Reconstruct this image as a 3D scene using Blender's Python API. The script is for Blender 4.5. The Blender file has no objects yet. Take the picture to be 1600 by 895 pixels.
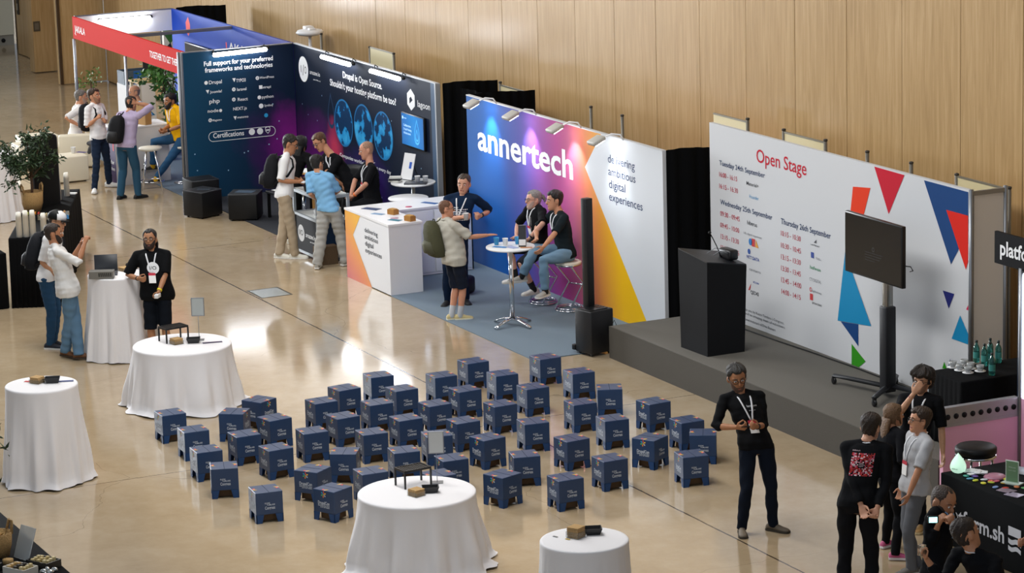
import bpy, bmesh, math, random
import numpy as np
from mathutils import Vector, Matrix, noise

random.seed(7); np.random.seed(7)
SC = bpy.context.scene
COL = SC.collection
D = bpy.data
PI = math.pi

# ---------------------------------------------------------------- camera, sky, lamps, exposure
F_PX, PITCH, ROLL, YAW = 4659.74, 0.2110303, -0.0289729, -1.1285981
CAM = Vector((34.0, -18.0, 8.9272))
_fw = Vector((math.sin(YAW) * math.cos(PITCH), math.cos(YAW) * math.cos(PITCH), -math.sin(PITCH)))
_rt = Vector((math.cos(YAW), -math.sin(YAW), 0))
_up = _rt.cross(_fw)
_r2 = _rt * math.cos(ROLL) + _up * math.sin(ROLL)
_u2 = -_rt * math.sin(ROLL) + _up * math.cos(ROLL)
cam = D.objects.new('camera', D.cameras.new('camera'))
COL.objects.link(cam)
cam.matrix_world = Matrix(((_r2.x, _u2.x, -_fw.x, CAM.x), (_r2.y, _u2.y, -_fw.y, CAM.y), (_r2.z, _u2.z, -_fw.z, CAM.z), (0, 0, 0, 1)))
cam.data.sensor_width = 36.0
cam.data.lens = F_PX / 1600 * 36.0
cam.data.clip_end = 300
SC.camera = cam

w = D.worlds.new('hall_daylight'); SC.world = w; w.use_nodes = True
w.node_tree.nodes['Background'].inputs[0].default_value = (0.78, 0.87, 1.0, 1)
w.node_tree.nodes['Background'].inputs[1].default_value = 0.30

def area(name, loc, target, sx, sy, power, color=(1, 1, 1)):
    l = D.lights.new(name, 'AREA'); l.shape = 'RECTANGLE'; l.size = sx; l.size_y = sy; l.energy = power; l.color = color
    o = D.objects.new(name, l); COL.objects.link(o); o.location = loc
    o.rotation_euler = (Vector(target) - Vector(loc)).to_track_quat('-Z', 'Y').to_euler()
    return o
# roof lights over the hall, the glazed far end, and an added fill light on the camera side
area('roof_light', (6.5, -7.0, 9.0), (6.0, -4.5, 0), 7, 2.2, 620, (1.0, 0.98, 0.95))
area('roof_light', (-4.5, -7.0, 9.0), (-5.0, -4.5, 0), 7, 2.2, 640, (1.0, 0.98, 0.95))
area('roof_light', (-16.0, -7.0, 9.0), (-16, -4.5, 0), 7, 2.2, 600, (1.0, 0.98, 0.95))
area('far_glazing', (-48, -13.5, 3.9), (-10, 1.6, 3.3), 9, 3.0, 8500, (0.92, 0.96, 1.0))
area('far_clerestory', (-48, -14.5, 11.2), (-9, 1.6, 3.5), 11, 5, 5600, (0.92, 0.96, 1.0))
area('front_fill', (34, -30, 7.5), (0, 0, 1.5), 16, 7, 900, (0.95, 0.98, 1.0))

SC.view_settings.view_transform = 'Standard'
SC.view_settings.look = 'None'
SC.view_settings.exposure = 0.0
SC.view_settings.gamma = 1.0
SC.view_settings.use_curve_mapping = False
try:
    SC.cycles.use_denoising = True
    SC.cycles.max_bounces = 6
    SC.cycles.sample_clamp_indirect = 6.0
except Exception:
    pass

# ---------------------------------------------------------------- materials
def lin(h):
    h = h.lstrip('#'); c = [int(h[i:i + 2], 16) / 255 for i in (0, 2, 4)]
    return tuple(x / 12.92 if x <= 0.04045 else ((x + 0.055) / 1.055) ** 2.4 for x in c) + (1,)

MATS = {}
def mat(hexc, rough=0.6, metal=0.0, spec=0.5, emit=0.0, bump=0.0, bscale=60.0, var=0.0, name=None, trans=0.0, ior=1.45):
    key = (hexc, rough, metal, spec, emit, bump, bscale, var, trans)
    if key in MATS: return MATS[key]
    m = D.materials.new(name or ('surface_' + hexc.strip('#'))); m.use_nodes = True
    nt = m.node_tree; b = nt.nodes['Principled BSDF']
    b.inputs['Base Color'].default_value = lin(hexc)
    b.inputs['Roughness'].default_value = rough; b.inputs['Metallic'].default_value = metal
    b.inputs['Specular IOR Level'].default_value = spec
    if trans: b.inputs['Transmission Weight'].default_value = trans; b.inputs['IOR'].default_value = ior
    if emit:
        b.inputs['Emission Color'].default_value = lin(hexc); b.inputs['Emission Strength'].default_value = emit
    if bump or var:
        tc = nt.nodes.new('ShaderNodeTexCoord'); nz = nt.nodes.new('ShaderNodeTexNoise')
        nz.inputs['Scale'].default_value = bscale; nz.inputs['Detail'].default_value = 4
        nt.links.new(tc.outputs['Object'], nz.inputs['Vector'])
        if bump:
            bp = nt.nodes.new('ShaderNodeBump'); bp.inputs['Strength'].default_value = bump; bp.inputs['Distance'].default_value = 0.02
            nt.links.new(nz.outputs['Fac'], bp.inputs['Height']); nt.links.new(bp.outputs['Normal'], b.inputs['Normal'])
        if var:
            cr = nt.nodes.new('ShaderNodeValToRGB'); c = lin(hexc)
            cr.color_ramp.elements[0].position = 0.3; cr.color_ramp.elements[1].position = 0.7
            cr.color_ramp.elements[0].color = tuple(x * (1 - var) for x in c[:3]) + (1,)
            cr.color_ramp.elements[1].color = tuple(min(1, x * (1 + var)) for x in c[:3]) + (1,)
            nt.links.new(nz.outputs['Fac'], cr.inputs['Fac']); nt.links.new(cr.outputs['Color'], b.inputs['Base Color'])
    MATS[key] = m
    return m

def ramp_set(cr, stops):
    e = cr.color_ramp.elements
    while len(e) > 1: e.remove(e[-1])
    e[0].position = stops[0][0]; e[0].color = lin(stops[0][1])
    for p, c in stops[1:]:
        k = e.new(p); k.color = lin(c)

def node_mat(name, rough=0.5, spec=0.5):
    m = D.materials.new(name); m.use_nodes = True; nt = m.node_tree
    b = nt.nodes['Principled BSDF']; b.inputs['Roughness'].default_value = rough; b.inputs['Specular IOR Level'].default_value = spec
    return m, nt, b
def N(nt, t, **kw):
    n = nt.nodes.new(t)
    for k, v in kw.items():
        if k in n.inputs: n.inputs[k].default_value = v
        else: setattr(n, k, v)
    return n
def math_n(nt, op, a, b=None):
    n = nt.nodes.new('ShaderNodeMath'); n.operation = op
    for i, x in enumerate((a, b)):
        if x is None: continue
        if isinstance(x, (int, float)): n.inputs[i].default_value = x
        else: nt.links.new(x, n.inputs[i])
    return n.outputs[0]
def mix_n(nt, f, a, b):
    n = nt.nodes.new('ShaderNodeMix'); n.data_type = 'RGBA'
    for i, x in ((0, f), (6, a), (7, b)):
        if isinstance(x, (int, float)): n.inputs[i].default_value = x
        elif isinstance(x, tuple): n.inputs[i].default_value = x
        else: nt.links.new(x, n.inputs[i])
    return n.outputs[2]

def floor_mat():
    m, nt, b = node_mat('polished_concrete', 0.2, 0.62)
    tc = N(nt, 'ShaderNodeTexCoord')
    a = N(nt, 'ShaderNodeTexNoise', Scale=0.35, Detail=6.0, Roughness=0.6); nt.links.new(tc.outputs['Object'], a.inputs['Vector'])
    c = N(nt, 'ShaderNodeTexNoise', Scale=3.0, Detail=8.0, Roughness=0.7); nt.links.new(tc.outputs['Object'], c.inputs['Vector'])
    f = math_n(nt, 'ADD', math_n(nt, 'MULTIPLY', a.outputs['Fac'], 0.6), math_n(nt, 'MULTIPLY', c.outputs['Fac'], 0.4))
    cr = N(nt, 'ShaderNodeValToRGB'); ramp_set(cr, [(0.32, '#9F8A6C'), (0.5, '#B09C7E'), (0.68, '#BFAE94')])
    nt.links.new(f, cr.inputs['Fac'])
    # dark expansion joints: one along the stands, others across
    sx = N(nt, 'ShaderNodeSeparateXYZ'); nt.links.new(tc.outputs['Object'], sx.inputs[0])
    wob = math_n(nt, 'MULTIPLY', math_n(nt, 'SUBTRACT', c.outputs['Fac'], 0.5), 0.03)
    jm = None
    for src, pos, wd in ((1, -3.55, 0.011), (1, -12.6, 0.010), (0, 3.2, 0.006), (0, -8.9, 0.006), (0, -21.5, 0.006)):
        dd = math_n(nt, 'ABSOLUTE', math_n(nt, 'SUBTRACT', math_n(nt, 'ADD', sx.outputs[src], wob), pos))
        k = math_n(nt, 'LESS_THAN', dd, wd)
        jm = k if jm is None else math_n(nt, 'MAXIMUM', jm, k)
    # a few hairline cracks
    v = N(nt, 'ShaderNodeTexVoronoi', feature='DISTANCE_TO_EDGE'); v.inputs['Scale'].default_value = 0.16
    mp = N(nt, 'ShaderNodeVectorMath', operation='ADD'); nt.links.new(tc.outputs['Object'], mp.inputs[0])
    dn = N(nt, 'ShaderNodeTexNoise', Scale=0.8, Detail=4.0); nt.links.new(tc.outputs['Object'], dn.inputs['Vector'])
    nt.links.new(dn.outputs['Color'], mp.inputs[1]); nt.links.new(mp.outputs[0], v.inputs['Vector'])
    ck = math_n(nt, 'MULTIPLY', math_n(nt, 'LESS_THAN', v.outputs['Distance'], 0.0007), 0.30)
    jm = math_n(nt, 'MAXIMUM', jm, ck)
    nt.links.new(mix_n(nt, jm, cr.outputs['Color'], lin('#4A3D2E')), b.inputs['Base Color'])
    rr = N(nt, 'ShaderNodeMapRange'); rr.inputs[3].default_value = 0.06; rr.inputs[4].default_value = 0.17
    nt.links.new(f, rr.inputs[0]); nt.links.new(rr.outputs[0], b.inputs['Roughness'])
    bp = N(nt, 'ShaderNodeBump', Strength=0.05, Distance=0.02); nt.links.new(a.outputs['Fac'], bp.inputs['Height']); nt.links.new(bp.outputs[0], b.inputs['Normal'])
    return m

def wood_mat(name, base=('#AD8C5E', '#BA996A', '#C7A77A')):
    m, nt, b = node_mat(name, 0.24, 0.5)
    tc = N(nt, 'ShaderNodeTexCoord'); mp = N(nt, 'ShaderNodeMapping'); mp.inputs['Scale'].default_value = (9, 9, 0.45)
    nt.links.new(tc.outputs['Object'], mp.inputs[0])
    a = N(nt, 'ShaderNodeTexNoise', Scale=2.2, Detail=7.0, Roughness=0.65, Distortion=0.6); nt.links.new(mp.outputs[0], a.inputs['Vector'])
    oi = N(nt, 'ShaderNodeTexNoise', Scale=0.5, Detail=1.0); nt.links.new(tc.outputs['Object'], oi.inputs['Vector'])
    f = math_n(nt, 'ADD', math_n(nt, 'MULTIPLY', a.outputs['Fac'], 0.8), math_n(nt, 'MULTIPLY', oi.outputs['Fac'], 0.2))
    cr = N(nt, 'ShaderNodeValToRGB'); ramp_set(cr, [(0.35, base[0]), (0.5, base[1]), (0.66, base[2])])
    nt.links.new(f, cr.inputs['Fac']); nt.links.new(cr.outputs[0], b.inputs['Base Color'])
    return m

M = dict(
    white=mat('#E9E9EA', 0.45), wcloth=mat('#EDEBEC', 0.85, bump=0.08, bscale=160), alu=mat('#8F9297', 0.38, 0.75), chrome=mat('#D6D8DC', 0.12, 1.0),
    black=mat('#090A0B', 0.6, spec=0.25), bcloth=mat('#08090B', 0.9, spec=0.12, bump=0.15, bscale=120), bplastic=mat('#101114', 0.35), red=mat('#C21406', 0.75, spec=0.1),
    greycarpet=mat('#6E7E8B', 0.95, bump=0.25, bscale=180, var=0.06), darkcarpet=mat('#26292F', 0.95, bump=0.25, bscale=180, var=0.06),
    stage=mat('#625E56', 0.9, bump=0.3, bscale=150, var=0.08), cream=mat('#D8CCA8', 0.6), leather=mat('#E4DCC4', 0.5, bump=0.05, bscale=30),
    blackleather=mat('#0D0E10', 0.5, spec=0.35), letter=mat('#F2F4F6', 0.7, spec=0.2), navy=mat('#0B3560', 0.5, spec=0.5, var=0.06, bscale=6), navyleg=mat('#0E3E72', 0.5),
    card=mat('#8A6A44', 0.85, var=0.1), kraft=mat('#B08A58', 0.85), seam=mat('#08203F', 0.8), screen=mat('#121314', 0.18), paper=mat('#F1F1EF', 0.8),
    glass=mat('#DDEDEA', 0.03, trans=0.95), green_glass=mat('#4FA59B', 0.05, trans=0.85), leaf=mat('#2E4A26', 0.6, var=0.35, bscale=25), bark=mat('#5A4330', 0.9, bump=0.4),
    wicker=mat('#A98552', 0.8, bump=0.7, bscale=90, var=0.25), lamp=mat('#F4F8FF', 0.4, emit=26.0), clearplastic=mat('#D9DDDC', 0.15, trans=0.6))
b_ = M['navy'].node_tree.nodes['Principled BSDF']; b_.inputs['Coat Weight'].default_value = .5; b_.inputs['Coat Roughness'].default_value = .38
M['floor'] = floor_mat(); M['wood'] = wood_mat('ash_veneer')
# ---------------------------------------------------------------- mesh builder
class MB:
    def __init__(s): s.v = []; s.f = []; s.mi = []; s.sm = []
    def add(s, verts, faces, mi=0, smooth=False, M4=None):
        b = len(s.v)
        if M4 is not None: verts = [M4 @ Vector(v) for v in verts]
        s.v += [tuple(v) for v in verts]
        for f in faces: s.f.append([i + b for i in f]); s.mi.append(mi); s.sm.append(smooth)
        return s
    def box(s, x0, y0, z0, x1, y1, z1, mi=0, bev=0.0, M4=None, seg=2):
        if bev <= 0:
            v = [(x0, y0, z0), (x1, y0, z0), (x1, y1, z0), (x0, y1, z0), (x0, y0, z1), (x1, y0, z1), (x1, y1, z1), (x0, y1, z1)]
            return s.add(v, [(3, 2, 1, 0), (4, 5, 6, 7), (0, 1, 5, 4), (1, 2, 6, 5), (2, 3, 7, 6), (3, 0, 4, 7)], mi, False, M4)
        bm = bmesh.new(); bmesh.ops.create_cube(bm, size=1)
        for q in bm.verts: q.co = Vector(((x0 + x1) / 2 + q.co.x * (x1 - x0), (y0 + y1) / 2 + q.co.y * (y1 - y0), (z0 + z1) / 2 + q.co.z * (z1 - z0)))
        bmesh.ops.bevel(bm, geom=bm.edges[:], offset=bev, segments=seg, affect='EDGES', profile=0.5)
        bm.verts.index_update()
        s.add([q.co.copy() for q in bm.verts], [[q.index for q in f.verts] for f in bm.faces], mi, seg > 1, M4); bm.free()
        return s
    def loft(s, rings, mi=0, smooth=True, cap=True, M4=None):
        n = len(rings[0]); v = [p for r in rings for p in r]; f = []
        for i in range(len(rings) - 1):
            for j in range(n):
                k = (j + 1) % n
                f.append((i * n + j, i * n + k, (i + 1) * n + k, (i + 1) * n + j))
        if cap: f.append(tuple(range(n - 1, -1, -1))); f.append(tuple((len(rings) - 1) * n + j for j in range(n)))
        return s.add(v, f, mi, smooth, M4)
    def lathe(s, prof, seg=24, mi=0, smooth=True, c=(0, 0, 0), cap=True, M4=None):
        rings = [[(c[0] + r * math.cos(2 * PI * j / seg), c[1] + r * math.sin(2 * PI * j / seg), c[2] + z) for j in range(seg)] for r, z in prof]
        return s.loft(rings, mi, smooth, cap, M4)
    def tube(s, pts, r, seg=8, mi=0, closed=False, round_=False, M4=None, sq=1.0):
        P = [Vector(p) for p in pts]; n = len(P)
        R = list(r) if isinstance(r, (list, tuple)) else [r] * n
        if round_:
            d0 = (P[0] - P[1]).normalized(); d1 = (P[-1] - P[-2]).normalized()
            a = [(P[0] + d0 * R[0] * math.sin(t), R[0] * math.cos(t)) for t in (1.35, 1.0, 0.5)]
            b = [(P[-1] + d1 * R[-1] * math.sin(t), R[-1] * math.cos(t)) for t in (0.5, 1.0, 1.35)]
            P = [x[0] for x in a] + P + [x[0] for x in b]; R = [x[1] for x in a] + R + [x[1] for x in b]; n = len(P)
        rings = []; up = None
        for i in range(n):
            t = (P[(i + 1) % n] - P[i - 1]) if closed else (P[min(i + 1, n - 1)] - P[max(i - 1, 0)])
            t.normalize()
            if up is None:
                up = Vector((0, 0, 1)) if abs(t.z) < 0.9 else Vector((1, 0, 0))
            up = (up - t * up.dot(t))
            if up.length < 1e-5: up = t.orthogonal()
            up.normalize(); sd = t.cross(up)
            rings.append([P[i] + (sd * math.cos(2 * PI * j / seg) + up * math.sin(2 * PI * j / seg) * sq) * R[i] for j in range(seg)])
        if closed: rings.append(rings[0])
        return s.loft(rings, mi, True, not closed, M4)
    def prism(s, poly, o, u, v, n, d, mi=0):
        o, u, v, n = Vector(o), Vector(u), Vector(v), Vector(n); k = len(poly)
        A = [o + u * p[0] + v * p[1] for p in poly]; B = [a + n * d for a in A]
        f = [tuple(range(k - 1, -1, -1)), tuple(range(k, 2 * k))] + [(i, (i + 1) % k, (i + 1) % k + k, i + k) for i in range(k)]
        return s.add(A + B, f, mi)
    def ball(s, c, r, mi=0, seg=12, rings=8, M4=None):
        if isinstance(r, (int, float)): r = (r, r, r)
        R = []
        for i in range(rings + 1):
            t = -PI / 2 + PI * (0.03 + 0.94 * i / rings)
            R.append([(c[0] + r[0] * math.cos(t) * math.cos(2 * PI * j / seg), c[1] + r[1] * math.cos(t) * math.sin(2 * PI * j / seg), c[2] + r[2] * math.sin(t)) for j in range(seg)])
        return s.loft(R, mi, True, True, M4)
    def mesh(s, name='part'):
        me = D.meshes.new(name); me.from_pydata(s.v, [], s.f)
        me.polygons.foreach_set('material_index', s.mi); me.polygons.foreach_set('use_smooth', s.sm); me.update()
        return me
    def build(s, name, mats, parent=None, loc=None, rot=None):
        me = s.mesh(name)
        for m in (mats if isinstance(mats, (list, tuple)) else [mats]): me.materials.append(m)
        o = D.objects.new(name, me); COL.objects.link(o)
        if parent: o.parent = parent
        if loc is not None: o.location = loc
        if rot is not None: o.rotation_euler = rot if isinstance(rot, tuple) else (0, 0, rot)
        return o

def tag(o, label, cat, group=None, kind=None):
    o['label'] = label; o['category'] = cat
    if group: o['group'] = group
    if kind: o['kind'] = kind
    return o
def thing(name, label, cat, loc=(0, 0, 0), rz=0.0, group=None):
    o = D.objects.new(name, None); COL.objects.link(o); o.location = loc; o.rotation_euler = (0, 0, rz)
    o.empty_display_size = 0.1
    return tag(o, label, cat, group)
def struct(name, mb, mats, label=None, cat=None, loc=None):
    o = mb.build(name, mats, None, loc); o['kind'] = 'structure'
    o['label'] = label or name.replace('_', ' '); o['category'] = cat or name.split('_')[0]
    return o
def copy_tree(o, loc, rz=0.0, label=None, group=None):
    c = o.copy(); COL.objects.link(c); c.location = loc; c.rotation_euler = (0, 0, rz)
    if label: c['label'] = label
    if group: c['group'] = group
    for ch in o.children:
        d = ch.copy(); COL.objects.link(d); d.parent = c
        for g in ch.children:
            e = g.copy(); COL.objects.link(e); e.parent = d
    return c

# scratch scene for evaluating modifiers and lettering
TMP = D.scenes.new('scratch')
def evaluated(o):
    TMP.collection.objects.link(o)
    vl = TMP.view_layers[0]; vl.update()
    dg = vl.depsgraph
    me = D.meshes.new_from_object(o.evaluated_get(dg), depsgraph=dg)
    TMP.collection.objects.unlink(o)
    return me
_cap = {}
def glyphs(body, bold):
    key = (body, bold)
    if key not in _cap:
        c = D.curves.new('lettering', 'FONT'); c.body = body; c.size = 1.0; c.offset = bold; c.resolution_u = 3; c.fill_mode = 'FRONT'
        o = D.objects.new('lettering', c); me = evaluated(o)
        v = np.empty(len(me.vertices) * 3); me.vertices.foreach_get('co', v); v = v.reshape(-1, 3)
        f = [list(p.vertices) for p in me.polygons]
        D.objects.remove(o); D.curves.remove(c); D.meshes.remove(me)
        _cap[key] = (v, f)
    return _cap[key]
def letters(mb, rows, o, u, v, n, bold=0.012, mi=0, lift=0.002, italic=0.0):
    """rows: (string, u position, v position of the baseline, width, cap height)"""
    o, u, v, n = Vector(o), Vector(u), Vector(v), Vector(n)
    hv, _ = glyphs('H', 0.0); cap = hv[:, 1].max()
    for s_, a, b, wd, h in rows:
        p, f = glyphs(s_, bold)
        if len(p) == 0: continue
        x0, x1 = p[:, 0].min(), p[:, 0].max(); sy = h / cap; sx = (wd / (x1 - x0)) if wd else sy
        V = [o + u * (a + (q[0] - x0) * sx + q[1] * sy * italic) + v * (b + q[1] * sy) + n * lift for q in p]
        mb.add(V, f, mi)
    return mb
def ring_prism(mb, r0, r1, c, o, u, v, n, lift=0.003, seg=32, mi=0, sy=1.0):
    o, u, v, n = Vector(o), Vector(u), Vector(v), Vector(n)
    A = []
    for r in (r0, r1):
        A += [o + u * (c[0] + r * math.cos(2 * PI * j / seg)) + v * (c[1] + r * sy * math.sin(2 * PI * j / seg)) + n * lift for j in range(seg)]
    mb.add(A, [(j, (j + 1) % seg, (j + 1) % seg + seg, j + seg) for j in range(seg)], mi)
def disc(mb, r, c, o, u, v, n, lift=0.003, seg=32, mi=0, sy=1.0):
    o, u, v, n = Vector(o), Vector(u), Vector(v), Vector(n)
    mb.add([o + u * (c[0] + r * math.cos(2 * PI * j / seg)) + v * (c[1] + r * sy * math.sin(2 * PI * j / seg)) + n * lift for j in range(seg)], [tuple(range(seg))], mi)
def flat(mb, pts, o, u, v, n, lift=0.003, mi=0):
    o, u, v, n = Vector(o), Vector(u), Vector(v), Vector(n)
    mb.add([o + u * p[0] + v * p[1] + n * lift for p in pts], [tuple(range(len(pts)))], mi)
X, Y, Z3 = (1, 0, 0), (0, 1, 0), (0, 0, 1)
# ---------------------------------------------------------------- the hall
mb = MB(); mb.box(-60, -40, -0.2, 40, 12, 0.0)
struct('floor', mb, M['floor'], 'polished beige concrete hall floor')
M['gap'] = mat('#4A361F', 0.9)
mb = MB()
mb.box(-27.5, 1.63, 0, 22, 1.8, 10.5, 1)
x = -26.48 - 1.0
while x < 22:
    a = x
    tw = 0.003 * math.sin(a * 3.7 + 1.1 * math.sin(a * 1.3))      # the leaves hang a hair out of line
    mb.box(-.619, 0, 0.03, .619, 0.04, 10.5, 0, 0, Matrix.Translation((a + .625, 1.6, 0)) @ Matrix.Rotation(tw, 4, 'Z'))
    x += 1.25
struct('wall_back', mb, [M['wood'], M['gap']], 'tall pale wood panelled partition wall behind the stands', 'wall')
mb = MB()
mb.box(-27.75, 0.58, 0.02, -27.62, 1.63, 10.5, 0)
mb.box(-29.8, 1.2, 0.02, -27.75, 1.34, 10.5, 0); mb.box(-30.15, 0.68, 0.02, -29.8, 1.2, 10.5, 0); mb.box(-27.62, .58, 0.02, -27.56, 0.64, 10.5, 1)
mb.box(-32.4, 1.3, 0.02, -30.15, 1.42, 10.5, 0); mb.box(-33.25, 1.32, 0.02, -32.4, 1.42, 10.5, 0)
mb.box(-34.0, 1.5, 0.0, -33.25, 1.7, 10.5, 1)
struct('wall_folding', mb, [M['wood'], M['gap']], 'folded pale wood partition leaves at the far end', 'wall')
mb = MB(); mb.box(-29.8, 0.70, 0.93, -29.785, 0.85, 1.15, 0); mb.box(-29.785, 0.73, 0.97, -29.78, 0.82, 1.11, 1)
tag(mb.build('recessed_handle', [mat('#5F5647', 0.5, 0.4), mat('#7A7060', 0.5, 0.4)]), 'dark square recessed handle on the folded wood leaf', 'handle')
mb = MB(); mb.box(-33.12, 1.295, .95, -32.95, 1.32, 1.3, 0); mb.box(-33.08, 1.285, 1.05, -32.99, 1.295, 1.2, 1)
tag(mb.build('wall_box', [mat('#2B2620', 0.5), mat('#8C857A', 0.4)]), 'small dark box on the far narrow wood leaf', 'box')
mb = MB(); mb.box(-35.2, -6, 0.25, -35.0, 1.75, 10.5, 0); mb.box(-35.2, -6, 0, -35.05, 1.75, 0.25, 1)
for k in range(2): mb.lathe([(0.05, 0), (0.05, 0.02)], 12, 2, c=(0, 0, 0), M4=Matrix.Translation((-35.04, 1.2 + 0.28 * k, 0.12)) @ Matrix.Rotation(PI / 2, 4, 'Y'))
struct('wall_far', mb, [mat('#C9C4B0', 0.6), mat('#8E8A80', 0.6), M['black']], 'pale painted wall at the far left end', 'wall')

# carpets of the stands and the stage
mb = MB(); mb.box(-18.95, -1.72, 0, -12.9, 0.24, 0.012); struct('trim_1', mb, M['greycarpet'], 'blue grey carpet of the far stand', 'carpet')
mb = MB(); mb.box(-12.9, -1.62, 0, -6.75, 0.24, 0.012); struct('trim_2', mb, M['darkcarpet'], 'charcoal carpet of the navy stand', 'carpet')
mb = MB(); mb.box(-5.65, -1.9, 0, 0.58, 0.14, 0.012); struct('trim_3', mb, M['greycarpet'], 'blue grey carpet of the gradient stand', 'carpet')
mb = MB(); mb.box(0.96, -0.985, 0, 8.46, 1.05, 0.42, 0, 0.012)
t = thing('stage_platform', 'low stage platform covered in dark grey brown carpet', 'stage'); mb.build('deck', M['stage'], t)
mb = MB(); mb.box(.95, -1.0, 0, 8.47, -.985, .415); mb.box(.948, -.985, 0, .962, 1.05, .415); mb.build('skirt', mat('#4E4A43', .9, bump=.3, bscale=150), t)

# ---------------------------------------------------------------- posts and boards of the stands behind
def post(x, y, z1, label, z0=0.0):
    mb = MB(); mb.lathe([(0.024, z0), (0.024, z1 - 0.02)], 8, 0)
    r = thing('aluminium_post', label, 'post', (x, y, 0), 0, 'posts behind the printed walls')
    mb.build('shaft', mat('#7C776D', 0.45, 0.55), r)
    m2 = MB(); m2.lathe([(0.028, z1 - 0.02), (0.028, z1), (0.015, z1 + 0.006)], 8); m2.build('cap', mat('#3F3A33', 0.6), r)
def board(x0, x1, y, z1, label):
    r = thing('exhibition_board', label, 'board', (x0, y, 0), 0, 'boards behind the printed walls')
    mb = MB(); mb.box(0.03, -0.008, 0.1, x1 - x0 - 0.03, 0.008, z1 - 0.06); mb.build('panel', mat('#DDD0A4', 0.55), r)
    for za, zb_ in ((z1 - .06, z1 - .04), (.06, .1)): mb = MB(); mb.box(0.03, -0.015, za, x1 - x0 - 0.03, 0.015, zb_); mb.build('rail', mat('#8A8576', 0.45, 0.5), r)
for x, z, l in ((-13.75, 2.5, 'grey post between the white wireless unit and the cream board'), (-11.6, 2.5, 'grey post left of the cream board above the navy wall'), (-10.6, 2.5, 'grey post right of the cream board above the navy wall'),
                (-6.55, 2.5, 'grey post left of the cream board by the black drape'), (-3.54, 2.5, 'bare grey post showing over the pink print'), (-2.58, 2.5, 'bare grey post over the white part of the gradient print'),
                (0.91, 2.9, 'grey post at the right of the framed board by the black drape'), (1.82, 2.88, 'grey post left of the cream board above the red heading'), (2.82, 2.88, 'grey post right of the cream board above the red heading'),
                (3.78, 2.87, 'bare grey post midway along the white stage wall'), (4.74, 2.87, 'bare grey post above the crimson triangle'), (5.69, 2.87, 'grey post left of the board at the stage wall end'), (6.73, 2.87, 'grey post at the outer end of the stage wall')):
    post(x, 1.1, z, l)
board(-11.6, -10.6, 1.1, 2.54, 'cream board between two posts above the navy wall')
board(-6.55, -5.7, 1.1, 2.5, 'cream board behind the black drape')
board(0.0, 0.91, 1.1, 2.9, 'framed cream board at the left end of the stage wall')
board(1.82, 2.82, 1.1, 2.89, 'cream board above the red heading on the stage wall')
board(5.69, 6.73, 1.1, 2.89, 'cream board above the navy triangle')
r = thing('wireless_unit', 'white round unit on a thin pole behind the navy wall', 'antenna', (-14.66, 1.25, 0))
mb = MB(); mb.tube([(0, 0, 0), (0, 0, 2.36)], 0.03, 8); mb.build('pole', M['white'], r)
mb = MB(); mb.lathe([(0.04, 2.34), (0.2, 2.37), (0.25, 2.41), (0.22, 2.45), (0.1, 2.47)], 20); mb.build('dish', M['white'], r)
mb = MB(); mb.box(-.14, -.08, 2.46, .02, .08, 2.52, 0, .015); mb.box(.04, -.06, 2.46, .15, .06, 2.5, 0, .012); mb.build('housing', M['white'], r)

# ---------------------------------------------------------------- black drapes
def drape(name, label, p0, p1, z0, z1):
    p0, p1 = Vector(p0), Vector(p1); L = (p1 - p0).length; d = (p1 - p0) / L; nrm = Vector((-d.y, d.x))
    n = max(8, int(L * 26)); rows = 7; mb = MB(); V = []
    for side in (1, -1):
        for k in range(rows + 1):
            z = z0 + (z1 - z0) * k / rows
            for i in range(n + 1):
                s = i / n; a = 0.028 * (1.1 - 0.45 * k / rows)
                off = a * math.sin(s * L * 34 + 1.3 * math.sin(s * 9)) + side * 0.006
                q = p0 + d * (s * L) + nrm * off
                V.append((q.x, q.y, z + (0.015 * math.sin(s * 5) if k == rows else 0)))
    F = []
    m_ = n + 1; S = (rows + 1) * m_
    for side in (0, 1):
        for k in range(rows):
            for i in range(n):
                a = side * S + k * m_ + i
                F.append((a, a + 1, a + m_ + 1, a + m_) if side == 0 else (a, a + m_, a + m_ + 1, a + 1))
    mb.add(V, F, 0, True)
    return tag(mb.build(name, M['bcloth']), label, 'drape')
drape('black_drape', 'black drape hanging beside the right end of the navy wall', (-6.9, 0.3), (-6.86, 1.2), 0.0, 2.5)
drape('black_drape', 'black drape rising behind the blue end of the gradient wall', (-5.60, 0.2), (-5.56, 1.2), 0.0, 2.5)
drape('black_drape', 'black drape closing the gap left of the navy wall end and the gradient wall', (-6.8, 0.55), (-5.68, 0.62), 0.0, 2.42)
drape('black_drape', 'black drape between the gradient wall and the white stage wall', (0.42, 0.16), (0.50, 0.98), 0.0, 2.5)
drape('black_drape', 'black drape above the far blue wall', (-19.05, 0.32), (-19.02, 1.3), 0.0, 2.5)

r = thing('floor_hatch', 'square metal floor hatch set into the concrete beside the long joint', 'hatch', (-5.2, -3.28, 0))
mb = MB()
for q in ((-.3, -.24, .3, -.215), (-.3, .215, .3, .24), (-.3, -.215, -.275, .215), (.275, -.215, .3, .215)): mb.box(q[0], q[1], 0, q[2], q[3], .003)
mb.build('frame', mat('#4A463F', .5, .5), r); mb = MB(); mb.box(-.275, -.215, 0, .275, .215, .0025); mb.build('cover', mat('#9AA09E', .25, .2), r)
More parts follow.
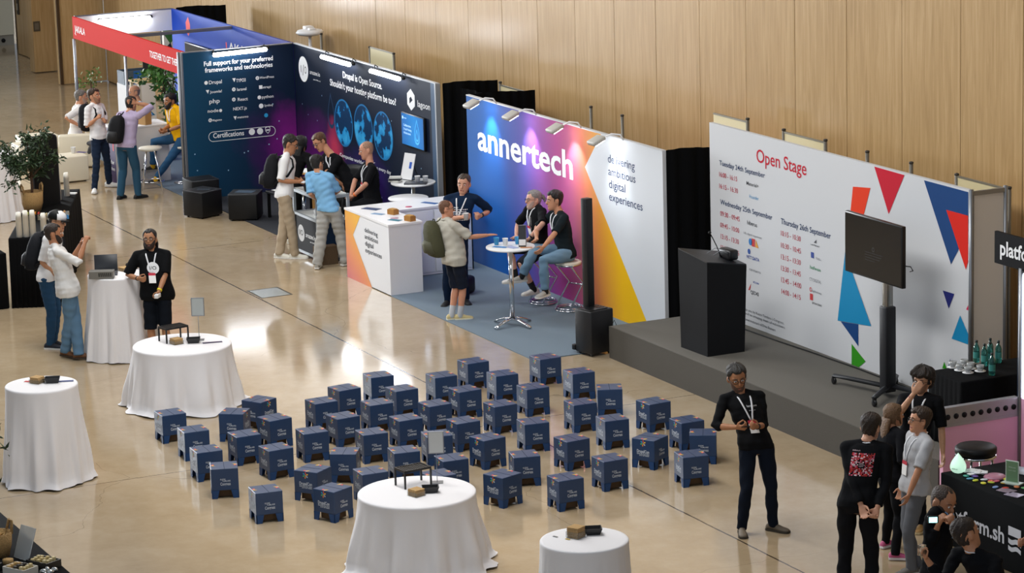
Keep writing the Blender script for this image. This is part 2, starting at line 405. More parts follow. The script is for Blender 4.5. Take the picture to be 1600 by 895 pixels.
# ---------------------------------------------------------------- printed walls
TX = {
    'side_head': [["Full support for your preferred",-1.391,2.244,1.23,0.074],["frameworks and technologies",-1.38,2.135,1.208,0.074]],
    'side_logos': [["Drupal",-1.319,1.934,0.229,0.058],["TYPO3",-0.835,1.926,0.169,0.053],["WordPress",-0.414,1.946,0.258,0.037],["Joomla!",-1.31,1.781,0.212,0.042],["laravel",-0.826,1.778,0.166,0.048],["strapi",-0.365,1.78,0.145,0.04],["php",-1.33,1.61,0.185,0.069],["React",-0.823,1.606,0.18,0.053],["python",-0.391,1.611,0.211,0.048],["node",-1.366,1.458,0.19,0.053],["NEXT.js",-0.912,1.454,0.242,0.05],["Symfony",-0.352,1.469,0.157,0.035],["Magento",-1.29,1.304,0.168,0.034],["matomo",-0.844,1.313,0.195,0.037]],
    'side_icons': [["i",-1.403,1.929,0.067,0.066],["i",-0.904,1.938,0.062,0.058],["i",-0.485,1.934,0.062,0.058],["i",-1.382,1.784,0.061,0.053],["i",-0.918,1.78,0.067,0.058],["i",-0.428,1.779,0.051,0.053],["i",-0.927,1.607,0.068,0.064],["i",-0.47,1.601,0.068,0.064],["i",-1.165,1.451,0.056,0.048],["i",-0.453,1.443,0.085,0.085],["i",-1.358,1.301,0.056,0.053],["i",-0.92,1.305,0.068,0.037],["i",-0.364,1.284,0.077,0.075]],
    'cert': [["Certifications",-1.291,1.02,0.551,0.08],["pill",-1.375,0.959,1.204,0.175],["c1",-0.658,1.004,0.119,0.112],["c2",-0.511,1.001,0.116,0.112],["sh",-0.361,1.003,0.105,0.112]],
    'back_head': [["Drupal is Open Source.",-10.676,2.161,1.611,0.105],["Shouldn't your hosting platform be too?",-11.246,1.971,2.722,0.106]],
    'back_small': [["Companies worldwide trust us every day",-10.942,0.831,2.115,0.057],["smartsheet",-11.086,0.682,0.463,0.047],["Novartis",-10.465,0.687,0.328,0.05],["Solutions",-8.951,0.7,0.281,0.049]],
    'back_brand': [["amazee.io",-12.128,2.06,0.453,0.07],["part of Mirantis",-11.973,1.973,0.314,0.022],["lagoon",-7.685,2.058,0.469,0.099]],
    'back_shapes': [["circle",-12.628,1.897,0.426,0.416],["g1",-11.095,1.029,0.772,0.771],["g2",-10.261,1.051,0.748,0.759],["g3",-9.456,1.035,0.726,0.748],["drop",-11.462,1.275,0.426,0.535],["hex",-8.071,1.967,0.295,0.329]],
    'io': [["I/O",-12.499,2.035,0.226,0.108]],
    'ann_logo': [["annertech",-5.273,1.745,3.094,0.342]],
    'ann_tag': [["delivering",-1.12,2.136,0.77,0.11],["ambitious",-1.115,1.965,0.778,0.11],["digital",-1.101,1.793,0.469,0.11],["experiences",-1.103,1.621,0.95,0.111]],
    'ann_white': [["a",-1.303,2.223,-0.508,0.033],["b",-0.082,0.209,0.428,0.033]],
    'cnt_tag': [["delivering",-4.886,0.79,0.474,0.065],["ambitious",-4.891,0.693,0.484,0.065],["digital",-4.887,0.592,0.306,0.065],["experiences",-4.887,0.494,0.595,0.065]],
    'cnt_poly': [["a",-5.028,0.833,-0.305,0.009],["b",-4.686,-0.006,-0.853,0.01]],
    'st_title': [["Open Stage",2.162,2.568,1.197,0.163]],
    'st_head': [["Tuesday 24th September",1.219,2.392,1.147,0.063],["Wednesday 25th September",1.231,1.887,1.303,0.064],["Thursday 26th September",2.742,1.876,1.169,0.069]],
    'st_times': [["16:00 - 16:15",1.215,2.244,0.454,0.06],["16:15 - 16:30",1.211,2.093,0.476,0.06],["09:30 - 09:45",1.227,1.737,0.495,0.06],["09:45 - 10:00",1.223,1.587,0.484,0.06],["13:15 - 13:30",1.23,1.439,0.463,0.06],["13:30 - 13:45",1.226,1.29,0.47,0.06],["13:45 - 14:00",1.222,1.144,0.478,0.06],["14:00 - 14:15",1.225,0.995,0.471,0.06],["10:15 - 10:30",2.739,1.727,0.474,0.062],["10:30 - 10:45",2.739,1.576,0.475,0.062],["13:15 - 13:30",2.737,1.43,0.472,0.062],["13:30 - 13:45",2.737,1.286,0.469,0.062],["13:45 - 14:00",2.738,1.139,0.476,0.062],["14:00 - 14:15",2.742,0.992,0.456,0.062]],
    'st_dark': [["Material+",1.906,2.24,0.302,0.044],["hiberus",1.912,1.734,0.246,0.052],["QED42",1.978,0.852,0.204,0.045],["SITEWORKS",3.471,0.997,0.22,0.025],["1xINTERNET",3.447,1.725,0.209,0.018]],
    'st_grey': [["LKL digital experience",1.819,1.599,0.446,0.028],["centarro",1.952,1.149,0.286,0.037],["CTI DIGITAL",3.411,1.279,0.273,0.039],["agileshop",3.473,1.149,0.219,0.027],["European",3.565,1.582,0.096,0.016],["Commission",3.565,1.566,0.116,0.016]],
    'st_foot': [["Brought to you by Kuoni Tumlare | Congress,",1.62,0.608,1.175,0.032],["and an amazing team of volunteers.",1.83,0.555,0.998,0.032],["Drupal is a registered trademark of Dries Buytaert",1.47,0.479,1.121,0.032]],
    'st_blue': [["NTT DATA",1.891,1.298,0.311,0.041],["ICON",2.046,1.002,0.139,0.022]],
    'st_sky': [["Hounder",1.974,2.082,0.231,0.044]],
    'st_green': [["hefwen",3.426,1.429,0.243,0.043]],
    'st_poly': [["orange",[4.415,2.589],[4.798,2.631],[4.61,2.197],[4.343,2.2]],["crimson",[4.883,2.897],[5.521,2.889],[5.189,2.381]],["navy",[5.925,2.889],[6.808,2.886],[6.811,2.448],[6.473,2.01]],["red",[6.378,2.619],[6.81,2.62],[6.813,2.098],[6.768,2.002]],["indigo",[6.309,1.681],[6.541,1.682],[6.429,1.492]],["cyan",[6.66,1.458],[6.819,1.276],[6.819,1.155],[6.492,1.158]],["pink",[6.816,1.606],[6.776,1.548],[6.817,1.544]],["cyan",[4.236,1.771],[4.806,0.975],[4.059,0.9]],["navy",[4.129,0.901],[4.522,0.942],[4.52,0.674]],["green",[4.37,0.676],[4.678,0.52],[4.472,0.38],[4.368,0.384]],["green",[6.343,0.858],[6.302,0.774],[6.395,0.785]],["navy",[6.462,0.916],[6.411,0.8],[6.519,0.805]],["pink",[5.094,0.518],[5.166,0.468],[5.094,0.385]]],
    'jak': [["JAKALA",-18.906,2.274,0.616,0.108],["TOGETHER TO GET THERE",-14.657,2.277,1.484,0.091]],
    'jakback': [["J",-16.141,2.044,0.097,0.149],["AKALA",-15.946,2.069,1.286,0.137]],
    'tvio': [["TV",-8.229,1.428,0.862,0.504],["txt",-8.111,1.693,0.215,0.024]],
    'plat': [["platform.sh",9.83,0.327,1.064,0.128],["logo",10.92,0.315,0.217,0.194]],
    'fasc': [["platform.sh",8.228,2.483,1.008,0.103],["board",8.116,2.387,0.545,0.347]],
}
def grad_mat():
    m, nt, b = node_mat('gradient_print', 0.6, 0.22)
    tc = N(nt, 'ShaderNodeTexCoord'); sx = N(nt, 'ShaderNodeSeparateXYZ'); nt.links.new(tc.outputs['Object'], sx.inputs[0])
    f = math_n(nt, 'DIVIDE', math_n(nt, 'ADD', sx.outputs[0], math_n(nt, 'MULTIPLY', sx.outputs[2], 0.12)), 6.2)
    cr = N(nt, 'ShaderNodeValToRGB')
    ramp_set(cr, [(0.0, '#0A5AA6'), (0.20, '#125AAA'), (0.34, '#514A9C'), (0.44, '#86408F'), (0.52, '#AC3C86'), (0.58, '#B0527A'), (0.64, '#C26452'), (0.70, '#D98E3C'), (0.79, '#F1BA12'), (1.0, '#F6C600')])
    nt.links.new(f, cr.inputs[0]); nt.links.new(cr.outputs[0], b.inputs['Base Color'])
    return m
def counter_grad():
    m, nt, b = node_mat('orange_print', 0.45, 0.4)
    tc = N(nt, 'ShaderNodeTexCoord'); sx = N(nt, 'ShaderNodeSeparateXYZ'); nt.links.new(tc.outputs['Object'], sx.inputs[0])
    f = math_n(nt, 'ADD', math_n(nt, 'MULTIPLY', sx.outputs[2], 0.75), math_n(nt, 'MULTIPLY', sx.outputs[0], 0.45))
    cr = N(nt, 'ShaderNodeValToRGB'); ramp_set(cr, [(0.0, '#C85A62'), (0.3, '#DD7A44'), (0.6, '#EA9A20'), (0.9, '#F3B400')])
    nt.links.new(f, cr.inputs[0]); nt.links.new(cr.outputs[0], b.inputs['Base Color'])
    return m
def galaxy_mat(name, base, c1, rad, side, teal=None):
    m, nt, b = node_mat(name, 0.6, 0.22)
    tc = N(nt, 'ShaderNodeTexCoord'); sx = N(nt, 'ShaderNodeSeparateXYZ'); nt.links.new(tc.outputs['Object'], sx.inputs[0])
    u = sx.outputs[1] if side else sx.outputs[0]
    nz = N(nt, 'ShaderNodeTexNoise', Scale=1.6, Detail=6.0, Roughness=0.6); nt.links.new(tc.outputs['Object'], nz.inputs['Vector'])
    def blob(cu, cz, ru, rz):
        a = math_n(nt, 'POWER', math_n(nt, 'DIVIDE', math_n(nt, 'SUBTRACT', u, cu), ru), 2.0)
        c = math_n(nt, 'POWER', math_n(nt, 'DIVIDE', math_n(nt, 'SUBTRACT', sx.outputs[2], cz), rz), 2.0)
        d = math_n(nt, 'SUBTRACT', 1.35, math_n(nt, 'ADD', math_n(nt, 'SQRT', math_n(nt, 'ADD', a, c)), nz.outputs['Fac']))
        n_ = N(nt, 'ShaderNodeMapRange'); n_.inputs[1].default_value = 0.0; n_.inputs[2].default_value = 0.75; nt.links.new(d, n_.inputs[0])
        return n_.outputs[0]
    col = lin(base)
    if teal:
        t_ = N(nt, 'ShaderNodeMapRange'); t_.inputs[1].default_value = teal[1]; t_.inputs[2].default_value = teal[2]; nt.links.new(u, t_.inputs[0])
        col = mix_n(nt, t_.outputs[0], lin(teal[0]), lin(base))
    for c, cu, cz, ru, rz in c1: col = mix_n(nt, blob(cu, cz, ru, rz), col, lin(c))
    nt.links.new(col, b.inputs['Base Color'])
    return m
def globe_mat(seed):
    m, nt, b = node_mat('globe_print', 0.6, 0.22)
    tc = N(nt, 'ShaderNodeTexCoord'); mp = N(nt, 'ShaderNodeMapping'); mp.inputs['Location'].default_value = (seed, seed * 2, seed); nt.links.new(tc.outputs['Object'], mp.inputs[0])
    nz = N(nt, 'ShaderNodeTexNoise', Scale=3.4, Detail=5.0, Roughness=0.55); nt.links.new(mp.outputs[0], nz.inputs['Vector'])
    cr = N(nt, 'ShaderNodeValToRGB'); ramp_set(cr, [(0.0, '#062A4E'), (0.49, '#08365F'), (0.51, '#1E8FD4'), (0.62, '#3FB2EA'), (1.0, '#BFE3F4')])
    nt.links.new(nz.outputs['Fac'], cr.inputs[0]); nt.links.new(cr.outputs[0], b.inputs['Base Color'])
    return m
LT = M['letter']; TEAL = mat('#2AA3DE', 0.5)

def tube_light(name, label, a, b_, arm, group):
    """fluorescent fitting on a short bracket in front of a wall top; arm = vector from the tube back to the wall"""
    a, b_, arm = Vector(a), Vector(b_), Vector(arm); c = (a + b_) / 2; d = (b_ - a).normalized()
    r = thing(name, label, 'lamp', c, 0, group)
    mb = MB(); mb.tube([a - c, b_ - c], 0.035, 10, round_=True); mb.build('tube', M['lamp'], r)
    mb = MB(); hb_ = Vector((arm.x, arm.y, 0)).normalized() * .05 + Vector((0, 0, .012)); mb.tube([a - c + hb_ - d * .02, b_ - c + hb_ + d * .08], 0.026, 8)
    mb.build('housing', M['bplastic'], r)
    for q in (a, b_): mb = MB(); mb.tube([q - c + hb_, q - c + arm * .6 + Vector((0, 0, .06)), q - c + arm], 0.011, 6); mb.build('bracket', M['bplastic'], r)
    return r

# -- navy stand: side wall and back wall
r = thing('printed_wall', 'navy side wall printed with technology logos and a certifications badge', 'printed wall', (-12.83, -1.76, 0))
mb = MB(); mb.box(-0.05, 0, 0, 0, 1.97, 2.5)
mb.build('panel', galaxy_mat('side_print', '#0A1E38', [('#4A1560', 1.75, 0.75, 1.1, 1.0), ('#8A1C86', 1.95, 0.9, .75, 0.75)], 1, True, ('#0E4463', 0.0, 1.5)), r)
mb = MB(); mb.box(-.06, -.03, 0, .005, 0, 2.5); mb.box(-.055, 0, 2.49, .004, 1.97, 2.505); mb.build('edge_profile', M['alu'], r)
o_ = (-12.83, 0, 0); P0 = Vector((12.83, 1.76, 0))
def side_part(name, fn, m):
    mb = MB(); fn(mb); mb.v = [tuple(Vector(v) + P0) for v in mb.v]; mb.build(name, m, r)
side_part('heading_lettering', lambda q: letters(q, TX['side_head'], o_, Y, Z3, X, 0.02), LT)
side_part('logo_lettering', lambda q: letters(q, TX['side_logos'], o_, Y, Z3, X, 0.012), LT)
def icons(q):
    for i, (_, a, b_, wd, h) in enumerate(TX['side_icons'][:-1]):
        c = (a + wd / 2, b_ + h / 2)
        if i in (1, 3, 11): flat(q, [(c[0] - .03, c[1] + .03), (c[0] + .03, c[1] + .03), (c[0] + .005, c[1] - .035)], o_, Y, Z3, X, .002)
        elif i in (5,): flat(q, [(c[0] - .03, c[1] - .03), (c[0] + .03, c[1] - .03), (c[0] + .03, c[1] + .03), (c[0] - .03, c[1] + .03)], o_, Y, Z3, X, .002)
        elif i in (2, 4, 6, 10): ring_prism(q, .017, .032, c, o_, Y, Z3, X, .002, 20); disc(q, .01, c, o_, Y, Z3, X, .002, 10)
        else: disc(q, max(wd, h) * .48, c, o_, Y, Z3, X, .002, 20)
side_part('logo_emblems', icons, LT)
a = TX['side_icons'][-1]; side_part('round_emblem', lambda q: disc(q, .035, (a[1] + .035, a[2] + .035), o_, Y, Z3, X, .002), TEAL)
def pill(q):
    _, a, b_, wd, h = TX['cert'][1]; h = .17; rr = h / 2; n = 14; out = []; inn = []
    for rad, lst in ((rr, out), (rr - .009, inn)):
        for j in range(n + 1): t = PI / 2 + PI * j / n; lst.append((a + rr + rad * math.cos(t), b_ + rr + rad * math.sin(t)))
        for j in range(n + 1): t = -PI / 2 + PI * j / n; lst.append((a + wd - rr + rad * math.cos(t), b_ + rr + rad * math.sin(t)))
    k = len(out); V = [Vector(o_) + Vector(Y) * p[0] + Vector(Z3) * p[1] + Vector(X) * .002 for p in out + inn]
    q.add(V, [(i, (i + 1) % k, (i + 1) % k + k, i + k) for i in range(k)])
    letters(q, TX['cert'][:1], o_, Y, Z3, X, .015)
    for i in (2, 3): _, a2, b2, w2, h2 = TX['cert'][i]; disc(q, .055, (a2 + .06, b2 + .058), o_, Y, Z3, X, .002)
    c = (TX['cert'][4][1] + .05, TX['cert'][4][2] + .06); s = [(-.045, .05), (0, .065), (.045, .05), (.045, -.01), (0, -.06), (-.045, -.01)]
    V = [Vector(o_) + Vector(Y) * (c[0] + p[0] * f) + Vector(Z3) * (c[1] + p[1] * f) + Vector(X) * .002 for f in (1, .8) for p in s]
    q.add(V, [(i, (i + 1) % 6, (i + 1) % 6 + 6, i + 6) for i in range(6)])
    flat(q, [(c[0] - .03, c[1] - .008), (c[0] + .03, c[1] - .008), (c[0] + .03, c[1] + .014), (c[0] - .03, c[1] + .014)], o_, Y, Z3, X, .002)
side_part('certification_badge', pill, LT)
def stars1(q):
    for yy, zz in ((-1.63, .78), (-1.6, .5), (-.75, .72), (-.68, .74), (-.3, .82), (-1.05, .45), (-.2, 1.5), (-.1, 1.2), (-.15, .9)): disc(q, .012, (yy, zz), o_, Y, Z3, X, .002, 8)
side_part('star_dots', stars1, mat('#9FC4DC', .6))
tube_light('wall_lamp', 'lit fluorescent lamp over the technology logos', (-12.72, -1.23, 2.43), (-12.72, -0.33, 2.45), (-.1, 0, .03), 'fluorescent lamps of the navy stand')

r = thing('printed_wall', 'long navy back wall printed with three globes and white headlines', 'printed wall', (-12.83, 0.22, 0))
mb = MB(); mb.box(0, 0, 0, 5.84, 0.05, 2.5)
mb.build('panel', galaxy_mat('globe_wall_print', '#0C1A30', [('#5E1668', 0.9, 0.7, 1.9, 1.1), ('#3A1F72', 3.0, 0.5, 1.6, .8), ('#C23A5A', 1.7, .9, .5, .75)], 1, False), r)
mb = MB(); mb.box(5.84, -.02, 0, 5.88, 0.06, 2.5); mb.box(0, -.004, 2.49, 5.84, .055, 2.505); mb.build('edge_profile', mat('#B9BEC4', .4, .5), r)
mb = MB(); mb.box(5.66, -.004, 0, 5.84, 0.0, 2.49); mb.build('blue_strip', mat('#15456B', .45), r)
o_ = (0, 0, 0); NY = (0, -1, 0); off = lambda rows, dx: [[s, a + dx, b_, w_, h_] for s, a, b_, w_, h_ in rows]
def bw(name, fn, m):
    mb = MB(); fn(mb); return mb.build(name, m, r)
bw('headline_lettering', lambda q: letters(q, off(TX['back_head'], 12.83), o_, X, Z3, NY, .02), LT)
bw('customer_lettering', lambda q: letters(q, off(TX['back_small'], 12.83), o_, X, Z3, NY, .012), LT)
bw('brand_lettering', lambda q: letters(q, off(TX['back_brand'], 12.83), o_, X, Z3, NY, .008), LT)
e = bw('round_emblem', lambda q: disc(q, .215, (.42, 2.105), o_, X, Z3, NY), LT)
mb = MB(); letters(mb, [['I', .31, 2.04, .02, .12], ['/', .385, 2.0, .07, .18], ['O', .475, 2.04, .09, .12]], o_, X, Z3, NY, 0.0, lift=.006); mb.build('emblem_lettering', M['black'], r)
def hexa(q):
    cx, cz = 4.9, 2.135
    for k in range(3):
        A = [(0, .17), (-.145, .085), (-.145, -.085), (0, -.17), (.145, -.085), (.145, .085)]
        f = [[A[0], A[1], (-.06, .02), (0, .05)], [A[1], A[2], A[3], (-.06, -.06), (-.06, .02)], [A[3], A[4], A[5], A[0], (0, .05), (.06, .0), (-.055, -.065)]][k]
        flat(q, [(cx + p[0], cz + p[1]) for p in f], o_, X, Z3, NY, .003)
bw('hexagon_emblem', hexa, LT)
for i, sd in ((1, 1.3), (2, 5.1), (3, 9.7)):
    g = TX['back_shapes'][i]; c = (g[1] + 12.83 + .375, g[2] + .38)
    mb = MB(); disc(mb, .372, (0, 0), o_, X, Z3, NY, .003, 40); gl = mb.build('globe_print', globe_mat(sd), r, (c[0], 0, c[1]))
    mb = MB(); ring_prism(mb, .365, .392, (0, 0), o_, X, Z3, NY, .004, 40); mb.build('globe_rim', mat('#1779B8', .5), gl)
def drop_pts(h, w_, n=28):
    P = []
    for j in range(n):
        t = 2 * PI * j / n; P.append((w_ * math.sin(t) * (math.sin(t / 2) ** 1.3), -h * math.cos(t)))
    return P
def drop(q, cx, cz, h, w_, f0=1.0, f1=.8, lift=.003):
    A = drop_pts(h, w_); k = len(A)
    V = [(cx + p[0] * f, -lift, cz - p[1] * f * 1.0) for f in (f0, f1) for p in A]
    q.add(V, [(i, (i + 1) % k, (i + 1) % k + k, i + k) for i in range(k)])
bw('drop_emblem', lambda q: drop(q, 1.58, 1.55, .3, .2), mat('#123C60', .5))
def stars2(q):
    for a, zz in ((.3, 1.5), (.55, 1.35), (.95, 1.3), (.4, .95), (1.2, 1.75), (5.2, 1.1), (4.1, 1.7), (3.6, .4)): disc(q, .012, (a, zz), o_, X, Z3, NY, .002, 8)
bw('star_dots', stars2, mat('#9FC4DC', .6))
tube_light('wall_lamp', 'lit fluorescent lamp left above the open source headline', (-11.25, 0.1, 2.45), (-10.1, 0.1, 2.45), (0, .12, .05), 'fluorescent lamps of the navy stand')
tube_light('wall_lamp', 'lit fluorescent lamp right above the open source headline', (-9.2, 0.1, 2.45), (-8.1, 0.1, 2.45), (0, .12, .05), 'fluorescent lamps of the navy stand')
# wall screen
r = thing('wall_screen', 'flat screen on the navy wall showing a blue drop', 'screen', (-8.23, 0.17, 1.4))
mb = MB(); mb.box(0, 0, 0, .86, .04, .52, 0, .006); mb.build('casing', M['bplastic'], r)
def scr():
    m, nt, b = node_mat('screen_picture', .3); tc = N(nt, 'ShaderNodeTexCoord'); sx = N(nt, 'ShaderNodeSeparateXYZ'); nt.links.new(tc.outputs['Object'], sx.inputs[0])
    cr = N(nt, 'ShaderNodeValToRGB'); ramp_set(cr, [(0, '#0A5FA8'), (.5, '#0F7CC4'), (1, '#0B4F96')]); nt.links.new(sx.outputs[0], cr.inputs[0])
    nt.links.new(cr.outputs[0], b.inputs['Base Color']); nt.links.new(cr.outputs[0], b.inputs['Emission Color']); b.inputs['Emission Strength'].default_value = .55
    return m
mb = MB(); flat(mb, [(.015, .02), (.845, .02), (.845, .505), (.015, .505)], o_, X, Z3, NY, .002); mb.build('display', scr(), r)
SL = mat('#BFE4F8', .5, emit=.6)
mb = MB(); drop(mb, .6, .27, .2, .14, 1, .84, .004); drop(mb, .6, .22, .1, .08, 1, .7, .004); mb.build('drop_picture', mat('#4DB6EE', .5, emit=.5), r)
mb = MB(); letters(mb, [['Collaborative', .09, .31, .28, .035], ['Drupal Hosting', .09, .25, .3, .035], ['Infrastructure', .09, .19, .27, .035], ['amazee', .11, .43, .1, .02]], o_, X, Z3, NY, .01, lift=.004); disc(mb, .025, (.07, .44), o_, X, Z3, NY, .004, 12); mb.build('screen_lettering', SL, r)

# -- gradient stand
r = thing('printed_wall', 'long wall printed with a blue to yellow gradient and large white lettering', 'printed wall', (-5.64, 0.11, 0))
mb = MB(); mb.box(0, 0, 0, 6.05, 0.05, 2.5); mb.build('panel', grad_mat(), r)
mb = MB(); flat(mb, [(4.34, 2.5), (6.05, 2.5), (6.05, 0), (5.66, 0), (3.83, 1.97)], o_, X, Z3, NY, .002); mb.build('white_field', mat('#D5D9DE', .65, spec=.2), r)
mb = MB(); letters(mb, [[s_, a + 5.64, b_, w_, h_ * 1.08] for s_, a, b_, w_, h_ in TX['ann_logo']], o_, X, Z3, NY, .022, lift=.004); mb.build('logo_lettering', LT, r)
mb = MB(); letters(mb, off(TX['ann_tag'], 5.64), o_, X, Z3, NY, .004, lift=.005); mb.build('slogan_lettering', mat('#0F2F5C', .6), r)
mb = MB(); mb.box(0, -.004, 2.49, 6.05, .055, 2.505); mb.box(6.05, -.002, 0, 6.06, .05, 2.5); mb.build('edge_profile', mat('#C9CCD0', .5, .2), r)
for x, l in ((-4.72, 'white spotlight over the blue part of the gradient wall'), (-3.41, 'white spotlight over the purple part of the gradient wall'), (-2.02, 'white spotlight over the pink part of the gradient wall'), (-0.78, 'white spotlight over the white slogan field')):
    r = thing('wall_spotlight', l, 'lamp', (x, 0.09, 2.5), 0, 'spotlights of the gradient wall')
    mb = MB(); mb.tube([(0.12, .02, 0.0), (.1, -.02, .07), (.0, -.1, .075), (-.02, -.22, .03)], .012, 8); mb.build('arm', M['white'], r)
    Mh = Matrix.Translation((-.05, -.30, 0)) @ Matrix.Rotation(.45, 4, 'X')
    mb = MB(); mb.box(-.11, -.1, -.03, .11, .1, .03, 0, .02, Mh); mb.build('head', mat('#B9B6AE', .5), r)
    mb = MB(); mb.box(-.085, -.075, -.036, .085, .075, -.0305, 0, 0, Mh); mb.build('lens', M['lamp'], r)
    l_ = D.lights.new('spot_beam', 'SPOT'); l_.energy = 75 if x < -1 else 38; l_.spot_size = 1.25; l_.spot_blend = .9; l_.shadow_soft_size = .03; l_.color = (.88, .95, 1)
    lo = D.objects.new('spot_beam', l_); COL.objects.link(lo); lo.parent = r; lo.location = (-.05, -.29, -.06); lo.rotation_euler = Vector((0, .30, -.52)).to_track_quat('-Z', 'Y').to_euler()

# counter of the gradient stand (an L of two arms)
r = thing('reception_counter', 'white L shaped counter with orange print and dark slogan', 'counter', (-5.61, -1.9, 0))
mb = MB()
mb.box(0, 0, 0, 1.6, .02, 1.0); mb.box(1.58, .02, 0, 1.6, .5, 1.0); mb.box(0, .02, 0, .02, 1.75, 1.0)
mb.box(.60, .5, 0.02, .62, 1.75, 1.0); mb.box(.02, 1.73, 0, .62, 1.75, 1.0); mb.box(.62, .48, 0.5, 1.58, .5, .52); mb.box(.62, .05, .5, 1.58, .48, .52)
mb.build('body', mat('#E6E8EC', .4), r)
mb = MB(); A = [(-.01, -.01), (1.61, -.01), (1.61, .52), (.64, .52), (.64, 1.77), (-.01, 1.77)]
mb.prism(A, (0, 0, 1.0), X, Y, Z3, .03); mb.build('counter_top', mat('#F0F1F3', .35), r)
mb = MB(); flat(mb, [(0, 0), (0, 1.0), (.58, 1.0), (.28, .67), (.92, 0)], o_, X, Z3, NY, .003); mb.build('orange_field', counter_grad(), r)
mb = MB(); letters(mb, off(TX['cnt_tag'], 5.61), o_, X, Z3, NY, .012, lift=.004); mb.build('slogan_lettering', mat('#33363C', .6), r)
for k in range(2):
    mb = MB(); mb.box(.62, .54 + .6 * k, .06, .64, 1.12 + .6 * k, .97, 0, .003); d_ = mb.build('door', mat('#E2E5EA', .4), r)
    mb = MB(); mb.lathe([(.012, 0), (.012, .015)], 10, M4=Matrix.Translation((.64, .62 + .6 * k, .82)) @ Matrix.Rotation(PI / 2, 4, 'Y')); mb.box(.65, .61 + .6 * k, .74, .655, .63 + .6 * k, .82); mb.build('key', M['alu'], d_)
def on_counter(name, label, cat, x, y, fn, mats, group=None):
    mb = MB(); fn(mb); o = mb.build(name, mats, None, (x, y, 1.031)); tag(o, label, cat, group); return o
for x, y, w_, d2, c, nm, l in ((-5.28, -1.62, .28, .14, '#24406E', 'leaflet', 'dark blue leaflet at the orange end of the white counter'), (-4.95, -1.45, .12, .1, '#D98A4A', 'sticker', 'orange round sticker behind the slogan counter front'), (-5.12, -1.1, .1, .08, '#D0577C', 'sticker', 'pink round sticker on the white counter arm'),
                          (-4.85, -1.7, .2, .09, '#7FA3C8', 'leaflet', 'pale blue leaflet on the white counter'), (-4.42, -1.63, .12, .1, '#C9A0B0', 'sticker', 'pale pink sticker between the two wooden boxes'), (-4.28, -1.68, .2, .1, '#2F7E93', 'leaflet', 'teal leaflet in front of the wooden box'), (-5.22, -0.72, .26, .1, '#2C5E9E', 'leaflet', 'blue leaflet far back on the counter arm'), (-5.18, -0.4, .14, .08, '#C88A3A', 'leaflet', 'amber card at the back of the counter arm')):
    if nm == 'sticker': on_counter(nm, l, 'sticker', x, y, lambda q: q.lathe([(w_ / 2, 0), (w_ / 2, .003)], 18), mat(c, .5))
    else: on_counter(nm, l, 'leaflet', x, y, lambda q: q.box(-w_ / 2, -d2 / 2, 0, w_ / 2, d2 / 2, .004, 0, .0015, Matrix.Rotation(.5, 4, 'Z')), mat(c, .5))
for x, y, l in ((-4.72, -1.52, 'small wooden box left of the stickers on the white counter'), (-4.12, -1.52, 'small wooden box at the right end of the white counter')):
    t = thing('card_box', l, 'box', (x, y, 1.031), .3, 'wooden boxes on the white counter')
    mb = MB(); mb.box(-.07, -.05, 0, .07, .05, .012); mb.box(-.07, -.05, .012, -.06, .05, .07); mb.box(.06, -.05, .012, .07, .05, .07); mb.box(-.06, -.05, .012, .06, -.042, .07); mb.box(-.06, .042, .012, .06, .05, .07); mb.build('case', mat('#A8742F', .6), t)
    mb = MB(); mb.box(-.055, -.038, .013, .055, .038, .082); mb.build('cards', mat('#C79A55', .8), t)
mb = MB(); mb.box(-.2, -.16, 0, .2, .16, .26, 0, .06); mb.tube([(-.12, -.1, .24), (0, -.12, .34), (.12, -.1, .24)], .014, 6)
tag(mb.build('shoulder_bag', M['blackleather'], None, (-3.62, -1.02, .013), .5), 'black bag on the carpet beside the white counter', 'bag')

# -- stage wall
r = thing('printed_wall', 'white stage wall with a red heading, a timetable and coloured triangles', 'printed wall', (0.97, 0.5, 0.42))
mb = MB(); mb.box(0, 0, 0, 5.87, 0.05, 2.49); mb.build('panel', mat('#CFD1D4', .65, spec=.2), r)
sh = lambda rows: [[s, a - .97, b_ - .42, w_, h_] for s, a, b_, w_, h_ in rows]
def sp(name, key, m, bold): mb = MB(); letters(mb, sh(TX[key]), o_, X, Z3, NY, bold, lift=.003); mb.build(name, m, r)
sp('heading_lettering', 'st_title', mat('#C0102C', .7, spec=.12), .006)
sp('day_lettering', 'st_head', mat('#14305C', .7, spec=.12), .009)
sp('time_lettering', 'st_times', mat('#B8293F', .6), .006)
sp('dark_lettering', 'st_dark', mat('#3A3C42', .6), .012); sp('grey_lettering', 'st_grey', mat('#7B7D83', .6), .0); sp('footer_lettering', 'st_foot', mat('#55575E', .6), .0)
sp('blue_lettering', 'st_blue', mat('#1B3F94', .6), .02); sp('sky_lettering', 'st_sky', mat('#2F93C8', .6), .0); sp('green_lettering', 'st_green', mat('#3F8A63', .6), .01)
PC = dict(orange='#E23A12', crimson='#C4142E', navy='#0F3F78', red='#D8200E', indigo='#141C72', cyan='#1287B8', pink='#D8174F', green='#2F8F16')
for row in TX['st_poly']:
    mb = MB(); flat(mb, [(a - .97, b_ - .42) for a, b_ in row[1:]], o_, X, Z3, NY, .003 if row[0] not in ('red', 'cyan') else .005); mb.build('triangle_print', mat(PC[row[0]], .7, spec=.12), r)
mb = MB(); disc(mb, .035, (.98, .97), o_, X, Z3, NY, .003, 20); mb.build('round_emblem', mat('#1B4FA0', .5), r)
mb = MB(); disc(mb, .045, (1.02, 1.1), o_, X, Z3, NY, .003, 20); mb.build('round_emblem', mat('#1272B8', .5), r)
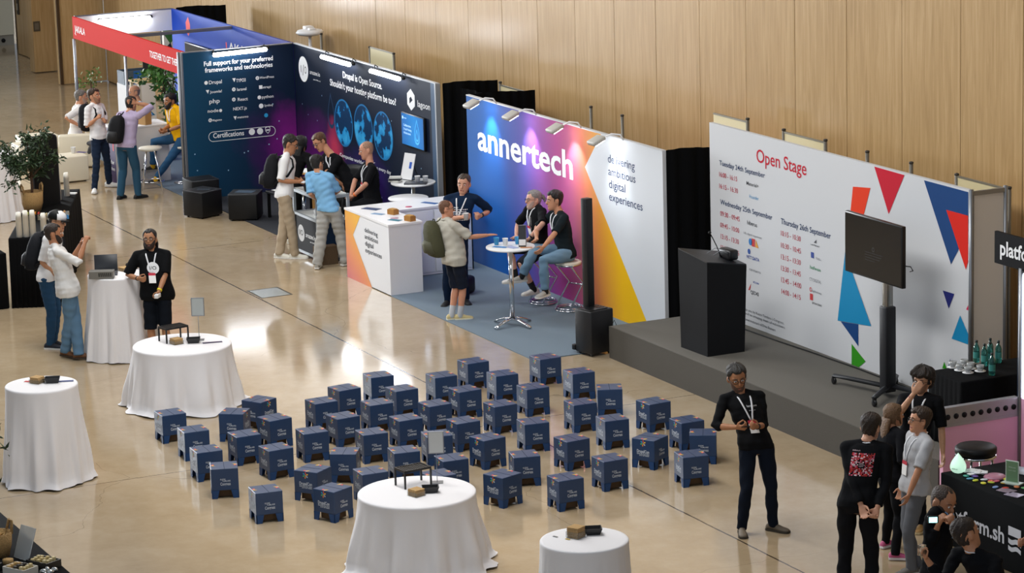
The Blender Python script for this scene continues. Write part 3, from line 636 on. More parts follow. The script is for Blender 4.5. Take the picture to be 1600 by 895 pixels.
mb = MB(); flat(mb, [(1.05, 1.05), (1.13, 1.05), (1.13, 1.15), (1.05, 1.15)], o_, X, Z3, NY, .003); flat(mb, [(.99, .47), (1.02, .56), (.95, .47)], o_, X, Z3, NY, .003); flat(mb, [(2.45, .62), (2.52, .62), (2.52, .7), (2.45, .7)], o_, X, Z3, NY, .003); ring_prism(mb, .018, .028, (2.47, .75), o_, X, Z3, NY, .003, 14); mb.build('red_emblem', mat('#C62A2E', .5), r)
mb = MB(); flat(mb, [(1.14, 1.05), (1.22, 1.05), (1.15, 1.15)], o_, X, Z3, NY, .003); mb.build('orange_emblem', mat('#E59A2A', .5), r)
mb = MB(); flat(mb, [(2.48, 1.15), (2.55, 1.15), (2.55, 1.22), (2.48, 1.22)], o_, X, Z3, NY, .003); mb.build('flag_emblem', mat('#1F3F94', .5), r)
mb = MB(); flat(mb, [(2.55, 1.345), (2.61, 1.345), (2.61, 1.39), (2.58, 1.37)], o_, X, Z3, NY, .003); mb.build('peak_emblem', mat('#3A3C42', .5), r)
# grey panel closing the end of the stage wall
r = thing('exhibition_board', 'tall grey panel in an aluminium frame closing the stage wall end', 'board', (6.86, 0.5, 0.42))
mb = MB(); mb.box(-.02, .04, .05, .0, .46, 2.43); mb.build('panel', mat('#D6CFC5', .65, spec=.2), r)
mb = MB()
for a in (0, .46): mb.tube([(0, a, 0), (0, a, 2.5)], .026, 8)
mb.box(-.02, .02, 2.43, .015, .46, 2.48); mb.box(-.02, .02, 0, .015, .46, .05); mb.build('frame', M['alu'], r)
# ---------------------------------------------------------------- cardboard stools
SQ, SH = .295, .335
def stool_proto():
    r = thing('cardboard_stool', 'stool', 'stool', (0, 0, 0), 0, 'cardboard stools in front of the stage')
    a = SQ / 2; lz = .092
    mb = MB(); mb.box(-a, -a, lz, a, a, SH, 0, .004, None, 1); mb.build('box_body', [M['navy']], r)
    mb = MB(); mb.box(-a + .055, -a + .055, .012, a - .055, a - .055, lz, 0); mb.build('inner_card', mat('#5B4630', .9), r)
    for sx in (-1, 1):
        for sy in (-1, 1):
            mb = MB(); c = (sx * a, sy * a); L0, L1, t = .062, .085, .008
            P = [(0, 0), (L0, 0), (L1, lz + .001), (0, lz + .001)]
            mb.prism([(p[0], p[1]) for p in P], (c[0], c[1], 0), (-sx, 0, 0), Z3, (0, -sy, 0), t)
            mb.prism([(p[0], p[1]) for p in P], (c[0], c[1], 0), (0, -sy, 0), Z3, (-sx, 0, 0), t)
            mb.build('leg', M['navyleg'], r)
    mb = MB(); mb.box(-.0025, -a, SH - .004, .0025, a, SH + .0012)
    mb.build('lid_seam', M['seam'], r)
    # local -x side carries the conference lettering, local -y side the sponsor lettering (and their opposites)
    lm_ = mat('#C9D3DF', .7)
    for s_ in (1, -1):
        mb = MB(); u, n = (0, -s_, 0), (-s_, 0, 0); o_ = (-s_ * a, 0, 0)
        letters(mb, [['DrupalCon', -.08, .182, .16, .034], ['BARCELONA 2024', -.08, .162, .16, .013], ['24-27 SEPTEMBER', -.05, .146, .13, .011]], o_, u, Z3, n, .026, lift=.0015); mb.build('lettering', lm_, r)
        mb = MB(); u, n = (s_, 0, 0), (0, -s_, 0); o_ = (0, -s_ * a, 0)
        letters(mb, [['KUONI', -.05, .207, .055, .016], ['TUMLARE', -.03, .188, .09, .016], ['Congress', -.05, .148, .11, .032]], o_, u, Z3, n, .018, lift=.0015); mb.build('lettering', lm_, r)
    cols = ('#F2C23A', '#E2574C', '#2FA8D8', '#58B96B', '#E58A2E', '#B9C6D4')
    for s_ in (1, -1):
        mb = MB(); o_ = (-s_ * a, 0, 0); u, n = (0, -s_, 0), (-s_, 0, 0); c = (0.0, .292)
        for k in range(6):
            t = 2 * PI * k / 6 + .4; q = [(0, 0), (.036 * math.cos(t - .3), .036 * math.sin(t - .3)), (.05 * math.cos(t), .05 * math.sin(t)), (.036 * math.cos(t + .3), .036 * math.sin(t + .3))]
            q = [(c[0] + p[0] * .8, min(SH - .001, c[1] + p[1] * .8)) for p in q]
            flat(mb, q, o_, u, Z3, n, .0016, k % 6)
        # the tips folded over on to the lid
        for k, (x0, y0, x1, y1, x2, y2) in enumerate(((0, -.02, .045, -.045, .03, 0), (0, .02, .055, .03, .03, -.005), (0, -.005, .03, .0, .0, .02))):
            mb.add([(-s_ * (a - x0), -s_ * y0, SH + .0016), (-s_ * (a - x1), -s_ * y1, SH + .0016), (-s_ * (a - x2), -s_ * y2, SH + .0016)], [(0, 1, 2)], (1, 0, 5)[k])
        mb.build('star_emblem', [mat(c_, .6) for c_ in cols], r)
    return r
ST = [(1.824, -7.22, 89.8), (2.695, -7.248, 86.9), (3.598, -7.421, 86.7), (4.356, -7.49, 72.1), (2.185, -6.557, 142.6), (1.803, -6.105, 119.4), (2.703, -6.26, 99.4), (3.192, -6.816, 90.9), (3.934, -6.721, 93.2), (5.465, -7.435, 83.9), (4.984, -6.704, 125.6), (5.796, -6.804, 116.0), (3.473, -6.104, 87.7), (2.252, -5.494, 93.2), (1.814, -5.021, 96.9), (1.432, -4.415, 87.6), (2.207, -4.442, 93.5), (2.671, -4.964, 90.6), (3.04, -5.546, 95.5), (3.51, -4.96, 91.5), (3.882, -5.545, 86.3), (4.498, -6.126, 148.4), (5.382, -6.196, 88.3), (4.786, -5.545, 82.0), (1.853, -3.762, 89.5), (1.401, -3.128, 92.1), (2.177, -3.097, 88.6), (2.645, -3.814, 93.2), (3.079, -4.401, 93.9), (3.498, -3.756, 92.3), (2.962, -3.069, 89.8), (1.683, -2.273, 91.5), (2.578, -2.26, 87.5), (3.484, -2.316, 66.0), (3.97, -4.449, 92.0), (4.355, -4.952, 79.8), (4.783, -4.525, 99.5), (5.359, -5.231, 86.4), (5.873, -5.62, 92.2), (6.241, -5.035, 110.1), (5.649, -4.487, 76.3), (4.428, -3.786, 83.0), (3.93, -2.928, 87.3), (4.778, -2.95, 84.0), (5.319, -3.743, 94.9), (6.703, -4.517, 89.6), (6.271, -3.763, 90.4), (5.743, -2.983, 119.4), (4.346, -2.189, 94.9), (5.291, -2.269, 90.2), (5.877, -2.385, 59.7), (6.595, -2.934, 80.7)]
FLIP = {4, 5, 21}   # sponsor side on the left face
rows = {}
edges = [-2.6, -3.4, -4.1, -4.75, -5.3, -5.85, -6.4, -7.05, -9]
for i, (x, y, a) in enumerate(ST):
    k = next(j for j, e in enumerate(edges) if y > e)
    rows.setdefault(k, []).append((x, i))
ORD = ['first', 'second', 'third', 'fourth', 'fifth', 'sixth', 'seventh']
ROWN = ['row nearest the stage', 'second row from the stage', 'third row from the stage', 'fourth row from the stage', 'middle row of nine', 'fourth row from outer edge', 'third row from outer edge', 'second row from outer edge', 'outermost row']
LOOK = {4: 'turned askew, ', 5: 'turned askew, ', 21: 'turned square on, ', 10: 'turned askew, ', 11: 'turned askew, ', 47: 'turned askew, ', 39: 'turned askew, ', 33: 'turned square on, ', 50: 'turned square on, ', 36: 'turned askew, '}
proto = None
for k in sorted(rows):
    for j, (x, i) in enumerate(sorted(rows[k])):
        lab = 'navy cardboard stool, %s%s from the far end, %s' % (LOOK.get(i, ''), ORD[j], ROWN[k])
        rz = math.radians(ST[i][2] - (90 if i in FLIP else 0))
        if proto is None:
            proto = stool_proto(); proto.location = (x, ST[i][1], 0); proto.rotation_euler = (0, 0, rz); proto['label'] = lab; o = proto
        else: o = copy_tree(proto, (x, ST[i][1], 0), rz, lab)

# ---------------------------------------------------------------- cloth covered tables
def skirt_mesh(R, h, flare, seed, pool=0.0, folds=14, amp=.03):
    rnd = random.Random(seed); n = 168; rows_ = 22; ph = [rnd.uniform(0, 6.28) for _ in range(5)]
    fr = [folds, folds * 1.63, folds * .47, folds * 2.6, 3]; am = [1, .5, .8, .22, .7]
    mb = MB(); rings = []
    for q in (0.0, .5, .93): rings.append([(R * q * math.cos(2 * PI * j / n) + (1e-4 * math.cos(2 * PI * j / n)), R * q * math.sin(2 * PI * j / n) + (1e-4 * math.sin(2 * PI * j / n)), h) for j in range(n)])
    for q, dz in ((.985, -.002), (1.0, -.01), (1.003, -.025)): rings.append([(R * q * math.cos(2 * PI * j / n), R * q * math.sin(2 * PI * j / n), h + dz) for j in range(n)])
    for k in range(1, rows_ + 1):
        s = k / rows_; ring = []
        for j in range(n):
            t = 2 * PI * j / n; wv = sum(a * math.sin(round(f) * t + p + .9 * s * math.sin(3 * t + p)) for a, f, p in zip(am, fr, ph)) / 2.2
            r = R + flare * s ** 1.25 + amp * min(1, s * 1.5) ** 1.2 * wv * (1 + .5 * s)
            if pool: r += pool * max(0, s - .86) / .14 * (.55 + .45 * math.sin(5 * t + ph[0]) + .3 * math.sin(11 * t + ph[1]))
            z = (h - .025) * (1 - s) + (.006 + .012 * (1 + math.sin(7 * t + ph[2])) * .5 if k == rows_ else 0)
            if pool and s > .86: z = max(.01, z * .55 + .018 * (1 + math.sin(9 * t + ph[3])) * .5)
            ring.append((r * math.cos(t), r * math.sin(t), max(.004, z)))
        rings.append(ring)
    mb.loft(rings, 0, True, False)
    return mb
def skirted(name, label, x, y, R, h, flare, seed, pool, folds, amp, cat='table', group=None, rz=0):
    r = thing(name, label, cat, (x, y, 0), rz, group)
    mb = MB(); mb.lathe([(R - .01, h - .03), (R - .01, h - .006), (.01, h - .006)], 32); mb.build('tabletop', mat('#CFC9BE', .6), r)
    mb = MB(); mb.lathe([(.03, 0.02), (.03, h - .03)], 10); mb.lathe([(R * .5, .005), (R * .5, .02), (.05, .04)], 20); mb.build('pedestal', M['alu'], r)
    skirt_mesh(R, h, flare, seed, pool, folds, amp * 1.35).build('tablecloth', M['wcloth'], r)
    return r
skirted('cocktail_table', 'tall white draped cocktail table alone at the left edge of the floor', 2.74, -9.0, .40, 1.1, .085, 3, .03, 11, .022)
skirted('cocktail_table', 'tall white draped cocktail table with a laptop beside the man with the round badge', -2.60, -6.34, .40, 1.1, .10, 5, .0, 16, .02)
skirted('round_table', 'round white draped table farther back with a small black bench stand on top', .28, -6.5, .60, .75, .13, 8, .06, 13, .03)
skirted('round_table', 'round white draped table nearest the stools with a black bench stand on top', 7.74, -6.68, .59, .75, .14, 12, .06, 12, .035)
skirted('cocktail_table', 'tall white draped cocktail table in the foreground at the lower edge', 11.07, -6.5, .40, 1.1, .085, 15, .0, 22, .014)
skirted('cocktail_table', 'tall white draped cocktail table cut by the left edge behind the olive tree', -13.15, -5.08, .40, 1.1, .10, 19, .0, 16, .02)

# things on the tables
def bench_stand(x, y, z, rz, label):
    r = thing('bench_stand', label, 'stand', (x, y, z), rz, 'small black bench stands on the round tables')
    mb = MB(); w_, d_ = .30, .19
    for a in range(7): mb.box(-w_ / 2, -d_ / 2 + a * .0295, .172, w_ / 2, -d_ / 2 + a * .0295 + .012, .184)
    for a in range(10): mb.box(-w_ / 2 + a * .0322, -d_ / 2, .172, -w_ / 2 + a * .0322 + .01, d_ / 2, .184)
    mb.box(-w_ / 2 - .006, -d_ / 2 - .006, .165, w_ / 2 + .006, -d_ / 2 + .006, .187); mb.box(-w_ / 2 - .006, d_ / 2 - .006, .165, w_ / 2 + .006, d_ / 2 + .006, .187)
    mb.box(-w_ / 2 - .006, -d_ / 2, .165, -w_ / 2 + .006, d_ / 2, .187); mb.box(w_ / 2 - .006, -d_ / 2, .165, w_ / 2 + .006, d_ / 2, .187)
    mb.build('lattice_top', M['bplastic'], r)
    for sx in (-1, 1):
        for sy in (-1, 1):
            mb = MB(); mb.box(sx * w_ / 2 - .008, sy * d_ / 2 - .008, 0, sx * w_ / 2 + .008, sy * d_ / 2 + .008, .166); mb.build('leg', M['bplastic'], r)
bench_stand(7.50, -6.61, .751, math.radians(97), 'black lattice bench stand on the round table nearest the stools')
bench_stand(.06, -6.53, .751, math.radians(100), 'black lattice bench stand on the round table farther back')
def table_sign(x, y, z, rz, label, m):
    r = thing('table_sign', label, 'sign', (x, y, z), rz, 'blank signs on the round tables')
    mb = MB(); mb.box(-.06, -.05, 0, .06, .05, .006); mb.build('base', M['alu'], r)
    mb = MB(); mb.tube([(0, 0, .006), (0, 0, .30)], .004, 6); mb.build('rod', M['alu'], r)
    mb = MB(); mb.box(-.08, -.006, .30, .08, .006, .53, 0, .002, None, 1); mb.box(-.07, -.0075, .31, .07, -.006, .52, 1); mb.build('plate', [M['alu'], m], r)
table_sign(7.55, -6.37, .751, math.radians(66), 'blank grey upright sign on the round table nearest the stools', mat('#C9CBC9', .4))
table_sign(.20, -6.25, .751, math.radians(66), 'clear upright sign on the round table farther back', mat('#AEB4B2', .25))
def napkins(x, y, z, rz, n, label):
    r = thing('napkin_stack', label, 'napkins', (x, y, z), rz, 'napkin stacks on the draped tables')
    mb = MB(); rnd = random.Random(int(x * 100))
    for k in range(n):
        a, b_ = rnd.uniform(-.003, .003), rnd.uniform(-.003, .003); mb.box(-.06 + a, -.06 + b_, k * .01, .06 + a, .06 + b_, k * .01 + .008, 0, .002, None, 1)
    mb.build('napkins', mat('#B5925F', .9, var=.1), r)
    mb = MB(); h = n * .006 + .01
    for (a, b_, c, d_) in ((-.066, -.066, .066, -.063), (-.066, .063, .066, .066), (-.066, -.063, -.063, .063), (.063, -.063, .066, .063)): mb.box(a, b_, 0, c, d_, h * .8)
    mb.build('clear_tray', mat('#F4F6F6', .03, trans=.97, ior=1.2), r)
napkins(7.87, -6.74, .752, .3, 7, 'brown napkin stack beside a black dish on the round table nearest the stools')
napkins(.24, -6.56, .752, .2, 7, 'brown napkin stack beside a black dish on the round table farther back')
napkins(10.97, -6.53, 1.102, .5, 10, 'brown napkin stack on the foreground cocktail table')
napkins(2.66, -9.02, 1.102, .6, 7, 'brown napkin stack on the lone cocktail table at left')
def dish(x, y, z, rz, label):
    mb = MB(); a, b_ = .062, .085; h = .06
    def rg(s, zz): return [(-b_ * s, -a * s, zz), (b_ * s, -a * s, zz), (b_ * s, a * s, zz), (-b_ * s, a * s, zz)]
    mb.loft([rg(.75, 0), rg(1, h), rg(.93, h), rg(.7, .008)], 0, False, True)
    return tag(mb.build('dish', mat('#131417', .35), None, (x, y, z), rz), label, 'dish', 'black dishes on the draped tables')
dish(7.83, -6.57, .752, 1.2, 'black square dish on the round table nearest the stools')
dish(.30, -6.36, .752, 1.2, 'black square dish on the round table farther back')
dish(10.96, -6.36, 1.102, 1.2, 'black square dish on the foreground cocktail table')
dish(2.74, -8.87, 1.102, 1.2, 'black square dish on the lone cocktail table at left')
def leaf_card(name, label, cat, x, y, z, rz, w_, d_, m, th=.003):
    mb = MB(); mb.box(-w_ / 2, -d_ / 2, 0, w_ / 2, d_ / 2, th, 0, min(.0012, th * .3), None, 1); return tag(mb.build(name, m, None, (x, y, z), rz), label, cat)
leaf_card('leaflet', 'dark violet leaflet on the farther round table beside the dish', 'leaflet', .42, -6.16, .7525, 1.35, .24, .06, mat('#3B2C52', .5))
leaf_card('leaflet', 'blue leaflet at the right side of the lone cocktail table', 'leaflet', 2.76, -8.74, 1.1025, 1.2, .2, .06, mat('#2C3F78', .5))
leaf_card('card', 'small red card on the lone cocktail table', 'card', 2.55, -9.1, 1.1025, .9, .07, .05, mat('#C63A36', .5))
leaf_card('card', 'second red card next to the napkins on the lone cocktail table', 'card', 2.55, -8.99, 1.1025, .7, .07, .05, mat('#C63A36', .5))
leaf_card('wrapper', 'small yellow wrapper on the foreground cocktail table', 'wrapper', 11.0, -6.63, 1.1025, .4, .05, .02, mat('#C9A52C', .5))
leaf_card('wrapper', 'small silver wrapper on the foreground cocktail table', 'wrapper', 10.87, -6.69, 1.1025, .4, .05, .02, mat('#8F9296', .3, .6))
# laptop on the second cocktail table
r = thing('laptop', 'open laptop with a grey slotted back on the draped table by the man in black', 'laptop', (-2.62, -6.5, 1.102), math.radians(70))
mb = MB(); mb.box(-.15, -.11, 0, .15, .11, .018, 0, .004); mb.build('base', mat('#55585E', .4, .4), r)
mb = MB(); mb.box(-.15, -.004, 0, .15, .004, .22, 0, .003, Matrix.Translation((0, .11, .018)) @ Matrix.Rotation(-.3, 4, 'X')); mb.build('lid', mat('#23262C', .35), r)
r = thing('file_box', 'grey slotted metal box on the draped table by the man in black', 'box', (-2.42, -6.62, 1.102), math.radians(64))
mb = MB(); mb.box(-.16, -.07, 0, .16, .07, .1, 0, .004, None, 1); mb.build('case', mat('#77756F', .45, .3), r)
mb = MB()
for k in range(7): mb.box(-.03 + k * .025, -.073, .03, -.018 + k * .025, -.0705, .08)
mb.build('slots', M['black'], r)
napkins(-2.72, -6.22, 1.102, .3, 5, 'brown napkin stack behind the laptop on the draped table')
dish(-2.8, -6.25 + .17, 1.102, 1.2, 'black dish behind the napkins on the laptop table')

# ---------------------------------------------------------------- stage furniture
r = thing('lectern', 'black lectern with a sloping top standing on the stage', 'lectern', (2.80, -.5, .42))
mb = MB(); F0 = [(-.32, -.29, 0), (.31, -.27, 0), (.31, .25, 0), (-.32, .25, 0)]; F1 = [(-.34, -.30, 1.235), (.33, -.27, 1.165), (.33, .28, 1.08), (-.34, .28, 1.13)]
mb.loft([F0, F1], 0, False, True); mb.build('body', mat('#0F1013', .75, spec=.25), r)
mb = MB(); mb.loft([[(a * .985, b_, c + .001) for a, b_, c in F1], [(a * .985, b_, c + .014) for a, b_, c in F1]], 0, False); mb.build('reading_top', mat('#14161A', .4), r)
mb = MB(); mb.tube([(.02, .1, 1.15), (.06, .02, 1.3), (.10, -.06, 1.42), (.15, -.12, 1.49)], .006, 6); mic = mb.build('microphone', M['black'], r)
mb = MB(); mb.ball((.16, -.13, 1.50), .02); mb.build('microphone_head', M['black'], mic)
mb = MB(); mb.box(-.05, .1, 1.13, .22, .24, 1.26, 0, .03); mb.build('control_box', M['bplastic'], r)
mb = MB(); mb.tube([(-.05, -.06, 1.20), (.02, .02, 1.27), (.12, .1, 1.25)], .005, 6); mb.tube([(.1, -.05, 1.2), (.15, .02, 1.26), (.2, .1, 1.22)], .005, 6); mb.build('cable', M['alu'], r)

r = thing('column_speaker', 'tall black column loudspeaker on a subwoofer box at the stage corner', 'speaker', (.63, -1.05, 0), math.radians(12))
mb = MB(); mb.box(-.16, -.19, .035, .17, .19, .60, 0, .02); mb.build('subwoofer', mat('#131418', .5), r)
mb = MB(); mb.box(-.11, -.18, .60, .14, .12, .612, 0, .004); [mb.box(-.09 + .05 * k, .0, .612, -.06 + .05 * k, .1, .617) for k in range(4)]; mb.build('top_plate', M['bplastic'], r)
mb = MB(); mb.box(-.155, -.05, .60, -.045, .06, 2.02, 0, .008); mb.build('column', mat('#121317', .45), r)
for a in (-.12, .12):
    for b_ in (-.14, .14):
        mb = MB(); mb.lathe([(.02, -.01), (.025, 0), (.02, .01)], 10, M4=Matrix.Translation((a, b_, .025)) @ Matrix.Rotation(PI / 2, 4, 'X')); mb.build('caster', M['bplastic'], r)
mb = MB(); mb.box(-.22, -.20, .05, -.155, .0, .12, 0, .008); mb.build('side_handle', M['bplastic'], r)
mb = MB(); mb.tube([(.17, .1, .3), (.22, .16, .45), (.26, .2, .3), (.3, .23, .03)], .006, 6); mb.build('cable', M['black'], r)

r = thing('screen_trolley', 'large black screen on a wheeled trolley standing on the stage', 'screen', (5.80, .0, .42))
mb = MB(); mb.box(-.61, -.10, 1.36, .59, -.045, 2.07, 0, .008); mb.build('screen_casing', M['bplastic'], r)
mb = MB(); mb.box(-.595, -.1025, 1.38, .575, -.1, 2.055); dsp = mb.build('display', M['screen'], r)
mb = MB(); letters(mb, [['registered trademark of the', -.17, 1.66, .36, .012], ['event and its community of', -.17, 1.63, .34, .012], ['volunteers all around', -.17, 1.60, .3, .012], ['the world', -.17, 1.57, .2, .012]], (0, -.103, 0), X, Z3, NY, 0, lift=.001); ring_prism(mb, .02, .025, (0, 1.71), (0, -.103, 0), X, Z3, NY, .001, 16); mb.build('screen_lettering', mat('#3A3B3D', .5), dsp)
mb = MB(); mb.box(-.25, -.045, 1.5, .35, .03, 1.9, 0, .01); mb.build('mount', M['bplastic'], r)
mb = MB(); mb.box(.05, -.02, 1.02, .15, .07, 1.6, 0, .01); mb.build('inner_column', mat('#A8A59E', .3, .9), r)
mb = MB(); mb.box(.03, -.045, .06, .17, .095, 1.06, 0, .012); mb.build('outer_column', mat('#16181D', .45), r)
for i, (p, q) in enumerate((((.1, .02), (-.72, -.19)), ((.1, .02), (.42, -.36)), ((.1, .06), (.72, .28)), ((.1, .06), (-.35, .42)))):
    mb = MB(); k = (q[0] * .72 + p[0] * .28, q[1] * .72 + p[1] * .28)
    mb.tube([(p[0], p[1], .12), (k[0], k[1], .11), (q[0], q[1], .105)], [.05, .045, .04], 4, sq=.6); lg = mb.build('leg', mat('#1A1C20', .5), r)
    mb = MB(); mb.lathe([(.02, -.015), (.042, -.012), (.042, .012), (.02, .015)], 14, M4=Matrix.Translation((q[0], q[1], .043)) @ Matrix.Rotation(PI / 2, 4, 'X')); mb.box(q[0] - .015, q[1] - .02, .05, q[0] + .015, q[1] + .02, .1); mb.build('caster', M['bplastic'], lg)
mb = MB(); mb.tube([(0.59, -.06, 1.62), (.66, -.03, 1.62), (.66, .0, 1.57), (.60, .0, 1.55)], .006, 6); mb.build('cable', M['black'], r)
mb = MB(); mb.tube([(1.9, .34, .43), (2.9, .36, .43), (3.6, .40, .43), (4.6, .43, .43), (5.7, .42, .43), (5.8, .36, .43)], .008, 6)
tag(mb.build('floor_cable', M['black']), 'black cable lying along the foot of the white stage wall', 'cable')

r = thing('draped_table', 'black draped table with bottles and cups at the right end of the stage', 'table', (7.98, .02, .42))
mb = MB(); n = 96; rg = []
for s, zz, e in ((.97, .75, 0), (1.0, .748, 0), (1.003, .73, 0), (1.02, .4, 1), (1.04, .004, 1)):
    R_ = []
    for j in range(n):
        t = j / n * 4; sd = int(t); f = t - sd; pts = [(-.31, -.60), (.31, -.60), (.31, .85), (-.31, .85)]; a, b_ = pts[sd], pts[(sd + 1) % 4]
        x_, y_ = (a[0] + (b_[0] - a[0]) * f) * s, (a[1] + (b_[1] - a[1]) * f) * s
        wv = .008 * e * math.sin(j * 1.9); R_.append((x_ + wv, y_ + wv, zz))
    rg.append(R_)
mb.loft(rg, 0, True, True); mb.build('tablecloth', M['bcloth'], r)
def bottle(x, y, l):
    t = thing('water_bottle', l, 'bottle', (x, y, 1.171), 0, 'water bottles on the black stage table')
    mb = MB(); mb.lathe([(.032, 0), (.036, .01), (.036, .155), (.028, .18), (.014, .205), (.013, .225)], 14); mb.build('body', M['green_glass'], t)
    mb = MB(); mb.lathe([(.016, .222), (.016, .245), (.005, .247)], 10); mb.build('cap', mat('#1C2B2A', .5), t)
    mb = MB(); mb.lathe([(.0365, .05), (.0365, .12)], 14, cap=False); mb.build('label_band', mat('#3C8A82', .5), t)
for x, y, l in ((7.62, .06, 'leftmost of the green water bottles at the back of the black table'), (7.80, .04, 'front bottle of the green group on the black table'), (7.62, .24, 'rear bottle of the green group on the black table'), (7.76, .14, 'middle bottle of the green group on the black table'), (7.76, .25, 'rightmost of the green bottle group on the black table'), (8.19, -.13, 'single green bottle standing apart near the table edge')): bottle(x, y, l)
def cup_saucer(x, y, l):
    t = thing('coffee_cup', l, 'cup', (x, y, 1.171), 0, 'cups on saucers on the black stage table')
    mb = MB(); mb.lathe([(.03, 0), (.06, .006), (.062, .012), (.03, .008)], 18); mb.build('saucer', M['white'], t)
    mb = MB(); mb.lathe([(.025, .012), (.04, .04), (.043, .075), (.038, .075), (.03, .03)], 16); mb.build('bowl', mat('#D5D8D8', .08, trans=.5), t)
for x, y, l in ((7.70, -.30, 'leftmost glass cup on a saucer of the cluster on the black table'), (7.85, -.31, 'second glass cup from the left on a saucer on the black table'), (7.99, -.30, 'front glass cup on a saucer on the black table'), (8.0, -.15, 'right front glass cup on a saucer on the black table'), (7.70, -.15, 'glass cup in the back of the cluster on the black table'), (7.85, -.17, 'centre glass cup of the cluster on the black table')): cup_saucer(x, y, l)

# ---------------------------------------------------------------- right hand stand
r = thing('half_wall', 'low pink stand wall topped by a grey beam with round holes', 'partition', (8.56, -1.02, 0))
mb = MB(); mb.box(-.03, 0, 0, .03, .95, .80); mb.build('panel', mat('#F0B6D3', .6, spec=.2), r)
mb = MB(); mb.box(-.04, 0, .80, .035, .95, .83); mb.box(-.04, 0, .985, .035, .95, 1.01); mb.box(-.03, 0, .83, .03, .95, .985); mb.build('beam', mat('#A5A6AA', .4, .5), r)
mb = MB()
for k in range(9): mb.lathe([(.030, 0), (.030, .006), (.001, .006)], 16, M4=Matrix.Translation((.0302, .06 + .104 * k, .908)) @ Matrix.Rotation(PI / 2, 4, 'Y'))
mb.build('hole', M['black'], r)
r = thing('stand_post', 'slim grey corner post with a lit white strip holding the black name board', 'post', (8.60, -.05, 0))
mb = MB(); mb.tube([(0, 0, 0), (0, 0, 2.4)], .028, 8); mb.build('shaft', M['alu'], r)
mb = MB(); mb.box(.03, .0, 1.0, .09, .03, 2.35); mb.build('light_strip', mat('#EAF0FF', .5, emit=7.0), r)
mb = MB(); mb.box(-.06, .0, .9, -.03, .03, 2.4); mb.build('blue_strip', mat('#16263C', .5), r)
mb = MB(); mb.box(.03, -.01, 0, .6, .02, 1.0); mb.build('pink_panel', mat('#F0B6D3', .6, spec=.2), r)
r = thing('name_board', 'black overhead name board with white lettering at the right edge', 'sign', (8.12, -.06, 2.38))
mb = MB(); mb.box(0, 0, 0, 2.4, .04, .345, 0, .003, None, 1); mb.build('board', mat('#0D0E11', .7, spec=.15), r)
mb = MB(); letters(mb, [['platform.sh', .11, .11, 1.0, .15]], (0, 0, 0), X, Z3, NY, .022, lift=.003); mb.build('lettering', LT, r)
r = thing('bar_stool', 'stool with a round black cushion on chrome legs by the pink wall', 'stool', (9.40, -1.16, 0), .4)
mb = MB(); mb.lathe([(.19, .73), (.215, .75), (.215, .80), (.19, .82), (.02, .825)], 28); mb.build('cushion', M['blackleather'], r)
mb = MB(); mb.lathe([(.205, .70), (.22, .715), (.205, .73), (.1, .72)], 28); mb.build('seat_ring', M['chrome'], r)
for k in range(4):
    t = PI / 2 * k + .3; mb = MB(); mb.tube([(.17 * math.cos(t), .17 * math.sin(t), .71), (.22 * math.cos(t), .22 * math.sin(t), .01)], .014, 8); mb.build('leg', M['chrome'], r)
mb = MB(); mb.tube([(.205 * math.cos(2 * PI * j / 24), .205 * math.sin(2 * PI * j / 24), .25) for j in range(24)], .01, 6, closed=True); mb.build('footrest', M['chrome'], r)

r = thing('draped_table', 'black draped exhibitor table with white lettering on its front', 'table', (9.76, -1.83, 0))
mb = MB(); mb.box(0, 0, .004, 2.6, .80, .72, 0, .012); mb.build('tablecloth', mat('#090C0F', .88, spec=.12, bump=.1, bscale=120), r)
mb = MB(); letters(mb, [['platform.sh', .07, .27, 1.04, .15]], (0, 0, 0), X, Z3, NY, .022, lift=.004); mb.build('lettering', mat('#D5D8E0', .6), r)
for k, (z0, z1, a) in enumerate(((.38, .47, 0), (.30, .35, 1), (.23, .275, 1))):
    pts = [(1.18 + .21 * i / 8, z0 + a * .012 * math.sin(i * .9 + 3)) for i in range(9)] + [(1.39 - .21 * i / 8, z1 + (1 if k else 0) * .012 * math.sin((8 - i) * .9 + 3)) for i in range(9)]
    mb = MB(); flat(mb, pts, (0, 0, 0), X, Z3, NY, .004); mb.build('wave_emblem', mat('#D5D8E0', .6), r)
zt = .722
r = thing('drop_lamp', 'glowing pale green drop shaped lamp on the black table corner', 'lamp', (9.88, -1.70, zt))
mb = MB(); P_ = []
for k in range(17):
    t = PI * k / 16; P_.append((max(.002, .088 * math.sin(t) * math.sin(t / 2) ** 1.2 * 1.25), .105 * (1 - math.cos(PI - t)) ))
P_ = [(a, b_) for a, b_ in P_]
P_ = sorted(P_, key=lambda q: q[1]); mb.lathe(P_, 24); mb.build('shade', mat('#C8F2DA', .4, emit=.75), r)
mb = MB(); letters(mb, [['upsun', .0, 0, .075, .018]], (.02, -.088, .06), Vector((.95, .3, 0)), Z3, Vector((.5, -.86, 0)), .01, lift=.004); mb.build('lettering', mat('#1B2B24', .5), r)
mb = MB(); mb.box(-.1, -.055, 0, .1, .055, .012, 1); mb.box(-.075, -.006, .012, .075, .0, .235, 1, .002, None, 1); mb.box(-.065, -.0075, .02, .065, -.006, .225, 0)
letters(mb, [['Welcome', -.04, .16, .08, .014], ['to our stand', -.04, .13, .08, .01]], (0, -.0076, 0), X, Z3, NY, 0, mi=1, lift=.0005)
tag(mb.build('table_sign', [mat('#6E8F6C', .4), mat('#C9D8CC', .3)], None, (10.47, -1.46, zt), math.radians(25)), 'green upright sign in a clear holder on the black table', 'sign')
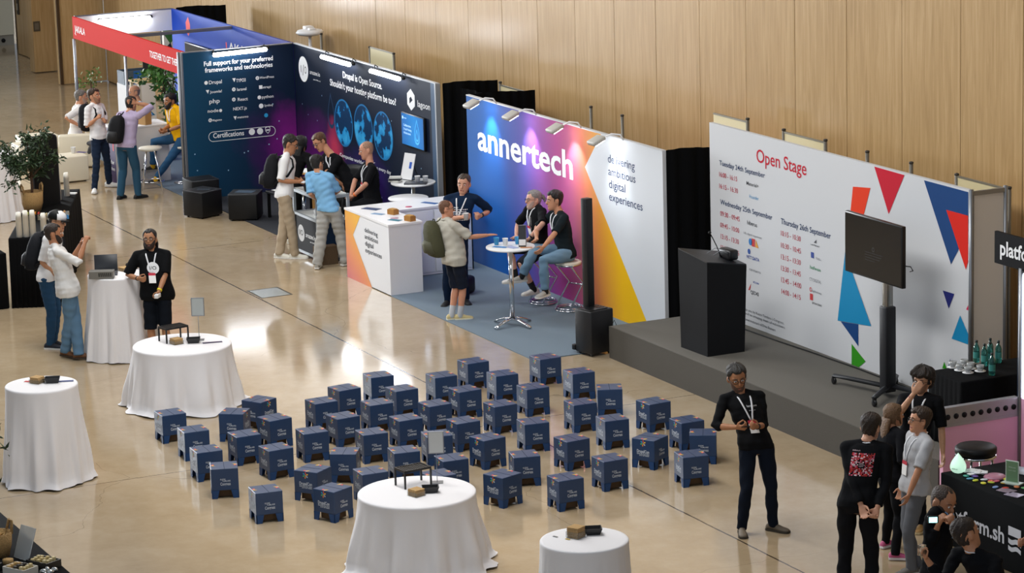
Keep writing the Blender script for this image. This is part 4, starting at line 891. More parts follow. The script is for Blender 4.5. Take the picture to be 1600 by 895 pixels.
mb = MB(); mb.box(-.16, -.11, 0, .16, .11, .015, 0, .004); tag(mb.build('laptop', mat('#8C9196', .35, .6), None, (10.2, -1.12, zt), .35), 'closed grey laptop behind the green sign', 'laptop')
leaf_card('paper', 'white paper sheet on the laptop table corner', 'paper', 10.5, -1.13, zt, .2, .2, .15, M['paper'])
rnd = random.Random(4)
for k in range(11):
    a, b_ = 9.98 + .13 * math.cos(k * 2.4) * (k / 11) ** .5, -1.55 + .10 * math.sin(k * 2.4) * (k / 11) ** .5
    mb = MB(); Mr = Matrix.Rotation(k * 1.1, 4, 'Z')
    mb.box(-.045, -.03, 0, .045, .03, .012, 0, .005, Mr); tag(mb.build('sock_pack', mat('#E6EAEE', .7), None, (a, b_, zt + .013 * (k % 3))), 'white folded pack in the pile beside the glowing drop lamp', 'pack', 'white packs beside the drop lamp')
mb = MB(); mb.lathe([(.11, 0), (.115, .006), (.10, .022), (.02, .03)], 24); tag(mb.build('pink_bag', mat('#B97F95', .35), None, (10.20, -1.48, zt)), 'pink shiny bag on the black table behind the pins', 'bag')
CC = [('#2F9C8E', 'teal'), ('#8A6FC2', 'violet'), ('#5AA4C8', 'sky blue'), ('#C9D62E', 'lime'), ('#E2DE3C', 'yellow'), ('#B8C63A', 'olive'), ('#D9E0E4', 'white'), ('#C2566C', 'rose'), ('#E2604A', 'coral'), ('#D6DE3A', 'bright lime'), ('#E8B92E', 'amber'), ('#D94C3A', 'red'), ('#7A9CD0', 'pale blue'), ('#C97A4A', 'rust'), ('#4E9C5A', 'green')]
PS = [(10.02, -1.70), (10.07, -1.63), (10.12, -1.72), (10.20, -1.71), (10.32, -1.70), (10.34, -1.62), (10.22, -1.62), (10.33, -1.55), (10.30, -1.60), (10.32, -1.43), (10.42, -1.52), (10.58, -1.62), (10.50, -1.68), (10.60, -1.50), (10.68, -1.46)]
for (hx, cn), (a, b_), k in zip(CC, PS, range(15)):
    mb = MB(); mb.lathe([(.03, 0), (.032, .006), (.02, .011)], 14, M4=Matrix.Diagonal((1.25, .9, 1, 1))); tag(mb.build('sticker', mat(hx, .4), None, (a, b_, zt), k * .7), cn + ' sticker among the giveaways on the black table', 'sticker')
for (a, b_, c, l) in ((10.66, -1.66, '#8A7A8C', 'mauve patterned booklet near the front of the black table'), (10.82, -1.68, '#A79CB4', 'pale patterned booklet nearest the right edge of the black table')):
    leaf_card('booklet', l, 'booklet', a, b_, zt, .3, .17, .12, mat(c, .3, var=.3, bscale=30), .008)
# ---------------------------------------------------------------- gradient stand furniture
def high_table(label, x, y, z0, h, R, group=None, legs=4):
    r = thing('bistro_table', label, 'table', (x, y, z0), .35, group)
    mb = MB(); mb.lathe([(R - .01, h - .025), (R, h - .018), (R, h - .004), (R - .005, h), (.01, h)], 36); mb.build('tabletop', mat('#F0F1F2', .3), r)
    mb = MB(); mb.lathe([(.032, .09), (.03, h - .025)], 16); mb.build('column', M['chrome'], r)
    for k in range(legs):
        t = 2 * PI * k / legs; c, s = math.cos(t), math.sin(t); mb = MB()
        mb.tube([(.02 * c, .02 * s, .10), (.14 * c, .14 * s, .085), (.25 * c, .25 * s, .05), (.33 * c, .33 * s, .015)], [.035, .034, .03, .03], 8, sq=.45); mb.build('foot', M['chrome'], r)
    return r
high_table('white round high table on a chrome cross foot with paper cups on it', -1.35, -1.27, .012, 1.09, .33)
def zstool(label, x, y, z0, rz, sh=.74):
    r = thing('bar_stool', label, 'stool', (x, y, z0), rz, 'chrome bar stools with looped bases')
    mb = MB(); mb.lathe([(.15, sh - .03), (.18, sh - .015), (.185, sh + .01), (.16, sh + .025), (.02, sh + .02)], 26); mb.build('seat', mat('#E9E4D4', .35), r)
    mb = MB(); mb.lathe([(.178, sh - .035), (.19, sh - .022), (.186, sh - .012), (.1, sh - .02)], 26); mb.build('seat_rim', M['chrome'], r)
    for s in (-1, 1):
        mb = MB(); mb.tube([(-.1, s * .13, sh - .03), (.17, s * .12, .36), (-.16, s * .13, .03)], .013, 8); mb.build('leg', M['chrome'], r)
    mb = MB(); mb.tube([(.19 * math.cos(2 * PI * j / 28), .19 * math.sin(2 * PI * j / 28), .013) for j in range(28)], .012, 8, closed=True); mb.tube([(.17 * math.cos(2 * PI * j / 28), .17 * math.sin(2 * PI * j / 28), .04) for j in range(28)], .010, 8, closed=True); mb.build('base_ring', M['chrome'], r)
    mb = MB(); mb.tube([(.16, -.12, .34), (.17, 0, .34), (.16, .12, .34)], .011, 8); mb.build('footrest', M['chrome'], r)
zstool('chrome looped bar stool under the person in jeans', -1.80, -.19, .012, math.radians(115), .665)
zstool('chrome looped bar stool under the person with the grey ponytail', -2.40, -.29, .012, math.radians(110), .665)
def cup(x, y, z, m, l, s=1.0, group='paper cups on the high table'):
    mb = MB(); mb.lathe([(.028 * s, 0), (.038 * s, .095 * s), (.040 * s, .097 * s), (.036 * s, .096 * s), (.027 * s, .01)], 16)
    return tag(mb.build('paper_cup', m, None, (x, y, z)), l, 'cup', group)
cup(-1.53, -1.39, 1.104, mat('#2C8FC4', .5), 'blue paper cup at the left of the white high table')
cup(-1.42, -1.31, 1.104, mat('#F1EFEA', .5), 'white paper cup between the two blue cups on the high table')
cup(-1.42, -1.13, 1.104, mat('#2C8FC4', .5), 'blue paper cup at the back of the white high table')
r = thing('table_sign', 'black and white tent sign standing on the white high table', 'sign', (-1.24, -1.14, 1.104), math.radians(60))
mb = MB(); mb.box(-.05, -.005, 0, .05, .005, .29, 0, 0, Matrix.Translation((0, -.045, 0)) @ Matrix.Rotation(-.15, 4, 'X')); mb.build('front_panel', mat('#25272C', .4), r)
mb = MB(); mb.box(-.05, -.005, 0, .05, .005, .29, 0, 0, Matrix.Translation((0, .045, 0)) @ Matrix.Rotation(.15, 4, 'X')); mb.build('back_panel', M['white'], r)
mb = MB(); mb.box(-.045, -.007, .02, .045, -.0055, .1, 0, 0, Matrix.Translation((0, -.045, 0)) @ Matrix.Rotation(-.15, 4, 'X')); mb.build('print', M['white'], r)
leaf_card('leaflet', 'blue leaflet on the white high table', 'leaflet', -1.36, -1.42, 1.1045, .7, .2, .08, mat('#3C83C4', .4))
leaf_card('leaflet', 'lilac leaflet on the white high table', 'leaflet', -1.25, -1.29, 1.1045, .2, .18, .1, mat('#A9B4DA', .4))
leaf_card('leaflet', 'orange leaflet by the tent sign on the white high table', 'leaflet', -1.13, -1.14, 1.1045, 1.1, .16, .07, mat('#C98A5A', .4))

# ---------------------------------------------------------------- navy stand furniture
r = thing('display_counter', 'grey framed display counter with a round white emblem on a dark panel', 'counter', (-7.68, -1.88, .012))
W_, D_, H_ = .92, .50, 1.0
for a in (0, W_):
    for b_ in (0, D_):
        mb = MB(); mb.box(a - .02, b_ - .02, 0, a + .02, b_ + .02, H_); mb.build('post', mat('#9EA6AE', .4, .4), r)
for z in (.06, .62, .97):
    mb = MB(); mb.box(.02, -.015, z - .02, W_ - .02, .015, z + .02); mb.box(.02, D_ - .015, z - .02, W_ - .02, D_ + .015, z + .02); mb.box(-.015, .02, z - .02, .015, D_ - .02, z + .02); mb.box(W_ - .015, .02, z - .02, W_ + .015, D_ - .02, z + .02)
    mb.build('rail_frame', mat('#A9B1B8', .4, .4), r)
mb = MB(); mb.box(.02, -.005, .08, W_ - .02, .005, .6); mb.build('front_panel', mat('#14161C', .7, spec=.25), r)
mb = MB(); mb.box(W_ - .005, .02, .08, W_ + .005, D_ - .02, .6); mb.build('side_panel', mat('#0F2A48', .7, spec=.25), r)
mb = MB(); mb.box(.01, .01, .985, W_ - .01, D_ - .01, 1.003); mb.box(.01, .01, .61, W_ - .01, D_ - .01, .63); mb.build('shelf', mat('#D4D8D6', .35), r)
mb = MB(); disc(mb, .13, (.25, .34), (0, 0, 0), X, Z3, NY, .007, 28); mb.build('round_emblem', LT, r)
mb = MB(); letters(mb, [['I/O', .17, .31, .16, .08]], (0, 0, 0), X, Z3, NY, 0, lift=.009); mb.build('emblem_lettering', M['black'], r)
mb = MB(); letters(mb, [['amazee.io', .43, .31, .4, .07], ['part of Mirantis', .6, .25, .24, .022]], (0, 0, 0), X, Z3, NY, .012, lift=.007); mb.build('lettering', LT, r)
for k in range(5):
    mb = MB(); mb.lathe([(.035, 0), (.037, .09), (.033, .09), (.03, .01)], 14); mb.tube([(.036, 0, .07), (.06, 0, .06), (.06, 0, .03), (.036, 0, .02)], .006, 6)
    tag(mb.build('mug', M['white'], None, (-7.2 + .1 * k, -1.72 + .02 * (k % 2), .643)), 'white mug on the inner shelf of the display counter, %s from the left' % ('first', 'second', 'third', 'fourth', 'last')[k], 'mug', 'mugs in the display counter')
r = thing('laptop', 'open laptop with a blue screen on the display counter', 'laptop', (-7.12, -1.72, 1.016), math.radians(205))
mb = MB(); mb.box(-.16, -.11, 0, .16, .11, .016, 0, .004); mb.build('base', mat('#7C8086', .4, .5), r)
mb = MB(); Ml = Matrix.Translation((0, .11, .012)) @ Matrix.Rotation(-.25, 4, 'X'); mb.box(-.16, -.004, 0, .16, .004, .23, 0, .002, Ml, 1); mb.build('lid', mat('#23262C', .4), r)
mb = MB(); mb.box(-.15, -.006, .01, .15, -.0045, .22, 0, 0, Ml); mb.build('display', mat('#2C7FC0', .4, emit=.4), r)
leaf_card('leaflet', 'white leaflet at the left end of the display counter', 'leaflet', -7.5, -1.7, 1.017, .4, .2, .14, M['paper'])
leaf_card('leaflet', 'pale green leaflet on the display counter near the phone holder', 'leaflet', -7.3, -1.75, 1.017, .9, .18, .12, mat('#B9CDBD', .5))
mb = MB(); mb.box(-.08, -.17, 0, .08, .17, .28, 0, .004, None, 1); mb.box(-.08, -.002, .28, .08, .002, .282, 1); tag(mb.build('cardboard_box', [mat('#5E4A36', .85, var=.1), mat('#3E3022', .9)], None, (-6.64, -1.82, .0), .0), 'brown cardboard box on the floor behind the man in the pale blue polo', 'box')
high_table('white round table beside the display counter by the seated bald man', -5.98, -.78 + .05, 0.0, 1.0, .30)
high_table('white round high table under the wall screen with a laptop stand and cups', -6.72, -.32, 0.0, 1.08, .34)
r = thing('tablet_stand', 'white upright tablet on a stand on the table below the wall screen', 'screen', (-6.92, -.35, 1.082), math.radians(20))
mb = MB(); Ml = Matrix.Translation((0, .0, .01)) @ Matrix.Rotation(-.28, 4, 'X'); mb.box(-.12, -.008, 0, .12, .008, .40, 0, .004, Ml, 1); mb.build('panel', M['white'], r)
mb = MB(); mb.box(.03, -.011, .17, .08, -.0085, .27, 0, 0, Ml); mb.build('blue_sticker', mat('#2456B8', .5), r)
mb = MB(); mb.tube([(.03, .1, .3), (.06, .2, .01)], .008, 6); mb.box(-.1, 0, 0, .1, .2, .01); mb.build('prop', M['bplastic'], r)
cup(-6.60, -.30, 1.082, M['white'], 'left white paper cup on the table below the wall screen', 1.1, 'cups below the wall screen'); cup(-6.53, -.20, 1.082, M['white'], 'right white paper cup on the table below the wall screen', 1.1, 'cups below the wall screen')
mb = MB(); mb.box(-.17, -.11, 0, .17, .11, .02, 0, .005); tag(mb.build('laptop', mat('#3A3D44', .4), None, (-6.57, -.14 - .2, 1.082), 1.0), 'closed dark laptop on the table below the wall screen', 'laptop')
for k in range(3):
    mb = MB(); mb.box(-.09, -.06, 0, .09, .06, .028, 0, .004, None, 1); tag(mb.build('adapter_box', mat(('#D9D8D2', '#24262B', '#CFCFC8')[k], .5), None, (-6.86, -.55, 1.082 + .029 * k), .5 + .3 * k), ('pale adapter box at the bottom of the small stack', 'black adapter box in the middle of the small stack', 'pale adapter box on top of the small stack')[k] + ' below the tablet', 'box', 'adapter boxes below the tablet')
zstool('chrome looped bar stool under the bald person in black', -6.89, -.88, .012, math.radians(100), .665)
# black poufs
def pouf(label, x, y, rz, w_, d_, h, m, name='pouf', piping=True, group=None):
    r = thing(name, label, 'seat', (x, y, .0), rz, group)
    mb = MB(); mb.box(-w_ / 2, -d_ / 2, .02, w_ / 2, d_ / 2, h, 0, .022, None, 3); mb.build('cushion', m, r)
    if piping:
        mb = MB(); k = .006; P_ = [(-w_ / 2 + k, -d_ / 2 + k, h - .008), (w_ / 2 - k, -d_ / 2 + k, h - .008), (w_ / 2 - k, d_ / 2 - k, h - .008), (-w_ / 2 + k, d_ / 2 - k, h - .008)]
        mb.tube(P_, .008, 6, closed=True); mb.build('piping', mat('#3A3D43', .4), r)
    mb = MB()
    for sx in (-1, 1):
        for sy in (-1, 1): mb.lathe([(.02, 0), (.02, .022)], 8, 0, c=(sx * (w_ / 2 - .06), sy * (d_ / 2 - .06), 0))
    mb.build('feet', M['black'], r)
pouf('black leather cube pouf nearest the floor edge at the navy side wall', -11.40, -2.04, math.radians(23), .46, .46, .44, M['blackleather'], group='black poufs')
pouf('black leather cube pouf behind another at the end of the navy side wall', -12.43, -1.69, 0, .48, .48, .44, M['blackleather'], group='black poufs')
pouf('black leather cube pouf at the carpet corner with a leaflet on top', -10.785, -1.525, math.radians(58), .48, .48, .44, M['blackleather'], group='black poufs')
leaf_card('leaflet', 'dark leaflet lying on the nearest black pouf', 'leaflet', -11.38, -2.02, .4415, .9, .22, .1, mat('#3B4148', .3))
leaf_card('leaflet', 'blue grey leaflet lying on the corner pouf', 'leaflet', -10.79, -1.52, .4415, .8, .3, .2, mat('#46586A', .3))
def tub_chair(label, x, y, rz, m, sc=1.0):
    r = thing('tub_chair', label, 'armchair', (x, y, 0.012), rz)
    mb = MB(); n = 18; A = []
    for ring in ((.36, .02), (.37, .3), (.37, .60), (.35, .66), (.29, .66), (.26, .6), (.26, .40)):
        A.append([(ring[0] * math.cos(PI * (-.15 + 1.3 * j / n)) * sc, ring[0] * math.sin(PI * (-.15 + 1.3 * j / n)) * sc, ring[1] * sc * (1.0 if ring[1] < .5 else (0.92 + .12 * math.sin(PI * j / n)))) for j in range(n + 1)])
    k = n + 1; V = [p for q in A for p in q]; F = [(i * k + j, i * k + j + 1, (i + 1) * k + j + 1, (i + 1) * k + j) for i in range(len(A) - 1) for j in range(n)]
    for e in (0, n): F.append([i * k + e for i in range(len(A))])
    mb.add(V, F, 0, True); mb.build('backrest', m, r)
    mb = MB(); mb.lathe([(.27 * sc, .05), (.30 * sc, .3 * sc), (.28 * sc, .42 * sc), (.02, .44 * sc)], 24); mb.build('seat', m, r)
    mb = MB(); mb.lathe([(.22 * sc, 0), (.22 * sc, .05)], 16); mb.build('plinth', M['black'], r)
    return r
tub_chair('black leather tub chair against the navy wall', -9.62, -.30, math.radians(20), M['blackleather'], 1.25)
r = thing('low_table', 'low black table with a green bottle and papers by the black poufs', 'table', (-10.35, -.92, .012), .1)
mb = MB(); mb.box(-.32, -.28, .40, .32, .28, .44, 0, .006, None, 1); mb.build('tabletop', M['blackleather'], r)
for a in (-.28, .28):
    for b_ in (-.24, .24): mb = MB(); mb.box(a - .02, b_ - .02, 0, a + .02, b_ + .02, .4); mb.build('leg', M['black'], r)
r = thing('drink_bottle', 'dark green bottle with a pale cap standing on the low black table', 'bottle', (-10.2, -.9, .453))
mb = MB(); mb.lathe([(.04, 0), (.042, .16), (.03, .2), (.02, .21)], 14); mb.build('body', mat('#1F5A3C', .4), r); mb = MB(); mb.lathe([(.022, .205), (.022, .24), (.004, .242)], 10); mb.build('cap', M['white'], r)
leaf_card('paper', 'sheet of paper on the low black table', 'paper', -10.5, -1.0, .4535, .3, .28, .2, M['paper']); leaf_card('leaflet', 'teal leaflet on the low black table', 'leaflet', -10.52, -.8, .4535, .8, .2, .1, mat('#4FB3A6', .4))
r = thing('brochure_rack', 'wooden tiered rack with white brochures behind the man with the phone', 'rack', (-9.35, -.95, 0.012), math.radians(20))
for k in range(2):
    mb = MB(); mb.box(-.25, -.14, .72 + .16 * k, .25, .14, .745 + .16 * k, 0, .004, None, 1); mb.build('tray', mat('#B88A4A', .6), r)
    mb = MB(); mb.box(-.22, -.12, .746 + .16 * k, .22, .12, .765 + .16 * k); mb.build('brochures', M['paper'], r)
mb = MB(); mb.box(-.03, .05, 0, .03, .1, .9); mb.box(-.2, -.12, 0, .2, .16, .02); mb.build('stand', mat('#A67B40', .6), r)
mb = MB(); mb.tube([(-.22, 0, .02), (0, 0, .05), (.22, 0, .02)], .03, 8, sq=.5); mb.tube([(0, -.22, .02), (0, 0, .05), (0, .22, .02)], .03, 8, sq=.5)
mb.tube([(0, 0, .05), (0, 0, .7)], .025, 8); mb.lathe([(.25, .7), (.26, .71), (.25, .73), (.02, .73)], 24)
tag(mb.build('bistro_table', [M['chrome']], None, (-8.75, -1.3, .012)), 'chrome pedestal table behind the man with the phone', 'table')

# ---------------------------------------------------------------- far red and blue stand
r = thing('fascia_board', 'red overhead board with white lettering over the far stand', 'sign', (-19.0, -1.7, 2.1))
mb = MB(); mb.box(0, -.02, 0, 6.05, .02, .40); mb.build('board', M['red'], r)
mb = MB(); letters(mb, [['JAKALA', .12, .13, .62, .12], ['TOGETHER TO GET THERE', 4.36, .13, 1.5, .11]], (0, -.02, 0), X, Z3, NY, .015, lift=.003); flat(mb, [(.16, .075), (.2, .075), (.18, .1)], (0, -.02, 0), X, Z3, NY, .003); mb.build('lettering', LT, r)
r = thing('fascia_board', 'white overhead board carrying a lamp at the far end of the far stand', 'sign', (-19.02, -1.68, 2.1))
mb = MB(); mb.box(0, 0, 0, .04, 1.9, .40); mb.build('board', M['white'], r)
mb = MB(); mb.box(-.005, 0, .39, .045, 1.9, .41); mb.build('edge_profile', M['alu'], r)
tube_light('wall_lamp', 'lit fluorescent lamp inside the far white board', (-18.9, -1.22, 2.38), (-18.9, -.27, 2.38), (-.08, 0, -.03), 'lamps of the far stand')
r = thing('overhead_beam', 'slim grey beam crossing over the far stand', 'beam', (-15.75, -1.68, 2.44)); mb = MB(); mb.box(-.025, 0, 0, .025, 1.88, .06, 0, .006, None, 1); mb.build('profile', M['alu'], r)
for x, l in ((-18.9, 'grey post at the far left corner of the far stand'), (-15.93, 'grey post midway under the red board'), (-12.93, 'grey post where the red board meets the navy side wall')):
    r = thing('stand_post', l, 'post', (x, -1.74 if x < -13 else -1.80, 0), 0, 'posts of the far stand'); mb = MB(); mb.tube([(0, 0, 0), (0, 0, 2.1 if x < -13 else 2.5)], .028, 8); mb.build('shaft', M['alu'], r); mb = MB(); mb.lathe([(.05, 0), (.05, .012), (.03, .016)], 12); mb.build('foot_plate', M['alu'], r)
r = thing('printed_wall', 'bright blue back wall of the far stand with red and white lettering', 'printed wall', (-19.0, .2, 0))
def bluewall():
    m, nt, b = node_mat('blue_print', .6, .22); tc = N(nt, 'ShaderNodeTexCoord'); sx = N(nt, 'ShaderNodeSeparateXYZ'); nt.links.new(tc.outputs['Object'], sx.inputs[0])
    cr = N(nt, 'ShaderNodeValToRGB'); ramp_set(cr, [(0, '#0A42B4'), (.5, '#2A4FB0'), (1, '#2B2C86')]); nt.links.new(math_n(nt, 'DIVIDE', sx.outputs[0], 6.1), cr.inputs[0]); nt.links.new(cr.outputs[0], b.inputs['Base Color']); return m
mb = MB(); mb.box(0, 0, 0, 6.1, .05, 2.5); mb.build('panel', bluewall(), r)
mb = MB(); letters(mb, [['AKALA', 3.05, 2.02, 1.3, .17]], (0, 0, 0), X, Z3, NY, .012, lift=.003); mb.build('lettering', LT, r)
mb = MB(); letters(mb, [['J', 2.86, 2.0, .1, .17]], (0, 0, 0), X, Z3, NY, .02, lift=.003); flat(mb, [(.95, 2.44), (.80, 2.32), (.82, 2.15), (.92, 2.08), (1.03, 2.17), (1.04, 2.3)], (0, 0, 0), X, Z3, NY, .003); mb.build('red_emblem', mat('#E8564E', .5), r)
r = thing('wall_screen', 'dark screen on the bright blue wall', 'screen', (-18.1, .12, 1.2)); mb = MB(); mb.box(0, 0, 0, 1.3, .06, .78, 0, .006); mb.build('casing', M['bplastic'], r); mb = MB(); mb.box(.02, -.003, .02, 1.28, 0, .76); mb.build('display', mat('#2B2723', .7, spec=.1), r)
# pillar with street art style print
def art():
    m, nt, b = node_mat('poster_print', .5); tc = N(nt, 'ShaderNodeTexCoord'); v = N(nt, 'ShaderNodeTexVoronoi'); v.inputs['Scale'].default_value = 3.2; nt.links.new(tc.outputs['Object'], v.inputs['Vector'])
    sp_ = N(nt, 'ShaderNodeSeparateColor'); nt.links.new(v.outputs['Color'], sp_.inputs[0]); cr = N(nt, 'ShaderNodeValToRGB'); cr.color_ramp.interpolation = 'CONSTANT'
    ramp_set(cr, [(0, '#E3B21C'), (.3, '#2B2C3A'), (.5, '#E8E4DA'), (.65, '#C63A2A'), (.78, '#3F7A3A'), (.88, '#2B2C3A')]); nt.links.new(sp_.outputs[0], cr.inputs[0]); nt.links.new(cr.outputs[0], b.inputs['Base Color']); return m
r = thing('poster_column', 'narrow column with a loud multicoloured print beside the bright blue wall', 'column', (-19.5, .16, 0)); mb = MB(); mb.box(0, 0, 0, .12, .36, 2.1); mb.build('print', art(), r); mb = MB(); mb.box(-.02, -.02, 0, .0, .38, 2.15); mb.box(0, -.03, 2.1, .13, .38, 2.15); mb.build('frame', M['bplastic'], r)
r = thing('display_cabinet', 'white cabinet with a blue and yellow box front behind the bald man', 'cabinet', (-22.2, .10, 0))
mb = MB(); mb.box(0, 0, 0, .5, .62, .74, 0, .006, None, 1); mb.build('body', M['white'], r); mb = MB(); mb.prism([(0, .1), (.55, .1), (0, .66)], (.502, .04, 0), Y, Z3, X, .003); mb.build('blue_triangle', mat('#1E7FB4', .5), r)
r = thing('display_box', 'open grey box with a blue and yellow front on the white cabinet', 'box', (-22.15, .10, .741)); mb = MB(); mb.box(0, 0, 0, .42, .6, .03); mb.box(0, 0, .03, .03, .6, .26); mb.box(.39, 0, .03, .42, .6, .26); mb.box(.03, 0, .03, .39, .03, .26); mb.box(.03, .57, .03, .39, .6, .26); mb.build('case', mat('#4A5A6A', .5), r)
mb = MB(); mb.box(.42, .2, 0, .424, .47, .26); mb.build('blue_front', mat('#1E62B4', .5), r); mb = MB(); mb.box(.42, .48, 0, .424, .6, .26); mb.build('yellow_front', mat('#E2C02A', .5), r)
r = thing('monitor', 'black monitor on the wooden shelf of the far stand', 'screen', (-20.35, .35, 1.012), math.radians(60)); mb = MB(); mb.box(-.3, -.02, .1, .3, .02, .48, 0, .006); mb.build('panel', M['bplastic'], r); mb = MB(); mb.box(-.04, 0, .01, .04, .03, .2); mb.box(-.12, -.08, 0, .12, .08, .015); mb.build('foot', M['bplastic'], r)
r = thing('shelf_table', 'pale wooden table with white legs behind the bald man', 'table', (-20.4, .28, 0), .05); mb = MB(); mb.box(-.25, -.45, .97, .25, .4, 1.01, 0, .006, None, 1); mb.build('tabletop', mat('#C9AE78', .5), r)
for a in (-.21, .21):
    for b_ in (-.4, .35): mb = MB(); mb.box(a - .025, b_ - .025, 0, a + .025, b_ + .025, .97); mb.build('leg', mat('#D9CFB8', .5), r)

def leaves_mesh(rnd, pts, n, size, droop=.3, wid=.3):
    mb = MB()
    for k in range(n):
        c = Vector(rnd.choice(pts)); c += Vector((rnd.gauss(0, 1), rnd.gauss(0, 1), rnd.gauss(0, 1))) * size * .6
        d = Vector((rnd.gauss(0, 1), rnd.gauss(0, 1), rnd.gauss(.1, .8) - droop)).normalized(); s = d.cross(Vector((rnd.gauss(0, 1), rnd.gauss(0, 1), rnd.gauss(0, 1)))).normalized(); u = d.cross(s)
        L = size * rnd.uniform(.7, 1.25); w_ = L * wid
        mb.add([c, c + d * L * .45 + s * w_ + u * L * .06, c + d * L, c + d * L * .45 - s * w_ + u * L * .06, c + d * L * .5 - u * L * .04], [(0, 1, 4), (1, 2, 4), (2, 3, 4), (3, 0, 4)], 0, True)
    return mb
rnd = random.Random(21)
r = thing('climbing_plant', 'leafy green plant climbing beside the bright blue wall of the far stand', 'plant', (-17.6, -.35, .012))
sp_ = []; mb = MB()
for k in range(5):
    P_ = [Vector((rnd.uniform(-.1, .1), rnd.uniform(-.1, .1), .25))]
    for q in range(7): P_.append(P_[-1] + Vector((rnd.uniform(-.12, .08), rnd.uniform(-.10, .12) - (.05 if q > 3 else 0), .21)))
    mb.tube(P_, .012, 6); sp_ += P_[2:]
mb.build('stems', M['bark'], r); sp_ += [(-.15 + rnd.uniform(-.2, .2), -.35 + rnd.uniform(-.2, .2), 1.45 + rnd.uniform(-.15, .15)) for _ in range(14)]
leaves_mesh(rnd, sp_, 520, .12, .4, .32).build('foliage', mat('#4C7A34', .5, var=.35, bscale=20), r)
mb = MB(); mb.lathe([(.14, 0), (.19, .3), (.17, .3), (.15, .26), (.01, .26)], 20); mb.build('pot', mat('#E6E2D8', .5), r)
r = thing('potted_plant', 'small thin potted tree behind the two men in white shirts', 'plant', (-20.0, -1.15, 0))
mb = MB(); mb.tube([(0, 0, .2), (.02, .01, .6), (0, .03, 1.0), (.02, .02, 1.15)], .014, 6); mb.build('stem', M['bark'], r)
leaves_mesh(rnd, [(rnd.gauss(0, .08), rnd.gauss(0, .08), 1.08 + rnd.uniform(-.15, .25)) for _ in range(16)], 120, .08, .1, .25).build('foliage', mat('#66803C', .5, var=.3, bscale=20), r)
mb = MB(); mb.lathe([(.11, 0), (.15, .24), (.13, .24), (.01, .22)], 18); mb.build('pot', mat('#B9A88A', .7), r)
# violet counter with white side
r = thing('promo_counter', 'violet fronted white counter with white lettering in the far stand', 'counter', (-15.5, -2.34, 0))
mb = MB(); mb.box(0, .004, 0, .58, .98, .98); mb.build('body', mat('#DDDAD6', .5), r); mb = MB(); mb.box(-.01, -.01, .98, .59, .99, 1.01, 0, .004, None, 1); mb.build('counter_top', M['white'], r)
mb = MB(); mb.box(.0, 0, .02, .56, .004, .96); mb.build('violet_panel', mat('#35245E', .5), r); mb = MB(); letters(mb, [['Together', .08, .36, .4, .07], ['to get there', .08, .25, .42, .06]], (0, 0, 0), X, Z3, NY, .012, lift=.003); mb.build('lettering', LT, r)
mb = MB(); flat(mb, [(.44, .6), (.5, .6), (.5, .85), (.47, .9), (.44, .85)], (0, 0, 0), X, Z3, NY, .003); mb.build('red_emblem', mat('#D8324A', .5), r)
r = thing('paper_bag', 'brown paper bag standing on the white counter of the far stand', 'bag', (-15.06, -1.75, 1.012), .35); mb = MB(); mb.box(-.13, -.07, 0, .13, .07, .34, 0, .006, None, 1); mb.build('body', M['kraft'], r); mb = MB(); mb.tube([(-.06, -.075, .33), (-.04, -.075, .42), (.04, -.075, .42), (.06, -.075, .33)], .006, 6); mb.build('handle', M['kraft'], r)
def tstool(label, x, y, z0, rz, seat, sh=.78, tripod=True):
    r = thing('bar_stool', label, 'stool', (x, y, z0), rz, 'stools of the far stand')
    mb = MB(); mb.lathe([(.16, sh - .05), (.2, sh - .03), (.2, sh), (.02, sh + .01)], 24); mb.build('seat', seat, r)
    if tripod:
        for k in range(4):
            t = PI / 2 * k + .5; mb = MB(); mb.tube([(.1 * math.cos(t), .1 * math.sin(t), sh - .05), (.24 * math.cos(t), .24 * math.sin(t), .01)], .013, 8); mb.build('leg', M['chrome'], r)
        mb = MB(); mb.tube([(.2 * math.cos(2 * PI * j / 20), .2 * math.sin(2 * PI * j / 20), .2) for j in range(20)], .01, 6, closed=True); mb.build('footrest', M['chrome'], r)
    else:
        mb = MB(); mb.tube([(-.02, 0, sh - .04), (.02, 0, .03)], .03, 8); mb.build('leg', mat('#3A3B3E', .4, .5), r)
        mb = MB(); mb.lathe([(.2, 0), (.19, .02), (.03, .035)], 24); mb.build('base_disc', M['chrome'], r)
tstool('white topped chrome bar stool standing empty behind the man in lilac', -13.98, -2.02, .0, 0, mat('#E6E0CE', .4))
tstool('white bar stool on a round chrome base under the man in yellow', -14.50, -1.25, .012, 0, mat('#E6E0CE', .4), .655, False)
# cream armless seats
def cream(label, x, y, w_, d_, h, rz=0.0): pouf(label, x, y, rz, w_, d_, h, M['leather'], 'cube_ottoman', False, 'cream cube seats of the far lounge')
cream('cream leather cube seat nearest the camera beside the olive tree', -15.95, -2.90, .50, .62, .46)
cream('cream leather cube seat behind the olive tree, half hidden by leaves', -17.62, -3.02, .5, .66, .46)
cream('cream leather cube seat farthest back on the left of the lounge', -18.45, -2.68, .55, .68, .46)
r = thing('cube_armchair', 'cream leather armchair under the grey haired man in white', 'armchair', (-17.45, -2.22, 0), math.radians(75))
mb = MB(); mb.box(-.35, -.35, .02, .35, .35, .40, 0, .03, None, 3); mb.build('seat', M['leather'], r); mb = MB(); mb.box(-.36, -.42, .02, .36, -.27, .62, 0, .04, None, 3); mb.build('backrest', M['leather'], r)
r = thing('cube_armchair', 'white armchair beside the bald man in light blue', 'armchair', (-17.13, -1.0, .012), math.radians(-85))
